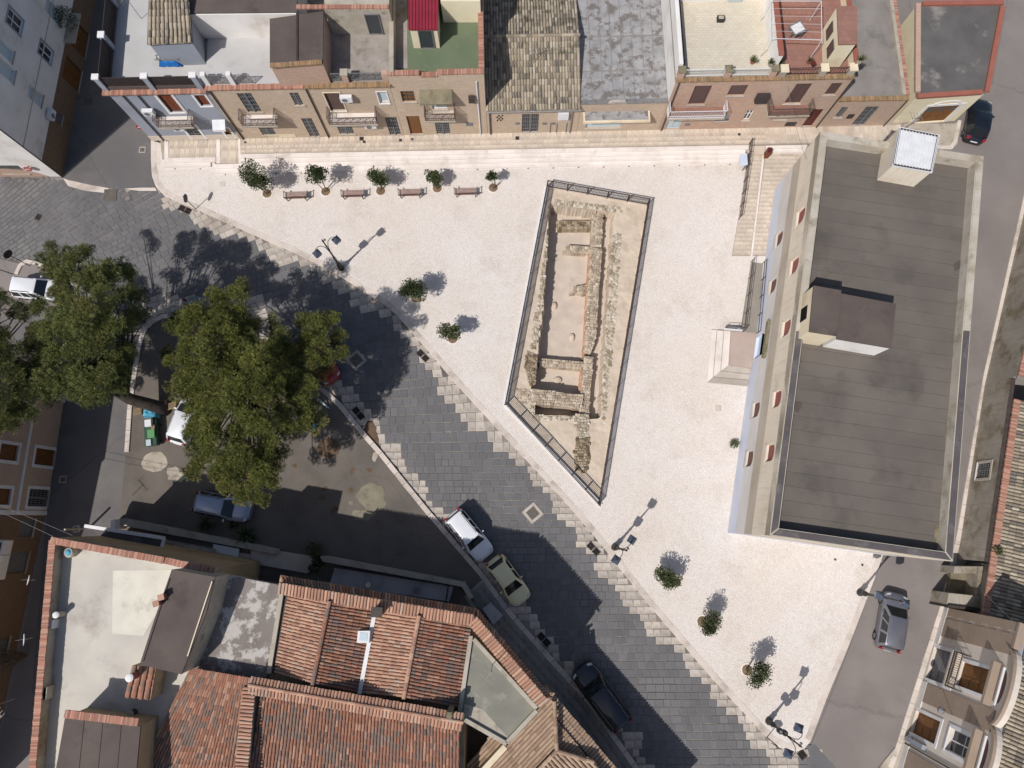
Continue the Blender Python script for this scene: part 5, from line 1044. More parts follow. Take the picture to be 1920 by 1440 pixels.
# lower brown roof at the bottom left with brick coping
lr=roomtop(wt,'roof_room',[(122,1345),(263,1362),(250,1500),(95,1500)],9.3,FZ,m_ochre,m_bitum); edgecoping(P(122,1338,9.32),P(260,1354,9.32),9.3,.42,.1,lr,m_copr); 
for i in range(1,4): MB().bar(P(lerp(122,263,i/4),1348,9.32),P(lerp(105,250,i/4),1500,9.32),.04,.02).build('roof_seam',m_bitum,lr)
pt_=roomtop(wt,'tile_porch',[(248,1248),(292,1252),(282,1312),(234,1306)],8.6,FZ,m_ochre,m_copr); A,B,C,D=[P(*p,z) for p,z in (((234,1306),8.62),((282,1312),8.62),((292,1252),8.95),((248,1248),8.95))]; tileroof([A,B,C,D],pt_,m_coppr,60,.3,.36)
# B: red double-pitch house with coppi-capped parapet
dt=thing('red_tiled_house','house with twin red clay tile pitches and tile capped parapet','house',P(720,1230,0))
ob=[(524,1079),(893,1142),(1030,1306),(1010,1334),(952,1392),(868,1330),(860,1345),(478,1275)]
MB().prism([(v.x,v.y) for v in inset([Vector((a,b,0)) for a,b in xy(ob,7.2)],.75)],-.05,6.85).build('wall',m_ochre,dt); MB().prism(xy(ob,7.15),6.86,6.93).build('eave_soffit',m_ochre,dt)
ez,rz_=7.15,8.0
def rq(a,b,c,d,za,zc): return [P(*a,za),P(*b,za),P(*c,zc),P(*d,zc)]
tileroof(rq((541,1112),(515,1262),(586,1282),(617,1128),ez,rz_)[1::-1]+rq((541,1112),(515,1262),(586,1282),(617,1128),ez,rz_)[:1:-1] if False else [P(541,1112,ez),P(515,1262,ez),P(586,1282,rz_),P(618,1128,rz_)],dt,m_coppl,56,.19,.36)  # lighter tiles paint the sunlit west pitches, darker red ones the shaded east
tileroof([P(672,1300,ez),P(703,1141,ez),P(618,1128,rz_),P(586,1282,rz_)],dt,m_coppr,56,.19,.36)
tileroof([P(706,1142,ez),P(676,1300,ez),P(757,1308,rz_),P(786,1155,rz_)],dt,m_coppl,56,.19,.36)
tileroof([P(862,1328,ez),P(884,1172,ez),P(786,1155,rz_),P(757,1308,rz_)],dt,m_coppr,56,.19,.36)
ridge(P(618,1127,rz_+.08),P(586,1283,rz_+.08),dt,m_coppr,.14); ridge(P(786,1154,rz_+.08),P(757,1309,rz_+.08),dt,m_coppl,.14)
MB().bar(P(704,1141,ez+.1),P(674,1301,ez+.1),.24,.06).build('valley_gutter',m_trim,dt); MB().bar(P(539,1108,ez),P(511,1262,ez),.3,.08).build('side_gutter',m_pipe,dt); MB().bar(P(531,1100,ez+.1),P(505,1262,ez+.1),.25,.3).build('side_parapet',m_conc,dt)
sk=thing('skylight','small white framed skylight set in the red tile roof','skylight',P(682,1195,7.4)); MB().prism(xy([(671,1183),(694,1183),(692,1206),(669,1205)],7.6),7.1,7.6).build('frame',m_trim,sk); MB().prism(xy([(675,1186),(690,1187),(688,1202),(673,1201)],7.6),7.6,7.62).build('pane',m_glassb,sk)
ch=thing('roof_chimney','square rendered chimney by the tile capped parapet','chimney',P(708,1136,7.2)); MB().prism(xy([(699,1141),(714,1142),(713,1155),(698,1154)],8.9),7.1,8.9).build('stack',m_conc2,ch); MB().prism(xy([(696,1138),(717,1139),(716,1158),(695,1157)],8.95),8.9,9.0).build('chimney_cap',m_pipe,ch)
# parapet: outer eave strip low, inner cap above
def capped(line,z,wi,parent,mat,sl=.15,nmax=60):
    for a,b in zip(line[:-1],line[1:]):
        A,B=Vector(a),Vector(b); d=(B-A).normalized(); n=Vector((-d.y,d.x,0))      # left of the run = outer side
        tileroof([A+n*wi+Vector((0,0,-sl)),B+n*wi+Vector((0,0,-sl)),B,A],parent,mat,nmax,.2,max(.32,wi/2+.02))
ln=[P(522,1100,TZ),P(888,1161,TZ),P(1022,1318,TZ)]
lo_=[P(524,1080,7.2),P(893,1143,7.2),P(1036,1311,7.2)]
for (a,b),(c,d) in zip(zip(ln[:-1],ln[1:]),zip(lo_[:-1],lo_[1:])):
    dd=(b-a).normalized(); n=Vector((-dd.y,dd.x,0)); wallbar(a+n*.1,b+n*.1,6.8,TZ-.06,.22,dt,m_conc,'parapet')
    tileroof([c+n*.0+Vector((0,0,-.1)),d+Vector((0,0,-.1)),Vector((b.x,b.y,7.5))+n*.22,Vector((a.x,a.y,7.5))+n*.22],dt,m_coppr,18,.2,.42)
    tileroof([b-n*.42+Vector((0,0,-.12)),a-n*.42+Vector((0,0,-.12)),a+n*.2+Vector((0,0,.06)),b+n*.2+Vector((0,0,.06))],dt,m_coppl,18,.2,.34)
# C: grey triangular terrace of the same house
MB().prism(xy([(884,1195),(1008,1330),(948,1395),(862,1340)],7.2),6.9,7.18).build('terrace',m_gsand,dt)
for a,b in (((883,1192),(862,1335)),((888,1198),(1006,1328)),((1006,1332),(950,1392)),((950,1394),(864,1345))): wallbar(P(*a,7.3),P(*b,7.3),7.15,7.38,.24,dt,m_conc)
MB().prism(xy([(870,1320),(905,1330),(955,1385),(945,1390),(868,1342)],7.2),7.181,7.19).build('terrace_patch',m_conc,dt)
# D: two south-facing red roofs behind a capped wall
rt=thing('long_tiled_house','long house with red clay tile roofs along the bottom edge','house',P(560,1400,0))
MB().prism(xy([(360,1252),(492,1270),(870,1348),(865,1600),(200,1600)],7.4),-.05,6.6).build('wall',m_ochre,rt)
tileroof([P(160,1640,6.3),P(440,1640,6.3),P(478,1274,8.0),P(358,1252,8.0)],rt,m_coppr,115,.2,.36)
tileroof([P(440,1640,6.2),P(860,1700,6.2),P(862,1365,7.8),P(488,1300,7.8)],rt,m_coppr,115,.2,.36)
for a,b in ((P(466,1284,8.3),P(868,1354,8.3)),): 
    d=(b-a).normalized(); n=Vector((-d.y,d.x,0)); wallbar(a,b,6.5,8.22,.4,rt,m_conc,'parapet'); tileroof([a+n*.45-Vector((0,0,.14)),b+n*.45-Vector((0,0,.14)),b,a],rt,m_coppl,28,.2,.44); tileroof([b-n*.5-Vector((0,0,.16)),a-n*.5-Vector((0,0,.16)),a,b],rt,m_coppl,28,.2,.46); ridge(a+Vector((0,0,.05)),b+Vector((0,0,.05)),rt,m_coppl,.1)
wallbar(P(470,1290,8.2),P(452,1440,8.2),6.5,8.1,.4,rt,m_conc); A,B=P(468,1288,8.2),P(450,1480,8.2); d=(B-A).normalized(); n=Vector((-d.y,d.x,0)); tileroof([A-n*.4-Vector((0,0,.1)),B-n*.4-Vector((0,0,.1)),B+n*.3,A+n*.3],rt,m_coppl,14,.2,.4)
MB().prism(xy([(838,1335),(848,1336),(846,1348),(836,1346)],9.0),7.0,9.0).build('chimney',m_moss,rt)
# E: beige hip roof house
hp=thing('hip_roof_house','house with beige clay tile hip roof beside the black car','house',P(1040,1400,0))
ez=5.0; E0=P(1040,1304,ez); E1=P(1166,1452,ez); E1=E1+(E1-E0)*.8; Wn=P(905,1432,ez+.4); Ws=P(960,1560,ez)
HB=[(E0.x,E0.y),(E1.x,E1.y),(E1.x-9,E1.y-7),(Wn.x-1,Wn.y-3),(Wn.x,Wn.y)]; d=(E1-E0).normalized(); n=Vector((-d.y,d.x,0))   # n: outer (north-east)
MB().prism([(E0.x-n.x*.5,E0.y-n.y*.5),(E1.x-n.x*.5,E1.y-n.y*.5),HB[2],HB[3],(Wn.x,Wn.y)],-.05,ez-.1).build('wall',m_ochre,hp)
sd=Vector((.7071,.7071,0)); ud=Vector((.7071,-.7071,0)); pk=P(1044,1408,5.95); O=P(1039,1314,5.7)
def clip(px,z): return ccw([(v.x,v.y) for v in PL(px,z)])
zr=5.85; sl2=.1
def pq(o_,s_,u_,ls,lu,z0,sl): return [o_-s_*ls-u_*lu+Vector((0,0,-sl*ls)),o_-s_*ls+u_*lu+Vector((0,0,-sl*ls)),o_+u_*lu,o_-u_*lu]
o1=Vector((O.x,O.y,zr))+sd*1.5; tileroof(pq(o1,sd,ud,10,10,zr,sl2),hp,m_coppb,110,.22,.4,poly=clip([(1034,1300),(1046,1408),(1004,1452),(950,1530),(850,1480),(930,1372)],6.0))
o2=pk+Vector((0,0,-.1)); tileroof(pq(o2,ud*-1,sd,10,10,5.9,.05),hp,m_coppb,40,.24,.4,poly=clip([(1045,1409),(1112,1428),(1180,1520),(950,1520),(1004,1450)],6.3))
g1=E0-n*.85+Vector((0,0,.3)); g2=E1-n*.85+Vector((0,0,.3))
tileroof([g1,g2,g2-n*4+Vector((0,0,.6)),g1-n*4+Vector((0,0,.6))],hp,m_coppb,100,.2,.3,poly=ccw([(g1.x,g1.y),(g2.x,g2.y)]+[(v.x,v.y) for v in PL([(1112,1428),(1043,1408)],5.9)]))
tileroof([E0,E1,E1-n*.8+Vector((0,0,.2)),E0-n*.8+Vector((0,0,.2))],hp,m_coppb,50,.2,.4)
for a_,b_ in ((O+Vector((0,0,.12)),pk+Vector((0,0,.02))),(pk+Vector((0,0,.02)),P(1112,1429,5.8)),(pk+Vector((0,0,.02)),P(998,1456,5.7))): ridge(a_,b_,hp,m_coppb,.13)
MB().bar(E0-n*.82+Vector((0,0,.26)),E1-n*.82+Vector((0,0,.26)),.12,.06).build('roof_gutter',m_pipe,hp)
None; MB().prism(xy([(1006,1322),(952,1386),(930,1370),(985,1298)],7.1),-.05,6.84).build('end_wall',m_ochre,dt)  # block added to close the gap and stop a sun beam onto the pavement
cy=thing('courtyard','dark paved courtyard between the tiled roofs','courtyard',P(900,1420,3.0)); MB().prism(xy([(862,1350),(945,1400),(905,1440),(880,1500),(850,1500)],3.0),-.05,3.0).build('yard_floor',m_asph2,cy); wallbar(P(947,1402,6.2),P(890,1465,6.2),3.0,6.0,.35,cy,m_cream,'yard_wall')
# F: yards in front of the block
yd=thing('front_yard','narrow front yard with low wall and tiled canopy north of the terrace house','yard',P(300,1010,.1))
pp([(212,975),(232,972),(420,1008),(520,1030),(520,1040),(415,1020),(228,985),(212,986)],.05,.75,'yard_wall',m_conc,yd); pp([(208,975),(216,974),(216,992),(206,992)],.05,1.4,'pier',m_white,yd)
pp([(160,986),(308,1010),(300,1036),(150,1012)],2.7,2.85,'canopy',m_parad,yd); 
A,B=P(160,986,2.9),P(308,1009,2.9); MB().bar(A,B,.22,.25).build('canopy_edge',m_trim,yd); MB().bar(P(308,1009,2.9),P(301,1034,2.9),.16,.2).build('canopy_edge',m_trim,yd)
for x,y in ((165,992),(300,1014)): q=P(x,y,0); MB().bar((q.x,q.y,.0),(q.x,q.y,2.7),.12).build('canopy_post',m_conc,yd)
pp([(310,1012),(470,1040),(465,1060),(305,1036)],.05,.35,'yard_floor',m_slab,yd); pp([(330,1018),(400,1030),(397,1040),(327,1028)],.35,.95,'planter_wall',m_conc,yd); pp([(400,1020),(448,1029),(446,1048),(398,1040)],.35,.5,'yard_floor',m_trim,yd)
y2=thing('raised_yard','raised lilac floored yard with lattice railing before the red tiled house','yard',P(740,1080,.1))
pp([(470,1025),(585,1043),(600,1062),(575,1075),(470,1056)],.05,.3,'yard_floor',m_slab,y2); pp([(628,1064),(850,1100),(842,1128),(618,1095)],.05,.5,'yard_floor',m_purple,y2)
pp([(600,1043),(612,1043),(872,1092),(888,1120),(880,1124),(866,1100),(605,1053)],.05,.85,'yard_wall',m_conc,y2)
Fr=Facade(P(632,1062,.5),P(842,1096,.5),.5); railing(Fr,0,Fr.L,0,.95,y2,m_rail,0,.18,xpat=True); railing(Facade(P(842,1096,.5),P(838,1122,.5),.5),0,1.0,0,.95,y2,m_rail,0,.18,xpat=True)
pp([(905,1142),(920,1130),(942,1155),(925,1172)],.1,.9,'bench_block',m_purple,y2)
for x,y,s,mt,lab in [(692,1096,.32,m_yellow,'yellow bucket on the lilac yard floor'),(781,1107,.4,m_metal,'grey round tub on the lilac yard floor')]:
    q=P(x,y,.5); o=thing('bucket',lab,'bucket',q); MB().lathe([(s*.4,q.z),(s*.55,q.z+.38),(s*.5,q.z+.38),(s*.38,q.z+.06)],q.x,q.y,14).build('bowl',m_yellow if mt==m_yellow else m_metal,o); MB().lathe([(s*.57,q.z+.36),(s*.57,q.z+.39)],q.x,q.y,14).build('rim',mt,o)
# ---------------- archaeological dig ----------------
from mathutils import noise as MN
m_soil=M('dig_soil',lin(202,186,168),lin(190,174,156),s=.7,rough=.95,fine=.14,fscale=10,dirt=lin(172,156,136),dscale=.6,dlo=.54,dhi=.72,bump=.3,bscale=12)
m_dfloor=M('dig_gravel',lin(196,182,168),lin(186,172,158),s=.8,rough=.95,fine=.16,fscale=18,dirt=lin(158,144,130),dscale=.7,dlo=.58,dhi=.74,bump=.3,bscale=25)
m_rubble=M('rubble_stone',lin(176,156,128),None,rough=.95,fine=.2,fscale=14,vcols=[(0,lin(182,168,148)),(.2,lin(166,150,132)),(.4,lin(194,180,160)),(.55,lin(154,138,120)),(.7,lin(178,162,142)),(.85,lin(162,148,132)),(.94,lin(204,194,176))],dirt=lin(130,114,92),dscale=.8,dlo=.55,dhi=.72,bump=.4,bscale=14)
m_rubblew=M('pale_rubble',lin(178,168,150),None,rough=.95,fine=.2,fscale=14,vcols=[(0,lin(176,164,146)),(.3,lin(158,146,126)),(.55,lin(192,182,166)),(.75,lin(146,134,112)),(.9,lin(204,196,182))],dirt=lin(140,124,98),dscale=.9,dlo=.55,dhi=.72)
m_rubbled=M('dark_rubble',lin(140,122,96),None,rough=.95,fine=.22,fscale=14,vcols=[(0,lin(156,140,118)),(.3,lin(132,116,96)),(.55,lin(170,154,132)),(.8,lin(112,98,80))],dirt=lin(88,76,58),dscale=1.0,dlo=.5,dhi=.68)
m_brickedge=M('roman_brick',lin(190,148,120),None,rough=.95,fine=.15,vcols=[(0,lin(192,150,122)),(.35,lin(178,132,106)),(.7,lin(198,162,134))])
PIT=[(v.x,v.y) for v in PL([(1031,384),(1150,397),(1147,440),(1139,560),(1131,660),(1126,740),(1124,783),(1103,783),(1104,776),(1081,779),(1003,777),(1003,757),(998,722),(1008,678),(1012,640),(1019,593),(1022,530),(1028,437)],-.05)]
DG=[(v.x,v.y) for v in DIG]; FLZ=-1.6; DITCH=[(v.x,v.y) for v in PL([(1128,400),(1150,397),(1147,440),(1139,560),(1131,660),(1126,740),(1124,783),(1100,783),(1112,640),(1120,500)],-.05)]
st=.14; x0=min(p[0] for p in DG)-.2; x1=max(p[0] for p in DG)+.2; y0=min(p[1] for p in DG)-.2; y1=max(p[1] for p in DG)+.2; nx=int((x1-x0)/st)+1; ny=int((y1-y0)/st)+1
def dz(x,y):
    if inpoly(x,y,PIT): return (FLZ if not inpoly(x,y,DITCH) else -1.15)+.03*MN.noise((x*1.5,y*1.5,0))
    return -.06+.05*MN.noise((x*.9,y*.9,3))+.03*MN.noise((x*3,y*3,1))
vs=[(x0+i*st+U(-.03,.03),y0+j*st+U(-.03,.03),0) for j in range(ny) for i in range(nx)]; vs=[(x,y,dz(x,y)) for x,y,_ in vs]
fl=MB();so=MB(); fl.v=vs; so.v=vs
for j in range(ny-1):
    for i in range(nx-1):
        q=(j*nx+i,j*nx+i+1,(j+1)*nx+i+1,(j+1)*nx+i); cx_=sum(vs[k][0] for k in q)/4; cy_=sum(vs[k][1] for k in q)/4
        if not inpoly(cx_,cy_,DG) and min(dline(cx_,cy_,DG+[DG[0]]),9)>.12: continue
        hgt=max(vs[k][2] for k in q)
        (fl if hgt<-.9 else so).f.append(q)
fl.a=[0.]*len(fl.f); so.a=[0.]*len(so.f)
def compact(mb):
    used=sorted({i for f in mb.f for i in f}); mp={k:i for i,k in enumerate(used)}; mb.v=[mb.v[k] for k in used]; mb.f=[tuple(mp[i] for i in f) for f in mb.f]; return mb
struct(compact(so).build('excavation_ground',m_soil)); struct(compact(fl).build('excavation_floor',m_dfloor))
mb=MB(); n=len(DIG)
for i in range(n):
    a,b=DIG[i],DIG[(i+1)%n]; mb.add([(a.x,a.y,-.5),(b.x,b.y,-.5),(b.x,b.y,ZP),(a.x,a.y,ZP)],[(0,1,2,3)])
struct(mb.build('dig_rim',m_kerb))
# white concrete coping along the west and south-west sides
for pa,pb_ in (((1022,349),(943.5,759)),((943.5,760),(1125,950)),((1125,951),(1128,941))):
    a,b=P(*pa,ZP),P(*pb_,ZP); d=(b-a).normalized(); nn=Vector((d.y,-d.x,0)); MB().prism([a,b,b-nn*.26,a-nn*.26],-.02,ZP+.09).build('dig_coping',m_trim,plaza)
def rubble(px,z0,z1,label,mat,cell=.2,jz=.05,zfun=None,name='masonry_ruin'):
    pl=[(v.x,v.y) for v in PL(px,z1)]; xs=[p[0] for p in pl]; ys=[p[1] for p in pl]; c=(sum(xs)/len(xs),sum(ys)/len(ys)); o=thing(name,label,'ruin wall',(c[0],c[1],z0))
    a=math.atan2(pl[1][1]-pl[0][1],pl[1][0]-pl[0][0]); ca,sa=math.cos(a),math.sin(a)
    core=MB(); core.prism(pl,z0,z1-.07); core.build('core',m_soil if mat is not m_rubbled else mat,o)
    us=[(p[0]*ca+p[1]*sa,-p[0]*sa+p[1]*ca) for p in pl]; u0,u1=min(u[0] for u in us),max(u[0] for u in us); v0,v1=min(u[1] for u in us),max(u[1] for u in us); mb=MB(); v=v0
    while v<v1:
        dv=U(.75,1.25)*cell; u=u0-U(0,cell)
        while u<u1:
            du=U(.7,1.6)*cell; cu,cv=u+du/2,v+dv/2; x,y=cu*ca-cv*sa,cu*sa+cv*ca
            if inpoly(x,y,pl):
                h=(zfun(x,y) if zfun else z1)+U(-jz,jz); g=.012; q=[]
                for su,sv in ((-1,-1),(1,-1),(1,1),(-1,1)):
                    e,f=cu+su*(du/2-g)+U(-.02,.02),cv+sv*(dv/2-g)+U(-.02,.02); q.append((e*ca-f*sa,e*sa+f*ca))
                m_=[(lerp(p[0],x,.2),lerp(p[1],y,.2)) for p in q]
                mb.add([(p[0],p[1],z0) for p in q]+[(p[0],p[1],h-.04) for p in q]+[(p[0],p[1],h+U(-.01,.015)) for p in m_],[(k,(k+1)%4,4+(k+1)%4,4+k) for k in range(4)]+[(4+k,4+(k+1)%4,8+(k+1)%4,8+k) for k in range(4)]+[(8,9,10,11)],max(.001,random.random()))
            u+=du
        v+=dv
    stuff(mb.build('rubble_stones',mat,o)); return o
rubble([(1110,402),(1131,400),(1128,462),(1108,461)],FLZ,-.5,'short upper stub of the long rubble wall in the dig',m_rubble)
rubble([(1108,463),(1129,466),(1122,560),(1118,628),(1108,662),(1096,662),(1102,560)],FLZ,-.3,'long rubble wall running down the middle of the dig',m_rubble)
rubble([(1096,668),(1112,670),(1110,700),(1107,735),(1104,775),(1086,775),(1090,730),(1093,700)],FLZ,-.25,'cracked lower length of the long dig wall',m_rubble)
rubble([(1046,413),(1112,413),(1112,428),(1046,429)],FLZ,-.8,'mossy low cross wall nearest the dig top',m_rubbled)
rubble([(1066,459),(1110,462),(1109,474),(1055,473)],FLZ,-.9,'second low tapering cross wall in the dig',m_rubble)
rubble([(1078,537),(1102,533),(1101,551),(1070,549)],FLZ,-1.0,'small broken cross wall stub in the middle of the dig',m_rubble)
rubble([(1013,671),(1093,678),(1092,692),(1012,686)],FLZ,-.75,'low cross wall with brick edge across the dig',m_rubble)
rubble([(966,727),(1004,729),(1094,741),(1090,767),(1060,762),(1003,757),(972,755)],FLZ,-.02,'broad brick topped cross wall near the dig bottom',m_rubble)
rubble([(993,757),(1003,757),(1003,778),(1080,780),(1081,789),(1000,788),(992,780)],-.9,-.02,'pale stone edging below the small dig trench',m_rubblew,.17)
rubble([(1079,775),(1104,776),(1106,822),(1079,822)],-.9,.02,'squat stone block wall south of the trench',m_rubblew)
rubble([(1081,823),(1105,822),(1104,870),(1098,887),(1080,880),(1077,850)],-.6,.1,'dark dirt covered wall end near the dig tip',m_rubbled)
rubble([(1040,372),(1090,378),(1160,388),(1166,398),(1120,393),(1036,383)],-.2,.02,'line of pale rubble along the top of the dig',m_rubblew,.2,.06)
rubble([(1149,430),(1165,440),(1158,520),(1150,640),(1141,740),(1133,800),(1127,783),(1134,660),(1142,540)],-.2,.0,'strip of loose pale rubble beside the dig ditch',m_rubblew,.2,.06)
rubble([(1024,440),(1028,440),(1020,540),(1013,600),(1005,655),(992,655),(1001,600),(1012,540)],-.2,.02,'irregular rubble edge on the west side of the dig',m_rubblew,.18,.06)
rubble([(988,657),(1008,668),(1004,720),(994,724),(984,690)],-.3,.06,'dark sooty rubble lump west of the dig trench',m_rubbled,.18,.08)
rubble([(1012,500),(1024,498),(1018,560),(1008,570)],-.2,.01,'small group of rubble stones on the west ledge of the dig',m_rubblew,.17,.05) if False else None
rubble([(1092,470),(1096,470),(1088,690),(1084,690)],-.2,-.1,'x',m_brickedge) if False else None
# brick facing along the long wall's west foot
for px in ([(1105,470),(1108.5,470),(1097,664),(1093.5,664)],[(1090,690),(1093,690),(1088,738),(1085,738)]):
    pl=PL(px,-.4); o=thing('brick_facing','thin strip of orange bricks along the '+('upper' if px[0][1]==470 else 'lower')+' length of the long dig wall','ruin wall',((pl[0]+pl[2])/2)*1.0); A,B=(pl[0]+pl[1])/2,(pl[2]+pl[3])/2; o.location.z=FLZ; ORG[o.name]=Vector(o.location); mb=MB(); L=(B-A).length; d=(B-A).normalized(); n_=Vector((-d.y,d.x,0)); t=0
    while t<L:
        for k in range(5): mb.obox(Vector((A.x,A.y,FLZ+k*.17))+d*t-n_*.07+n_*U(-.02,.02),d*.26,n_*.15,Vector((0,0,.15)))
        for i in range(30): mb.a[-1-i]=random.random() if i%6==0 else mb.a[-i]
        t+=.28
    mb.build('bricks',m_brickedge,o)
for px,py,r_,lab in ((1072,633,.22,'oval stone lying on the dig floor'),(1045,713,.35,'large flat stone on the lower dig floor'),(1039,574,.22,'stone at the foot of the west dig wall')):
    c=P(px,py,FLZ); mb=MB(); n=9
    mb.lathe([(r_,FLZ-.03),(r_*1.05,FLZ+.1),(r_*.8,FLZ+.22),(r_*.3,FLZ+.27)],0,0,n); mb.v=[(c.x+x*1.0,c.y+y*(1.5 if r_<.3 else .7)+U(-.02,.02),z+U(-.015,.015)) for x,y,z in mb.v]; tag(mb.build('boulder',m_soil),lab,'stone')
# fence round the dig
fn=thing('dig_fence','dark brown metal fence of barred panels around the archaeological dig','fence',P(1080,650,ZP))
FZ0=ZP-.02
for i in range(4):
    a,b=DIG[i],DIG[(i+1)%4]; a=Vector((a.x,a.y,FZ0)); b=Vector((b.x,b.y,FZ0)); L=(b-a).length; k=max(1,round(L/1.5)); d=(b-a)/L
    for j in range(k):
        p,q=a.lerp(b,j/k),a.lerp(b,(j+1)/k); MB().box(p.x,p.y,FZ0-.1,.07,.07,1.22,math.atan2(d.y,d.x)).build('post',m_rail,fn); mb=MB(); p2,q2=p+d*.06,q-d*.06; up=Vector((0,0,1))
        mb.bar(p2+up*1.06,q2+up*1.06,.055,.05); mb.bar(p2+up*.1,q2+up*.1,.045,.04); m_=int((q2-p2).length/.1)
        for e in range(m_+1): x=p2.lerp(q2,e/m_); mb.bar(x+up*.1,x+up*1.06,.028)
        mb.build('panel',m_rail,fn)
# ---------------- trees ----------------
from mathutils import noise as MN
def leafmat(name,cols,rough=.6,trans=0.0):
    t=NT(name); r=rngsock(t); n=t.nd('ShaderNodeValToRGB'); e=n.color_ramp.elements
    while len(e)<len(cols): e.new(.5)
    for i,c in enumerate(cols): e[i].position=i/(len(cols)-1); e[i].color=(*c,1)
    t.ln(r,n.inputs[0]); t.ln(n.outputs[0],t.b.inputs['Base Color']); t.b.inputs['Roughness'].default_value=rough; t.b.inputs['Specular IOR Level'].default_value=.25
    return t.m
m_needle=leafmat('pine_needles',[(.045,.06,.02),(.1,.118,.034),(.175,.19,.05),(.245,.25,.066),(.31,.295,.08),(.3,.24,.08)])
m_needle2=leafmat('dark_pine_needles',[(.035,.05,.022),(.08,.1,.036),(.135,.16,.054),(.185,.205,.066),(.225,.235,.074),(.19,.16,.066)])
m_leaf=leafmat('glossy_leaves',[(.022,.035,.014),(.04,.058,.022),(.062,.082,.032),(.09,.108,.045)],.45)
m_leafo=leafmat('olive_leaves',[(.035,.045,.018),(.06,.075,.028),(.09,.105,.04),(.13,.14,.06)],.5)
m_bark=M('pine_bark',lin(74,66,60),lin(54,48,44),s=3,rough=.95,fine=.3,fscale=10,bump=.6,bscale=8,coord='Object')
m_bark2=M('grey_bark',lin(120,108,94),lin(96,86,76),s=4,rough=.95,fine=.2,coord='Object')
def rdir():
    z=U(-1,1); a=U(0,6.283); r=math.sqrt(1-z*z); return Vector((r*math.cos(a),r*math.sin(a),z))
def tuft(mb,p,d,L,n,wd,var):
    d=d.normalized(); vs=[];fs=[]
    for k in range(n):
        e=(d+rdir()*.75).normalized(); s=e.cross(rdir()).normalized()*wd; l=L*U(.7,1.15); i=len(vs); vs+= [p-s,p+s,p+e*l+s*.35,p+e*l-s*.35]; fs.append((i,i+1,i+2,i+3))
    mb.add(vs,fs,var)
def clump(mb,c,r,n,L=.34,wd=.022,flat=.75,nn=5,bias=None):
    for k in range(n):
        d=rdir(); 
        if d.z<-.35 and random.random()<.7: d.z=-d.z
        rr=r*(random.random()**.35); p=c+Vector((d.x*rr,d.y*rr,d.z*rr*flat)); dd=(d+Vector((0,0,.5))).normalized()
        v=.18+.62*max(0,min(1,(rr/r)*.5+.45*d.z+.1+U(-.25,.25))); tuft(mb,p,dd,L*U(.8,1.2),nn,wd,min(.97,max(.02,v)))
def polysample(poly,md,n,seed,inset_=0):
    rg=random.Random(seed); xs=[p[0] for p in poly]; ys=[p[1] for p in poly]; out=[]; k=0; ring=list(poly)+[poly[0]]
    while len(out)<n and k<20000:
        k+=1; x,y=rg.uniform(min(xs),max(xs)),rg.uniform(min(ys),max(ys))
        if not inpoly(x,y,poly): continue
        db=dline(x,y,ring)
        if db<inset_: continue
        if all((x-a)**2+(y-b)**2>md*md for a,b,_ in out): out.append((x,y,db))
    return out
import numpy as np
def npquads(name,V,var,mat,parent):
    """mesh of separate quads from an (N*4,3) array"""
    og=org(parent); V=np.asarray(V,dtype=np.float32)-np.array([og.x,og.y,og.z],dtype=np.float32); n=len(V)//4; me=bpy.data.meshes.new(name)
    me.vertices.add(len(V)); me.vertices.foreach_set('co',V.ravel()); me.loops.add(len(V)); me.loops.foreach_set('vertex_index',np.arange(len(V),dtype=np.int32)); me.polygons.add(n); me.polygons.foreach_set('loop_start',np.arange(0,len(V),4,dtype=np.int32)); me.polygons.foreach_set('loop_total',np.full(n,4,dtype=np.int32))
    at=me.attributes.new('var','FLOAT','FACE'); at.data.foreach_set('value',np.asarray(var,dtype=np.float32)); me.materials.append(mat); me.update(calc_edges=True); me.validate()
    o=bpy.data.objects.new(name,me); COL.objects.link(o); o.parent=parent; ORG[o.name]=og; return o
def proto_clump(seed,puffs=9,tufts=52,needles=7,L=.19,wd=.0095):
    rg=np.random.default_rng(seed); V=[];A=[]
    for k in range(puffs):
        a=2.4*k+rg.uniform(0,1); rr=.62*math.sqrt((k+.3)/puffs); c=np.array([rr*math.cos(a),rr*math.sin(a),.42*(1-rr*rr)+rg.uniform(-.16,.16)]); pr=rg.uniform(.26,.42)
        d=rg.normal(size=(tufts,3)); d[:,2]=np.abs(d[:,2])*.9-.25; d/=np.linalg.norm(d,axis=1)[:,None]
        p=c+d*pr*rg.uniform(.55,1.0,(tufts,1))
        e=d[:,None,:]+rg.normal(size=(tufts,needles,3))*.55; e[:,:,2]+=.25; e/=np.linalg.norm(e,axis=2)[:,:,None]
        s=np.cross(e,rg.normal(size=(tufts,needles,3))); s/=np.linalg.norm(s,axis=2)[:,:,None]; s*=wd; l=(L*rg.uniform(.6,1.2,(tufts,needles,1)))
        b=p[:,None,:]+np.zeros_like(e); q=np.stack([b-s,b+s,b+e*l+s*.4,b+e*l-s*.4],axis=2).reshape(-1,3); V.append(q)
        A.append(np.repeat(np.clip(.3+.45*d[:,2]+.25*(c[2])+rg.uniform(-.15,.15,tufts),.02,.95),needles))  # tone lightens upward: sunlit tops and shaded undersides put into needle colour
    return np.concatenate(V),np.concatenate(A)
PROTO=[proto_clump(40+i) for i in range(7)]
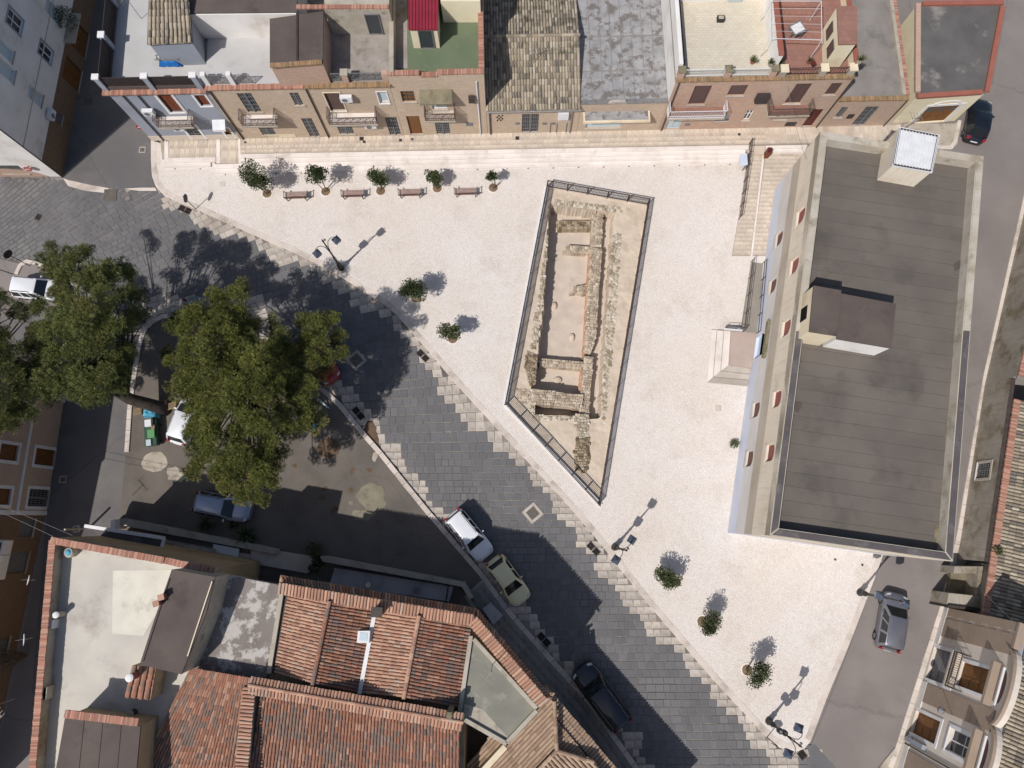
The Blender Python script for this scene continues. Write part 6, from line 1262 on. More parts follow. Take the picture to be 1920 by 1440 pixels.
def pine(name,label,polys,trunk,mat,seed,zlo,zhi,bro,md=30,rpx=34,nt=150,gap=0):
    base=Vector(trunk[0][0]); o=thing(name,label,'tree',(base.x,base.y,.08)); br=MB(); rg=random.Random(seed); cs=[]
    for poly,n in polys:
        for x,y,db in polysample(poly,md,n,seed,rpx*.35):
            g=MN.noise((x/52,y/52,seed)); g2=MN.noise((x/26,y/26,seed+5))
            if g2<-.24 and db>16: continue
            z=lerp(zlo,zhi,min(1,db/80)**.8)+g*1.7*min(1,db/45)+rg.uniform(-.35,.35); sc=FPX/(H-z); r=(rpx*rg.uniform(.75,1.25))/sc; r=min(r,max(.5,(db+5)/sc)); cs.append((P(x,y,z),r,g))
            if rg.random()<.95: cs.append((P(x+rg.uniform(-17,17),y+rg.uniform(-17,17),z-rg.uniform(1.0,2.2)),r*1.05,g-1.3))  # lower clumps take a darker tone, painting the shade between lobes
    VV=[];AA=[]
    for c,r,g in cs:
        v,a=PROTO[rg.randrange(len(PROTO))]; an=rg.uniform(0,6.28); ca,sa=math.cos(an),math.sin(an); k=r/.85; tl=rg.uniform(-.25,.25); M3=np.array([[ca,-sa,0],[sa,ca,0],[0,tl,1.25]])*k
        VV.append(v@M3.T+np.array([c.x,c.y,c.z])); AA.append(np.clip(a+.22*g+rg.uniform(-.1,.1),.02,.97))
    tr=MB(); tr.tube([p for p,_ in trunk],[r for _,r in trunk],10); tr.build('trunk',m_bark,o,smooth=True)
    top=Vector(trunk[-1][0]); mid=Vector(trunk[len(trunk)//2][0])
    for c,r,g in cs:
        s=mid.lerp(top,rg.random()); m1=s.lerp(c,.5)+Vector((0,0,-.4)); br.tube([s,m1,c+Vector((0,0,-r*.2))],[.09,.055,.02],5)
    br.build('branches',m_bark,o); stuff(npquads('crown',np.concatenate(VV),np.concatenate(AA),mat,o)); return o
cp=[(285,640),(300,610),(335,600),(345,575),(365,570),(390,585),(395,555),(402,543),(430,545),(440,532),(462,540),(470,560),(462,590),(480,600),(520,590),(545,610),(560,650),(580,690),(600,720),(602,765),(592,800),(550,822),(545,860),(530,885),(520,920),(500,940),(450,942),(405,925),(392,900),(365,885),(348,850),(345,820),(350,788),(342,750),(330,714),(315,700),(312,670)]
rl=[(548,610),(570,585),(600,575),(635,588),(648,615),(645,645),(658,665),(650,690),(625,690),(600,705),(575,690),(560,650)]
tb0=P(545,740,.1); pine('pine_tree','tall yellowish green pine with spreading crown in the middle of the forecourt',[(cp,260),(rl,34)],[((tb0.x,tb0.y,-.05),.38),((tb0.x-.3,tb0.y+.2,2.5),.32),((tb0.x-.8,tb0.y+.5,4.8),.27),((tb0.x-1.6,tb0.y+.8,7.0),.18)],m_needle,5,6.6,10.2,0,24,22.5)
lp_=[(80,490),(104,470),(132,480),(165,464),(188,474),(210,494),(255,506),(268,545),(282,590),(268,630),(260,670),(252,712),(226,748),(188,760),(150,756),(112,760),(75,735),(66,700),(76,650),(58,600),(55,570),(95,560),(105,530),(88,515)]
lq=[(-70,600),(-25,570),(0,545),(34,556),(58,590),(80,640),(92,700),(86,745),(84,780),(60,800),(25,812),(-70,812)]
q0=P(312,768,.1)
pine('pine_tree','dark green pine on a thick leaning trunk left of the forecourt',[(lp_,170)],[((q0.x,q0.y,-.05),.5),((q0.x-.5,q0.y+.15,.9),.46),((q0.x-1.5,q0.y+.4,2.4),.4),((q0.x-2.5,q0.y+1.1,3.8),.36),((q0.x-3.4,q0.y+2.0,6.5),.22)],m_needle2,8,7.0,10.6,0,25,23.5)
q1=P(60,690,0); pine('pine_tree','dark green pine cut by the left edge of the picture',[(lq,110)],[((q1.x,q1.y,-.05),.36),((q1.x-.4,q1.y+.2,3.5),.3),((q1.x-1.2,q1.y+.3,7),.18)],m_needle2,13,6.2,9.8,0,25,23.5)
# planted trees in round pits
from mathutils import noise as MN
m_earth=M('pit_earth',lin(130,108,84),lin(104,86,68),s=3,rough=.98,fine=.3,fscale=16)
def sapling(pit,crown,rad,label,seed,mat,n=900,grp='young trees planted in the plaza'):
    random.seed(seed); b=P(*pit,ZP); d0=math.hypot(pit[0]-960,pit[1]-975); d1=math.hypot(crown[0]-960,crown[1]-975); zc=max(1.3,min(2.9,H*(1-d0/d1))) if d1>d0 else 1.8
    c=P(*crown,zc); o=thing('planted_tree',label,'tree',b,grp)
    MB().lathe([(.47,ZP-.02),(.47,ZP+.03),(.36,ZP+.03),(.36,ZP-.02)],b.x,b.y,24).build('pit_ring',m_step,o); MB().lathe([(.36,ZP-.03),(.36,ZP+.012),(.1,ZP+.03)],b.x,b.y,18).build('pit_soil',m_earth,o)
    tr=MB()
    for k in range(3):
        a=U(0,6.28); s=Vector((math.cos(a)*.08,math.sin(a)*.08,0)); tr.tube([b+s,b.lerp(c,.5)+s*2.5,c+Vector((math.cos(a),math.sin(a),0))*rad*.4],[.035,.028,.012],6)
    tr.build('trunk',m_bark2,o); lf=MB()
    ax=U(0,3.14); el=U(1.0,1.45); ex,ey=Vector((math.cos(ax),math.sin(ax),0)),Vector((-math.sin(ax),math.cos(ax),0)); subs=[(c+ex*U(-1,1)*rad*.6*el+ey*U(-1,1)*rad*.5+Vector((0,0,U(-.5,.6)*rad)),rad*U(.2,.58)) for _ in range(18)]
    for k in range(n):
        s,r=random.choice(subs); d=rdir(); p=s+d*r*(random.random()**.4); e=(d+rdir()*.8+Vector((0,0,.4))).normalized(); sd=e.cross(rdir()).normalized(); L=U(.09,.17); w_=L*.3
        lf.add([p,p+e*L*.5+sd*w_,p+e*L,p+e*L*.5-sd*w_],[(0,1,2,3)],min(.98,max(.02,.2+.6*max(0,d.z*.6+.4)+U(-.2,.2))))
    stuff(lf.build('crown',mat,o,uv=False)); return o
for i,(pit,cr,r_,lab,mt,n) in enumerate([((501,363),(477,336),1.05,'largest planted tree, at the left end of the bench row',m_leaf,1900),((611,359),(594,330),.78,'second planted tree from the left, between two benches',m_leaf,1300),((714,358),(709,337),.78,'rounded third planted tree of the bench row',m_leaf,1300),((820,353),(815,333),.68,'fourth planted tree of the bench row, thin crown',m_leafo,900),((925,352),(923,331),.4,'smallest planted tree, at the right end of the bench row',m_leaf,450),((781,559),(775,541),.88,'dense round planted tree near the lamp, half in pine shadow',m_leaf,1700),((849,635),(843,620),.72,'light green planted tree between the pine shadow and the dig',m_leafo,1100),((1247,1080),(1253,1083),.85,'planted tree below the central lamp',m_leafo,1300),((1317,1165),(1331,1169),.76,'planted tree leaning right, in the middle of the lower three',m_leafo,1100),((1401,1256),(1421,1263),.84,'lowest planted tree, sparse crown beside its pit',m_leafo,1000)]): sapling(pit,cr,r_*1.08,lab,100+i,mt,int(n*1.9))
random.seed(77)
def rosette(px,py,z,label,n=26,L=.8,name='agave',mat=None,cat='plant'):
    b=P(px,py,z); o=thing(name,label,cat,b); mb=MB()
    for k in range(n):
        a=6.283*k/n*2.4+U(-.2,.2); el=U(.25,1.2); d=Vector((math.cos(a)*math.cos(el),math.sin(a)*math.cos(el),math.sin(el))); s=Vector((-math.sin(a),math.cos(a),0))*.05; l=L*U(.7,1.1); m_=b+d*l*.55+Vector((0,0,.05)); e=b+d*l-Vector((0,0,l*.12))
        mb.add([b-s,b+s,m_+s*.8,e,m_-s*.8],[(0,1,2,4),(4,2,3)],U(.1,.9))
    mb.build('leaves',mat or m_leaf,o,uv=False); MB().lathe([(.1,z-.02),(.08,z+.15)],b.x,b.y,8).build('stem',m_bark2,o); return o
rosette(387,985,.35,'dark agave clump beside the silver wagon',40,1.1); rosette(441,983,.35,'spiky yucca nearest the silver wagon bonnet',36,.9); rosette(462,1005,.35,'large dark yucca in the shaded yard',44,1.2); rosette(474,1012,.3,'small yucca at the yard steps',24,.6)
def bush(px,py,z,r,label,n=500,mat=None,name='bush',cat='bush'):
    c=P(px,py,z+r*.7); o=thing(name,label,cat,P(px,py,z)); lf=MB()
    for k in range(n):
        d=rdir(); d.z=abs(d.z) if random.random()<.7 else d.z; p=c+d*r*(random.random()**.4); p.z=max(p.z,z+.02); e=(d+rdir()*.8).normalized(); sd=e.cross(rdir()).normalized(); L=U(.08,.16); lf.add([p,p+e*L*.5+sd*L*.3,p+e*L,p+e*L*.5-sd*L*.3],[(0,1,2,3)],U(.1,.9))
    stuff(lf.build('foliage',mat or m_leaf,o,uv=False)); g=P(px,py,z); MB().tube([g,c],[.04,.015],6).build('stem',m_bark2,o); return o
bush(590,1031,.1,.55,'potted leafy bush at the yard corner',600,m_leafo); bush(597,1052,.1,.4,'dark bush on the yard steps',400); bush(588,1066,.3,.35,'small dark shrub against the yard floor',300); bush(1376,833,ZP,.28,'weed tuft growing at the foot of the cream building',220,m_leafo,'weed','weed'); bush(1869,1032,2.95,.3,'weed tuft growing on the old clay tile roof',220,m_leafo,'weed','weed')
bush(121,35,2.75,.9,'dark balcony plants hanging on the shaded corner house',900)
# bare shrub at the lower left wall
b=P(52,1228,0); o=thing('bare_shrub','leafless twiggy shrub in the shaded lane at lower left','shrub',b); mb=MB()
for k in range(70):
    a=U(0,6.28); r=U(.3,1.1); e=b+Vector((math.cos(a)*r,math.sin(a)*r,U(2.2,4.2))); m_=b.lerp(e,.5)+Vector((U(-.2,.2),U(-.2,.2),.3)); mb.tube([b,m_,e],[.03,.02,.006],4)
    for j in range(3): f=m_.lerp(e,U(.2,.9)); mb.tube([f,f+rdir()*U(.3,.6)],[.01,.004],3)
mb.build('twigs',m_bark2,o)
# ---------------- street furniture ----------------
m_black=M('black_iron',lin(44,40,40),lin(36,33,33),s=4,rough=.5,fine=.1,spec=.4)
m_lens=plain('lantern_glass',lin(92,104,122),.15,0,.6)  # bluish base colour carries the reflected sky
m_benchw=M('bench_wood',lin(98,66,60),lin(84,56,52),s=3,rough=.6,fine=.15,stretch=(1,8,1))
m_benchl=M('bench_seat',lin(164,142,134),lin(148,126,118),s=3,rough=.6,fine=.15)
def lamp(px,py,off,label,extra=False,ht=5.75):
    b=P(px,py,ZP); o=thing('street_lamp',label,'street lamp',b,'ornate lamps around the plaza'); z=ZP
    MB().lathe([(.24,z),(.25,z+.12),(.2,z+.3),(.16,z+.7),(.19,z+.82),(.12,z+.95),(.1,z+1.3)],b.x,b.y,14).build('base',m_black,o,smooth=True)
    MB().lathe([(.085,z+1.3),(.07,z+2.2),(.1,z+2.25),(.065,z+2.35),(.055,z+3.6),(.085,z+3.65),(.05,z+3.75),(.045,z+5.3),(.08,z+5.36),(.03,z+5.5),(.05,z+5.62),(.0,z+ht)],b.x,b.y,10).build('pole',m_black,o)
    d=Vector((off[0],off[1],0)).normalized()
    for s in (-1,1):
        e=d*s; h=4.55; pts=[b+Vector((0,0,3.7))+e*.05,b+Vector((0,0,4.3))+e*.1,b+Vector((0,0,4.9))+e*.25,b+Vector((0,0,5.15))+e*.5,b+Vector((0,0,5.05))+e*.75,b+Vector((0,0,4.75))+e*.83]; MB().tube(pts,.024,6).build('arm',m_black,o); MB().tube([b+Vector((0,0,4.3))+e*.1,b+Vector((0,0,4.75))+e*.0],.018,5).build('arm_brace',m_black,o)
        c=b+e*.83; rz=math.atan2(d.y,d.x)+.1; zz=z+4.0; lt=MB(); q=.29
        cc=[Vector((math.cos(rz+k*math.pi/2+math.pi/4),math.sin(rz+k*math.pi/2+math.pi/4),0)) for k in range(4)]
        lt.add([c*1+v*.2-Vector((0,0,c.z-zz)) for v in cc]+[c+v*.33-Vector((0,0,c.z-zz-.42)) for v in cc],[(0,1,5,4),(1,2,6,5),(2,3,7,6),(3,0,4,7),(3,2,1,0)]); ln_=lt.build('lantern',m_lens,o)
        cp_=MB(); cp_.add([c+v*.37-Vector((0,0,c.z-zz-.42)) for v in cc]+[c+v*.12-Vector((0,0,c.z-zz-.66)) for v in cc]+[c-Vector((0,0,c.z-zz-.75))],[(0,1,5,4),(1,2,6,5),(2,3,7,6),(3,0,4,7),(4,5,8),(5,6,8),(6,7,8),(7,4,8),(3,2,1,0)]); cp_.build('lantern_cap',M('lantern_cap',lin(78,88,104),lin(66,74,88),s=3,rough=.35,fine=.1) if 'lantern_cap' not in bpy.data.materials else bpy.data.materials['lantern_cap'],ln_)  # slate blue of the cap likewise holds painted sky reflection
        fr=MB()
        for v in cc: fr.bar(c+v*.2-Vector((0,0,c.z-zz)),c+v*.34-Vector((0,0,c.z-zz-.42)),.03)
        fr.build('lantern_frame',m_black,ln_)
    MB().lathe([(.0,z+5.3),(.07,z+5.36),(.08,z+5.45),(.03,z+5.52)],b.x+d.x*.16,b.y+d.y*.16,8).build('sensor',m_metal,o)
    if extra:
        for s,h in ((1,2.4),(-1,2.1)):
            c=b+Vector((-d.y,d.x,0))*s*.22+Vector((0,0,h)); MB().lathe([(.15,c.z),(.19,c.z+.1),(.19,c.z+.4),(.12,c.z+.46)],c.x,c.y,12).build('loudspeaker',m_black,o); MB().lathe([(.11,c.z+.461),(.06,c.z+.5)],c.x,c.y,12).build('loudspeaker_cap',m_metal,o)
    return o
lamp(640,503,(.65,.5),'ornate black double lamp by the pine shadow on the upper plaza')
lamp(1152,1026,(.6,.72),'ornate black double lamp south of the dig tip')
lamp(1441,1352,(.46,.9),'ornate black double lamp with loudspeakers at the bottom corner',True)
lamp(1612,1111,(.95,-.3),'ornate black double lamp overhanging the grey car')
def bench(cx,cy,label):
    c=P(cx,cy,ZP); o=thing('bench',label,'bench',c,'benches facing the white steps'); u=ru; n=rn; L=1.66
    for k in range(4): q=c-u*L/2+n*(-.08+.13*k)+Vector((0,0,.43)); MB().obox(q,u*L,n*.1,Vector((0,0,.035))).build('seat_slat',m_benchl,o)
    for k in range(3): q=c-u*L/2-n*(.14+.035*k)+Vector((0,0,.52+.14*k)); MB().obox(q,u*L,-n*.035,Vector((0,0,.11))).build('back_slat',m_benchw,o)
    for s in (-1,1):
        e=c+u*s*(L/2-.1); mb=MB(); mb.bar(e-n*.12,e-n*.12+Vector((0,0,.43)),.06); mb.bar(e+n*.4,e+n*.4+Vector((0,0,.43)),.06); mb.bar(e-n*.14+Vector((0,0,.4)),e+n*.46+Vector((0,0,.4)),.06,.05); mb.bar(e-n*.17+Vector((0,0,.4)),e-n*.25+Vector((0,0,.95)),.05); mb.build('leg',m_metal,o)
        mb=MB(); f=c+u*s*(L/2+.02); mb.bar(f-n*.18+Vector((0,0,.66)),f+n*.42+u*s*.05+Vector((0,0,.66)),.06,.04); mb.bar(f+n*.4+Vector((0,0,.4)),f+n*.42+u*s*.05+Vector((0,0,.66)),.04); mb.build('armrest',m_metal,o)
    return o
bench(558,374,'leftmost bench, between the first and second planted trees'); bench(664,371,'second bench from the left, between planted trees'); bench(770,369,'third bench from the left, between planted trees'); bench(874,367,'rightmost bench, beside the smallest planted tree')
# handrail at the ramp, information lectern, brown bin
hr=thing('ramp_railing','dark metal railing beside the pale slab ramp','railing',P(1395,345,ZP)); a,b=P(1404,271,.5),P(1384,412,ZP); hand(a,b,6,1.0,hr,mids=(.4,.7))
ip=P(1390,312,ZP); o=thing('information_board','pale blue slanted information board by the railing','information board',ip); 
for s in (-1,1): MB().bar(ip+Vector((.05,s*.35,0)),ip+Vector((.05,s*.35,.95)),.06).build('leg',m_metal,o)
MB().obox(ip+Vector((.12,-.48,1.15)),Vector((-.5,0,-.32)),Vector((0,.96,0)),Vector((-.03,0,.04))).build('panel',M('board_blue',lin(186,196,210),lin(176,186,202),s=1,rough=.5,fine=.05),o)
bn=P(1436,292,ZP); o=thing('litter_bin','brown metal litter bin on the slab paving','bin',bn); MB().prism([(bn.x-.22,bn.y-.25),(bn.x+.12,bn.y-.25),(bn.x+.22,bn.y+.1),(bn.x+.12,bn.y+.25),(bn.x-.12,bn.y+.25)],ZP,ZP+.85).build('body',m_woodr,o); MB().prism([(bn.x-.18,bn.y-.2),(bn.x+.1,bn.y-.2),(bn.x+.18,bn.y+.08),(bn.x+.1,bn.y+.2),(bn.x-.1,bn.y+.2)],ZP+.85,ZP+.87).build('lid',m_maroon,o)
m_red=plain('sign_red',lin(176,30,40),.4); m_swhite=plain('sign_white',(.75,.75,.76),.4); m_sback=M('sign_back',lin(58,56,56),lin(50,48,48),s=3,rough=.5,fine=.1)
def rsign(px,py,z,az,label,face=None,r=.3,ht=2.25,back=True):
    b=P(px,py,z); o=thing('round_sign',label,'road sign',b); MB().tube([b,b+Vector((0,0,ht+r))],.03,8).build('pole',m_metal if face else m_black,o); nrm=Vector((math.cos(az),math.sin(az),0)); c=b+Vector((0,0,ht))+nrm*.05; t=Vector((-nrm.y,nrm.x,0)); N=20
    ring=lambda rr,off:[c+nrm*off+t*math.cos(6.2832*k/N)*rr+Vector((0,0,math.sin(6.2832*k/N)*rr)) for k in range(N)]
    mb=MB(); mb.add(ring(r,0)+ring(r,.02),[tuple(range(N)),tuple(range(N,2*N))]+[(k,(k+1)%N,N+(k+1)%N,N+k) for k in range(N)]); d=mb.build('disc',face or m_sback,o)
    if face: q=c+nrm*.026; mb=MB(); mb.obox(q-t*r*.7-Vector((0,0,r*.16)),t*r*1.4,nrm*.006,Vector((0,0,r*.32))); mb.build('bar',m_swhite,d)
    return o
rsign(367,392,ZP,R(-4),'round sign seen edge on at the plaza corner, with long shadow',r=.33,ht=1.9); rsign(55,498,.1,R(150),'dark backed round sign at the left parking kerb',r=.36,ht=2.3); rsign(1437,1381,.0,R(-120),'round sign leaning over the road at the bottom plaza corner',r=.3,ht=1.75)
rsign(291,266,ZP,R(-80),'red no entry sign at the corner of the grey house',m_red,.3,2.3)
# wall sign on the corner house
u,v=AS.uv(53,311); o=thing('wall_sign','red no entry sign fixed to the sunlit wall at upper left','road sign',AS.pt(u,v,.05)); N=20; rg=lambda rr,of:[AS.pt(u+math.cos(6.2832*k/N)*rr,v+math.sin(6.2832*k/N)*rr,of) for k in range(N)]; mb=MB(); mb.add(rg(.3,.25)+rg(.3,.27),[tuple(range(N,2*N)),tuple(range(N))[::-1]]+[(k,(k+1)%N,N+(k+1)%N,N+k) for k in range(N)]); d_=mb.build('disc',m_red,o); AS.slab(MB(),u-.2,v-.05,u+.2,v+.05,.275,.28).build('bar',m_swhite,d_); AS.slab(MB(),u-.03,v-.03,u+.03,v+.03,.0,.25).build('bracket',m_metal,o)
# ---------------- vehicles ----------------
m_tyre=plain('tyre',(.012,.012,.013),.85); m_rim=plain('wheel_rim',(.35,.35,.36),.35,.8); m_cglass=plain('car_glass',(.012,.016,.02),.05,0,.6); m_hl=plain('headlight',(.55,.56,.58),.15); m_tl=plain('tail_light',(.35,.012,.02),.25); m_trimb=plain('black_trim',(.02,.02,.022),.6)
m_under=plain('underbody',(.01,.01,.01),.9)
CARM={}
def paint(name,c,rough=.28,metal=0.0):
    if name not in CARM:
        t=NT(name); t.b.inputs['Base Color'].default_value=(*c,1); t.b.inputs['Roughness'].default_value=rough; t.b.inputs['Metallic'].default_value=metal; t.b.inputs['Coat Weight'].default_value=.6; t.b.inputs['Coat Roughness'].default_value=.08; CARM[name]=t.m
    return CARM[name]
def car(label,px,py,ax,L,W,Ht,col,style='hatch',z=0.0,zc=.75,ribs=0):
    """px,py: body centre seen at half height; ax: image direction of the front"""
    c=P(px,py,z+zc); c.z=z; f=P(px+ax[0],py+ax[1],z+zc)-P(px,py,z+zc); f.z=0; f.normalize(); s=Vector((-f.y,f.x,0)); o=thing('parked_car',label,'car',c,'cars parked around the square')
    def W3(x,y,zz): return c+f*x+s*y+Vector((0,0,zz))
    hl=dict(hatch=.27,mpv=.24,suv=.27,wagon=.27)[style]; rl_=dict(hatch=.06,mpv=.03,suv=.02,wagon=.03)[style]
    belt=Ht*.6; hood=Ht*.58; st=[]   # stations from rear to front: x, halfwidth, deck height
    xs=[-.5,-.485,-.45,-.38,-.2,0,.2,.36,.44,.48,.5]
    hw=[.62,.8,.92,.985,1,1,1,.98,.9,.76,.55]
    dk=[.42,.52,.58,.6,.6,.6,.595,.56,.525,.47,.40]
    mb=MB(); nP=9; rows=[]
    for x,h_,d_ in zip(xs,hw,dk):
        w_=W/2*h_; zt=Ht*d_; zb=.2; rows.append([W3(x*L,yy,zz) for yy,zz in ((-w_*.94,zb),(-w_,.45*Ht*.75),(-w_*.99,zt-.07),(-w_*.9,zt-.012),(-w_*.45,zt+.012),(0,zt+.02),(w_*.45,zt+.012),(w_*.9,zt-.012),(w_*.99,zt-.07),(w_,.45*Ht*.75),(w_*.94,zb))])
    nP=len(rows[0]); vs=[p for r_ in rows for p in r_]; fs=[(i*nP+k,i*nP+k+1,(i+1)*nP+k+1,(i+1)*nP+k) for i in range(len(rows)-1) for k in range(nP-1)]
    fs+=[tuple(range(nP))[::-1],tuple(range((len(rows)-1)*nP,len(rows)*nP))]; mb.add(vs,fs); body=mb.build('body',col,o,smooth=True)
    # cabin
    x0=(-.5+rl_)*L+.06; x1=(.5-hl)*L; x2=x0+(.16 if style!='hatch' else .32)+(.1 if style=='wagon' else 0); x3=x1-(.62 if style!='suv' else .5); zb=belt-.03; zt=Ht; wb=W/2*.95; wt=W/2*.74
    ring=lambda xa,xb,w_,zz,rd:[W3(xa,-w_+rd,zz),W3(xa+rd*.6,-w_,zz),W3(xb-rd,-w_,zz),W3(xb,-w_+rd,zz),W3(xb+.005,0,zz),W3(xb,w_-rd,zz),W3(xb-rd,w_,zz),W3(xa+rd*.6,w_,zz),W3(xa,w_-rd,zz),W3(xa-.02,0,zz)]
    lo=ring(x0,x1,wb,zb,.1); up=ring(x2,x3,wt,zt-.07,.09); rf=ring(x2+.1,x3-.14,wt-.12,zt,.12); n=10
    mb=MB(); mb.add(lo+up,[(k,(k+1)%n,n+(k+1)%n,n+k) for k in range(n)]); mb.build('pillars',col,o,smooth=False)
    mb=MB(); mb.add(up+rf,[(k,(k+1)%n,n+(k+1)%n,n+k) for k in range(n)]+[tuple(range(n,2*n))]); ro=mb.build('roof',col,o,smooth=True)
    if ribs:
        rb_=MB()
        for k in range(ribs): yy=lerp(-wt*.6,wt*.6,k/(ribs-1)); rb_.bar(W3(x2+.25,yy,zt+.006),W3(x3-.3,yy,zt+.006),.05,.02)
        rb_.build('roof_rib',col,ro)
    if style in('suv','mpv','wagon'):
        for sd in (-1,1): MB().tube([W3(x2+.2,sd*(wt-.05),zt-.02),W3(x2+.3,sd*(wt-.05),zt+.06),W3(x3-.4,sd*(wt-.05),zt+.06),W3(x3-.25,sd*(wt-.05),zt-.02)],.022,6).build('roof_rail',m_metal if style!='suv' else m_trimb,ro)
    def pane(name,a,b,c2,d,inset_=.07,push=.012):
        q=[Vector(v) for v in (a,b,c2,d)]; m_=sum(q,Vector())/4; nn=(q[1]-q[0]).cross(q[3]-q[0]).normalized(); 
        if nn.dot(m_-(c+Vector((0,0,Ht*.6))))<0: nn=-nn
        q=[v.lerp(m_,inset_)+nn*push for v in q]; q2=[v-nn*.012 for v in q]; MB().add(q+q2,[(0,1,2,3),(0,4,5,1),(1,5,6,2),(2,6,7,3),(3,7,4,0)]).build(name,m_cglass,o)
    pane('windscreen',lo[3],lo[5],up[5],up[3],.03,.02); pane('rear_window',lo[0],lo[8],up[8],up[0],.08,.02)
    for sd,(a,b) in ((-1,(1,2)),(1,(7,6))):
        for t0,t1 in ((.04,.36),(.4,.68),(.71,.97)) if style in('suv','mpv','wagon') else ((.06,.46),(.5,.95)):
            pane('side_window',lo[a].lerp(lo[b],t0),lo[a].lerp(lo[b],t1),up[a].lerp(up[b],t1),up[a].lerp(up[b],t0),.1,.014)
    for sx in (-.31,.32):
        for sd in (-1,1):
            w_=MB(); r_=.31; N=16; cc=W3(sx*L,sd*(W/2-.1),r_); pr=[(r_*.62,-.1),(r_,-.09),(r_,.09),(r_*.62,.1)]
            vs=[cc+f*math.cos(6.2832*k/N)*rr+Vector((0,0,math.sin(6.2832*k/N)*rr))+s*sd*yy for rr,yy in pr for k in range(N)]; w_.add(vs,[(i*N+k,i*N+(k+1)%N,(i+1)*N+(k+1)%N,(i+1)*N+k) for i in range(3) for k in range(N)]); wo=w_.build('wheel',m_tyre,o)
            rm=MB(); rm.add([cc+f*math.cos(6.2832*k/N)*r_*.62+Vector((0,0,math.sin(6.2832*k/N)*r_*.62))+s*sd*.095 for k in range(N)]+[cc+s*sd*.06],[(k,(k+1)%N,N) for k in range(N)]); rm.build('rim',m_rim,wo)
    for sd in (-1,1):
        mb=MB(); mb.add([W3(L*.478,sd*W*.26,Ht*.485),W3(L*.462,sd*W*.4,Ht*.49),W3(L*.425,sd*W*.44,Ht*.535),W3(L*.445,sd*W*.27,Ht*.53)],[(0,1,2,3)]); mb.v=[tuple(Vector(v)+Vector((0,0,.02))) for v in mb.v]; mb.v+= [tuple(Vector(v)-Vector((0,0,.1))) for v in mb.v]; mb.f+=[(0,1,5,4),(1,2,6,5),(2,3,7,6),(3,0,4,7)]; mb.a+=[0.]*4; mb.build('headlight',m_hl,o)
        MB().obox(W3(-L*.492,sd*W*.36-.09,Ht*.45),f*.1,s*.18,Vector((0,0,Ht*.22))).build('tail_light',m_tl,o)
        MB().obox(W3(x1-.55,sd*(W/2-.04),belt-.02),f*.1,s*sd*.2,Vector((0,0,.13))).build('mirror',col,o)
    MB().obox(W3(-L*.505,-.26,.5),f*.02,s*.52,Vector((0,0,.11))).build('number_plate',m_swhite,o)
    MB().obox(W3(L*.49,-W*.3,.3),f*.03,s*W*.6,Vector((0,0,.16))).build('grille',m_trimb,o); MB().obox(W3(-L*.46,-W*.42,.18),f*L*.92,s*W*.84,Vector((0,0,.1))).build('underbody',m_under,o)
    return o
car('white boxy off-road car parked at the forecourt kerb in half shade',880,1003,(63,77),3.95,1.6,1.72,paint('white_paint',(.72,.73,.75)),'suv',0,.8,6)
car('cream small hatchback parked behind the white off-road car',953,1088,(50,70),3.65,1.6,1.55,paint('cream_paint',(.78,.68,.4)),'hatch')
car('black people carrier parked in shade by the hip roof house',1128,1306,(-72,-97),4.75,1.85,1.7,paint('black_paint',(.008,.01,.018)),'mpv')
car('grey hatchback on the asphalt road under the overhanging lamp',1674,1166,(17,-106),3.95,1.72,1.56,paint('grey_paint',(.24,.24,.27),.3,.6),'mpv')
car('black hatchback parked beside the yellow garage',1836,224,(14,-76),3.8,1.68,1.5,paint('black_blue_paint',(.008,.01,.016)),'hatch')
car('silver wagon parked in shadow before the agaves',416,950,(100,19),4.1,1.68,1.55,paint('silver_paint',(.3,.34,.42),.3,.4),'wagon',.1)
car('white hatchback half hidden under the big pine',349,783,(30,-78),4.0,1.68,1.5,paint('white_paint',(.72,.73,.75)),'wagon',.1)
car('white boxy car parked under the left pine',68,541,(80,7),3.6,1.6,1.5,paint('white_paint',(.72,.73,.75)),'suv',.06)
car('red car parked under the pine along the forecourt kerb',596,676,(52,64),3.9,1.65,1.48,paint('red_paint',(.3,.02,.02)),'hatch')
car('green grey car glimpsed between the two pines',392,575,(90,-4),3.9,1.66,1.5,paint('green_grey_paint',(.1,.14,.14)),'hatch')
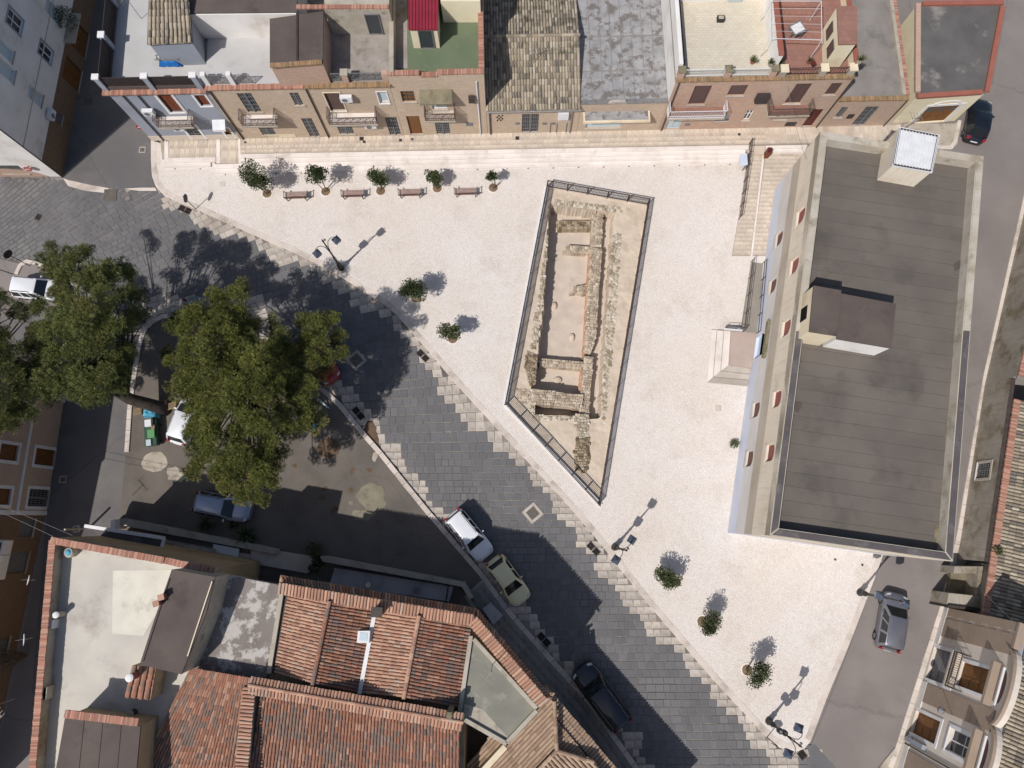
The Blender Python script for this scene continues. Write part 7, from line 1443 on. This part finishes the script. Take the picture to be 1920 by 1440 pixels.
# ---------------- things around the leaning trunk ----------------
m_tarp=M('blue_tarp',lin(96,170,196),lin(70,140,170),s=3,rough=.5,fine=.15,bump=.6,bscale=5); m_tarp2=M('bright_blue_tarp',lin(30,110,180),lin(20,90,160),s=3,rough=.5,fine=.15,bump=.6,bscale=5)
m_greenp=M('green_paint',lin(52,78,62),lin(44,68,54),s=2,rough=.6,fine=.15); m_greenb=plain('green_plastic',lin(84,142,88),.45); m_plank=M('old_plank',lin(150,128,98),lin(122,102,80),s=2,rough=.9,fine=.2)
def cloth(px,py,z,wd,dp,ht,label,mat,name='tarpaulin',rz=0,legs=True):
    c=P(px,py,z); o=thing(name,label,'tarpaulin',c); n=8; mb=MB(); vs=[]; cs,sn=math.cos(rz),math.sin(rz)
    for j in range(n+1):
        for i in range(n+1):
            u_,v_=i/n-.5,j/n-.5; e=max(abs(u_),abs(v_))*2; hh=ht*(1-.75*max(0,e-.7)/.3)+U(-.05,.05)-.1*MN.noise((u_*3,v_*3,px)); x,y=u_*wd,v_*dp; vs.append((c.x+x*cs-y*sn,c.y+x*sn+y*cs,max(z+.02,z+hh)))
    mb.add(vs,[(j*(n+1)+i,j*(n+1)+i+1,(j+1)*(n+1)+i+1,(j+1)*(n+1)+i) for j in range(n) for i in range(n)]); mb.build('sheet',mat,o); MB().box(c.x,c.y,z,wd*.75,dp*.75,ht*.8,rz).build('covered_load',m_plank,o); return o
cloth(288,775,.1,1.15,.75,.75,'light blue sheet over a pile at the leaning trunk',m_tarp)
c=P(291,813,.1); o=thing('hand_cart','dark green cart with bright green lid and clutter south of the leaning trunk','cart',c)
rz=R(-82); uu=Vector((math.cos(rz),math.sin(rz),0)); vv=Vector((-uu.y,uu.x,0))
MB().box(c.x,c.y,.35,1.9,.85,.5,rz).build('body',m_greenp,o); q=c+uu*.12+vv*.1; MB().box(q.x,q.y,.85,.62,.5,.12,rz).build('lid',m_greenb,o); q=c-uu*.65; MB().box(q.x,q.y,.85,.5,.45,.3,rz).build('crate',m_whitem,o); q=c+uu*.75-vv*.1; MB().box(q.x,q.y,.85,.45,.35,.12,rz).build('bag',m_glassb,o); q=c-uu*.35+vv*.25; MB().box(q.x,q.y,.85,.3,.25,.1,rz).build('plank',m_plank,o)
for a in (-.6,.6):
    for b_ in (-.35,.35): q=c+uu*a+vv*b_; MB().lathe([(.12,.09),(.12,.36)],q.x,q.y,8).build('leg',m_trimb,o)
c=P(311,757,.1); o=thing('log_pile','stack of cut logs at the foot of the leaning trunk','logs',c)
for k in range(12): a=c+Vector((U(-.35,.35),-.3+.1*(k%4),.12+.16*(k//4))); MB().tube([a-Vector((.0,.22,0)),a+Vector((.02,.22,0))],.075,8).build('log',m_plank,o)
for px,py,lab in ((262,772,'small broken crate left of the leaning trunk'),(326,762,'wooden crate right of the leaning trunk')):
    c=P(px,py,.1); o=thing('wooden_crate',lab,'crate',c)
    for k in range(4): MB().box(c.x,c.y-.2+.13*k,.1+.3,.6,.1,.03,.3).build('slat',m_plank,o)
    for s in (-1,1): MB().box(c.x+s*.28,c.y,.1,.04,.5,.3,.0).build('side',m_plank,o)
c=P(594,800,.1); o=thing('garden_chair','turquoise folding chair at the pine edge','chair',c); MB().box(c.x,c.y,.5,.45,.42,.04,.7).build('seat',m_tarp,o); MB().box(c.x-.15,c.y+.17,.52,.42,.04,.45,.7).build('backrest',m_tarp,o)
for a in (-.17,.17):
    for b_ in (-.17,.17): MB().bar((c.x+a,c.y+b_,.1),(c.x+a,c.y+b_,.5),.03).build('leg',m_metal,o)
c=P(607,770,.12); o=thing('folded_parasol','long folded pale parasol lying under the pine','parasol',c); a,b=P(592,745,.2),P(618,766,.2); MB().tube([a,a.lerp(b,.2),a.lerp(b,.8),b],[.03,.11,.07,.02],8).build('canopy',m_glassb,o); MB().tube([a-(b-a)*.1,a],.02,6).build('pole',m_metal,o)
# ---------------- terrace clutter ----------------
zt_=Z(6.4)
cloth(322,119,zt_,1.6,.7,.55,'bright blue sheet over boxes on the grey roof terrace',m_tarp2)
o=thing('ladder','aluminium ladder lying above the blue sheet on the grey terrace','ladder',P(318,110,zt_+.7)); a,b=P(290,108,zt_+.75),P(334,107,zt_+.75); mb=MB(); n_=Vector((0,.18,0)); mb.bar(a-n_,b-n_,.05); mb.bar(a+n_,b+n_,.05); mb.build('side_rail',m_galv,o); 
for k in range(7): q=a.lerp(b,(k+.5)/7); MB().bar(q-n_,q+n_,.04).build('rung',m_galv,o)
for s in (0,1): q=a.lerp(b,.1+.8*s); MB().bar((q.x,q.y,zt_),(q.x,q.y,zt_+.74),.05).build('trestle',m_plank,o)
def dish(px,py,z,label,az=-1.2,r=.4,ht=.7):
    b=P(px,py,z); o=thing('satellite_dish',label,'satellite dish',b); MB().tube([b,b+Vector((0,0,ht))],.03,6).build('mast',m_galv,o); nrm=Vector((math.cos(az)*.8,math.sin(az)*.8,.6)).normalized(); t=nrm.cross(Vector((0,0,1))).normalized(); w_=t.cross(nrm); c=b+Vector((0,0,ht))+nrm*.08; N=18; vs=[];fs=[]
    for rr,h in ((.0,-.1),(.5,-.07),(1,.0)):
        for k in range(N): vs.append(c+t*math.cos(6.2832*k/N)*r*rr+w_*math.sin(6.2832*k/N)*r*rr+nrm*h*r*2)
    fs=[(i*N+k,i*N+(k+1)%N,(i+1)*N+(k+1)%N,(i+1)*N+k) for i in range(2) for k in range(N)]; MB().add(vs,fs).build('reflector',m_whitem,o); MB().tube([c-w_*r,c+nrm*r*1.1],.015,5).build('feed_arm',m_galv,o); return o
dish(351,96,zt_,'white satellite dish beside the tiled room on the grey terrace',r=.55,ht=.9); dish(60,1196,FZ+.2,'satellite dish on the outer parapet of the white terrace',3.2,.35,.6); dish(66,1087,TZ,'white round dish at the corner of the white terrace parapet',3.0,.3,.5)
antenna(P(265,35,zt_),2.2,'','aerial on the grey roof terrace',7,.9); antenna(P(1000,118,Z(4.4)),1.6,'','aerial on the old clay tile roof',6,.4); antenna(P(1583,590,RZ+2.6),1.2,'','aerial on the stair head of the cream building',5,.8) if False else None
antenna(P(28,1310,6.95),2.0,'','large aerial over the shaded lane at lower left',9,-.7,1.6); antenna(P(18,1040,6.95),1.4,'','aerial over the left balcony',6,-.8); antenna(P(1790,1160,7.6),1.5,'','aerial over the ornate house',6,.3) if False else None
antenna(P(923,1246,7.2),2.2,'','aerial on the grey triangular terrace',4,.9,1.0); antenna(P(1700,240,RZ+2.1),1.3,'','aerial on the white roof shed',4,.2,.6)
def boxthing(px,py,z,sx,sy,sz,name,label,cat,mat,mat2,rz=0):
    c=P(px,py,z); o=thing(name,label,cat,c); MB().box(c.x,c.y,z,sx,sy,sz,rz).build('body',mat,o); MB().box(c.x,c.y,z+sz,sx*.8,sy*.8,.03,rz).build('top',mat2,o); return o
boxthing(103,1168,FZ,.55,.5,.7,'roof_box','white box beside a pipe on the white terrace','box',m_whitem,m_glassb); boxthing(93,1295,FZ,.6,.7,.75,'roof_box','grey vent box with two pipes on the white terrace','vent',m_conc,m_dark)
def chim(px,py,z,r,ht,label,mat,cap):
    b=P(px,py,z); o=thing('vent_pipe',label,'vent pipe',b); MB().lathe([(r,z),(r,z+ht)],b.x,b.y,12).build('pipe',mat,o); MB().lathe([(r*1.15,z+ht-.02),(r*1.15,z+ht+.06),(r*.6,z+ht+.1)],b.x,b.y,12).build('cap',cap,o); return o
chim(120,1150,FZ,.17,.75,'pale vent pipe on the white terrace',m_conc,m_trim); chim(257,1265,8.9,.2,.8,'terracotta flue with white cap by the brown roof',m_copp,m_trim); chim(252,1335,FZ,.2,.5,'dark vent pipe near the lower roof room',m_pipe,m_conc)
b=P(300,1130,9.5); o=thing('chimney_pots','pair of terracotta chimney pots on the brown roof edge','chimney',b)
for dx,dy in ((0,0),(.25,.35)): MB().box(b.x+dx,b.y+dy,9.4,.3,.28,.55,.3).build('pot',m_copp,o); MB().box(b.x+dx,b.y+dy,9.95,.36,.34,.06,.3).build('cap',m_copr,o)
b=P(139,1035,FZ); o=thing('water_tank','small turquoise topped tank on the white terrace corner','tank',b); MB().lathe([(.3,FZ),(.32,FZ+.5),(.25,FZ+.6)],b.x,b.y,14).build('body',m_conc,o); MB().lathe([(.2,FZ+.6),(.1,FZ+.68)],b.x,b.y,12).build('lid',m_tarp,o)
# red terrace
zr=Z(6.36); c=P(1488,66,zr); o=thing('garden_table','square table with white cloth and flowers on the red terrace','table',c); MB().box(c.x,c.y,zr+.7,1.0,.9,.05,.5).build('table_top',m_metal,o); MB().box(c.x,c.y,zr+.751,.8,.66,.02,.5).build('tablecloth',m_trim,o)
for a in (-.35,.35):
    for b_ in (-.3,.3): MB().bar((c.x+a,c.y+b_,zr),(c.x+a,c.y+b_,zr+.7),.05).build('leg',m_metal,o)
def pot(px,py,z,r,label,plant=True,mat=None):
    b=P(px,py,z); o=thing('plant_pot',label,'plant pot',b,'pots on the terraces'); MB().lathe([(r*.7,z),(r,z+r*1.4),(r*.85,z+r*1.4),(r*.8,z+r*1.2)],b.x,b.y,14).build('pot',mat or m_copp,o)
    if plant:
        lf=MB()
        for k in range(60): d=rdir(); d.z=abs(d.z)+.2; d.normalize(); p=b+Vector((0,0,r*1.3)); e=p+d*r*U(1.0,2.2); s=d.cross(rdir()).normalized()*.03; lf.add([p-s,p+s,e+s*.4,e-s*.4],[(0,1,2,3)],U(.2,.9))
        lf.build('leaves',m_leafo,o,uv=False)
    return o
pot(1460,124,zr,.2,'leafy pot by the terrace railing of the pale brick house'); pot(1447,88,zr,.2,'tall yellow green plant pot at the white wall of the red terrace'); pot(1515,118,zr,.18,'leafy pot behind the middle post of the red terrace'); pot(1443,122,Z(7.2),.2,'round pot on the left end post of the red terrace',True,m_conc); pot(1610,117,Z(7.2),.24,'wide pale pot on the right end post of the red terrace',True,m_conc); pot(1523,121,Z(7.2),.16,'dark red pot on the middle post of the red terrace',False,m_maroon); pot(1410,118,Z(6.36),.2,'pot plant in the corner of the cream terrace')
pot(691,1096,.3,.2,'pot hidden by the eave',False) if False else None
c=P(1350,38,Z(6.36)); o=thing('storage_crate','black crate below the door on the cream terrace','crate',c); MB().box(c.x,c.y,c.z,.5,.4,.3,0).build('body',m_trimb,o); MB().box(c.x,c.y,c.z+.3,.36,.26,.02,0).build('contents',m_conc,o)
# clothes frame on the red terrace
o=thing('clothes_frame','white metal clothes line frame over the red terrace','clothes frame',P(1490,60,zr)); q=[P(x,y,zr+2.0) for x,y in ((1444,2),(1540,2),(1541,75),(1444,72))]
for k in range(4): MB().bar(q[k],q[(k+1)%4],.035).build('frame',m_whitem,o)
for x in q: MB().bar((x.x,x.y,zr),x,.035).build('post',m_whitem,o)
for k in range(1,5): MB().bar(q[0].lerp(q[3],k/5),q[1].lerp(q[2],k/5),.012).build('line',m_whitem,o)
# overhead cables
def cable(a,b,sag,label):
    a,b=Vector(a),Vector(b); pts=[a.lerp(b,k/12)-Vector((0,0,sag*4*(k/12)*(1-k/12))) for k in range(13)]; m=(a+b)/2; o=thing('overhead_cable',label,'cable',Vector(a)); MB().tube(pts,.014,4).build('wire',m_galv,o); return o
cable(LF.pt(1.0,6.5,.05),P(136,1004,TZ),.1,'upper cable from the left house to the terrace parapet'); cable(LF.pt(.6,6.3,.05),P(104,1008,TZ),.1,'lower cable from the left house to the terrace parapet'); cable(NF.pt(48.2,5.5,.05),P(1512,300,7.5),.25,'cable from the pale brick house to the cream building'); cable(OF.pt(.1,7.2,.1),P(1796,1060,2.6),.1,'cable from the ornate house to the old building')
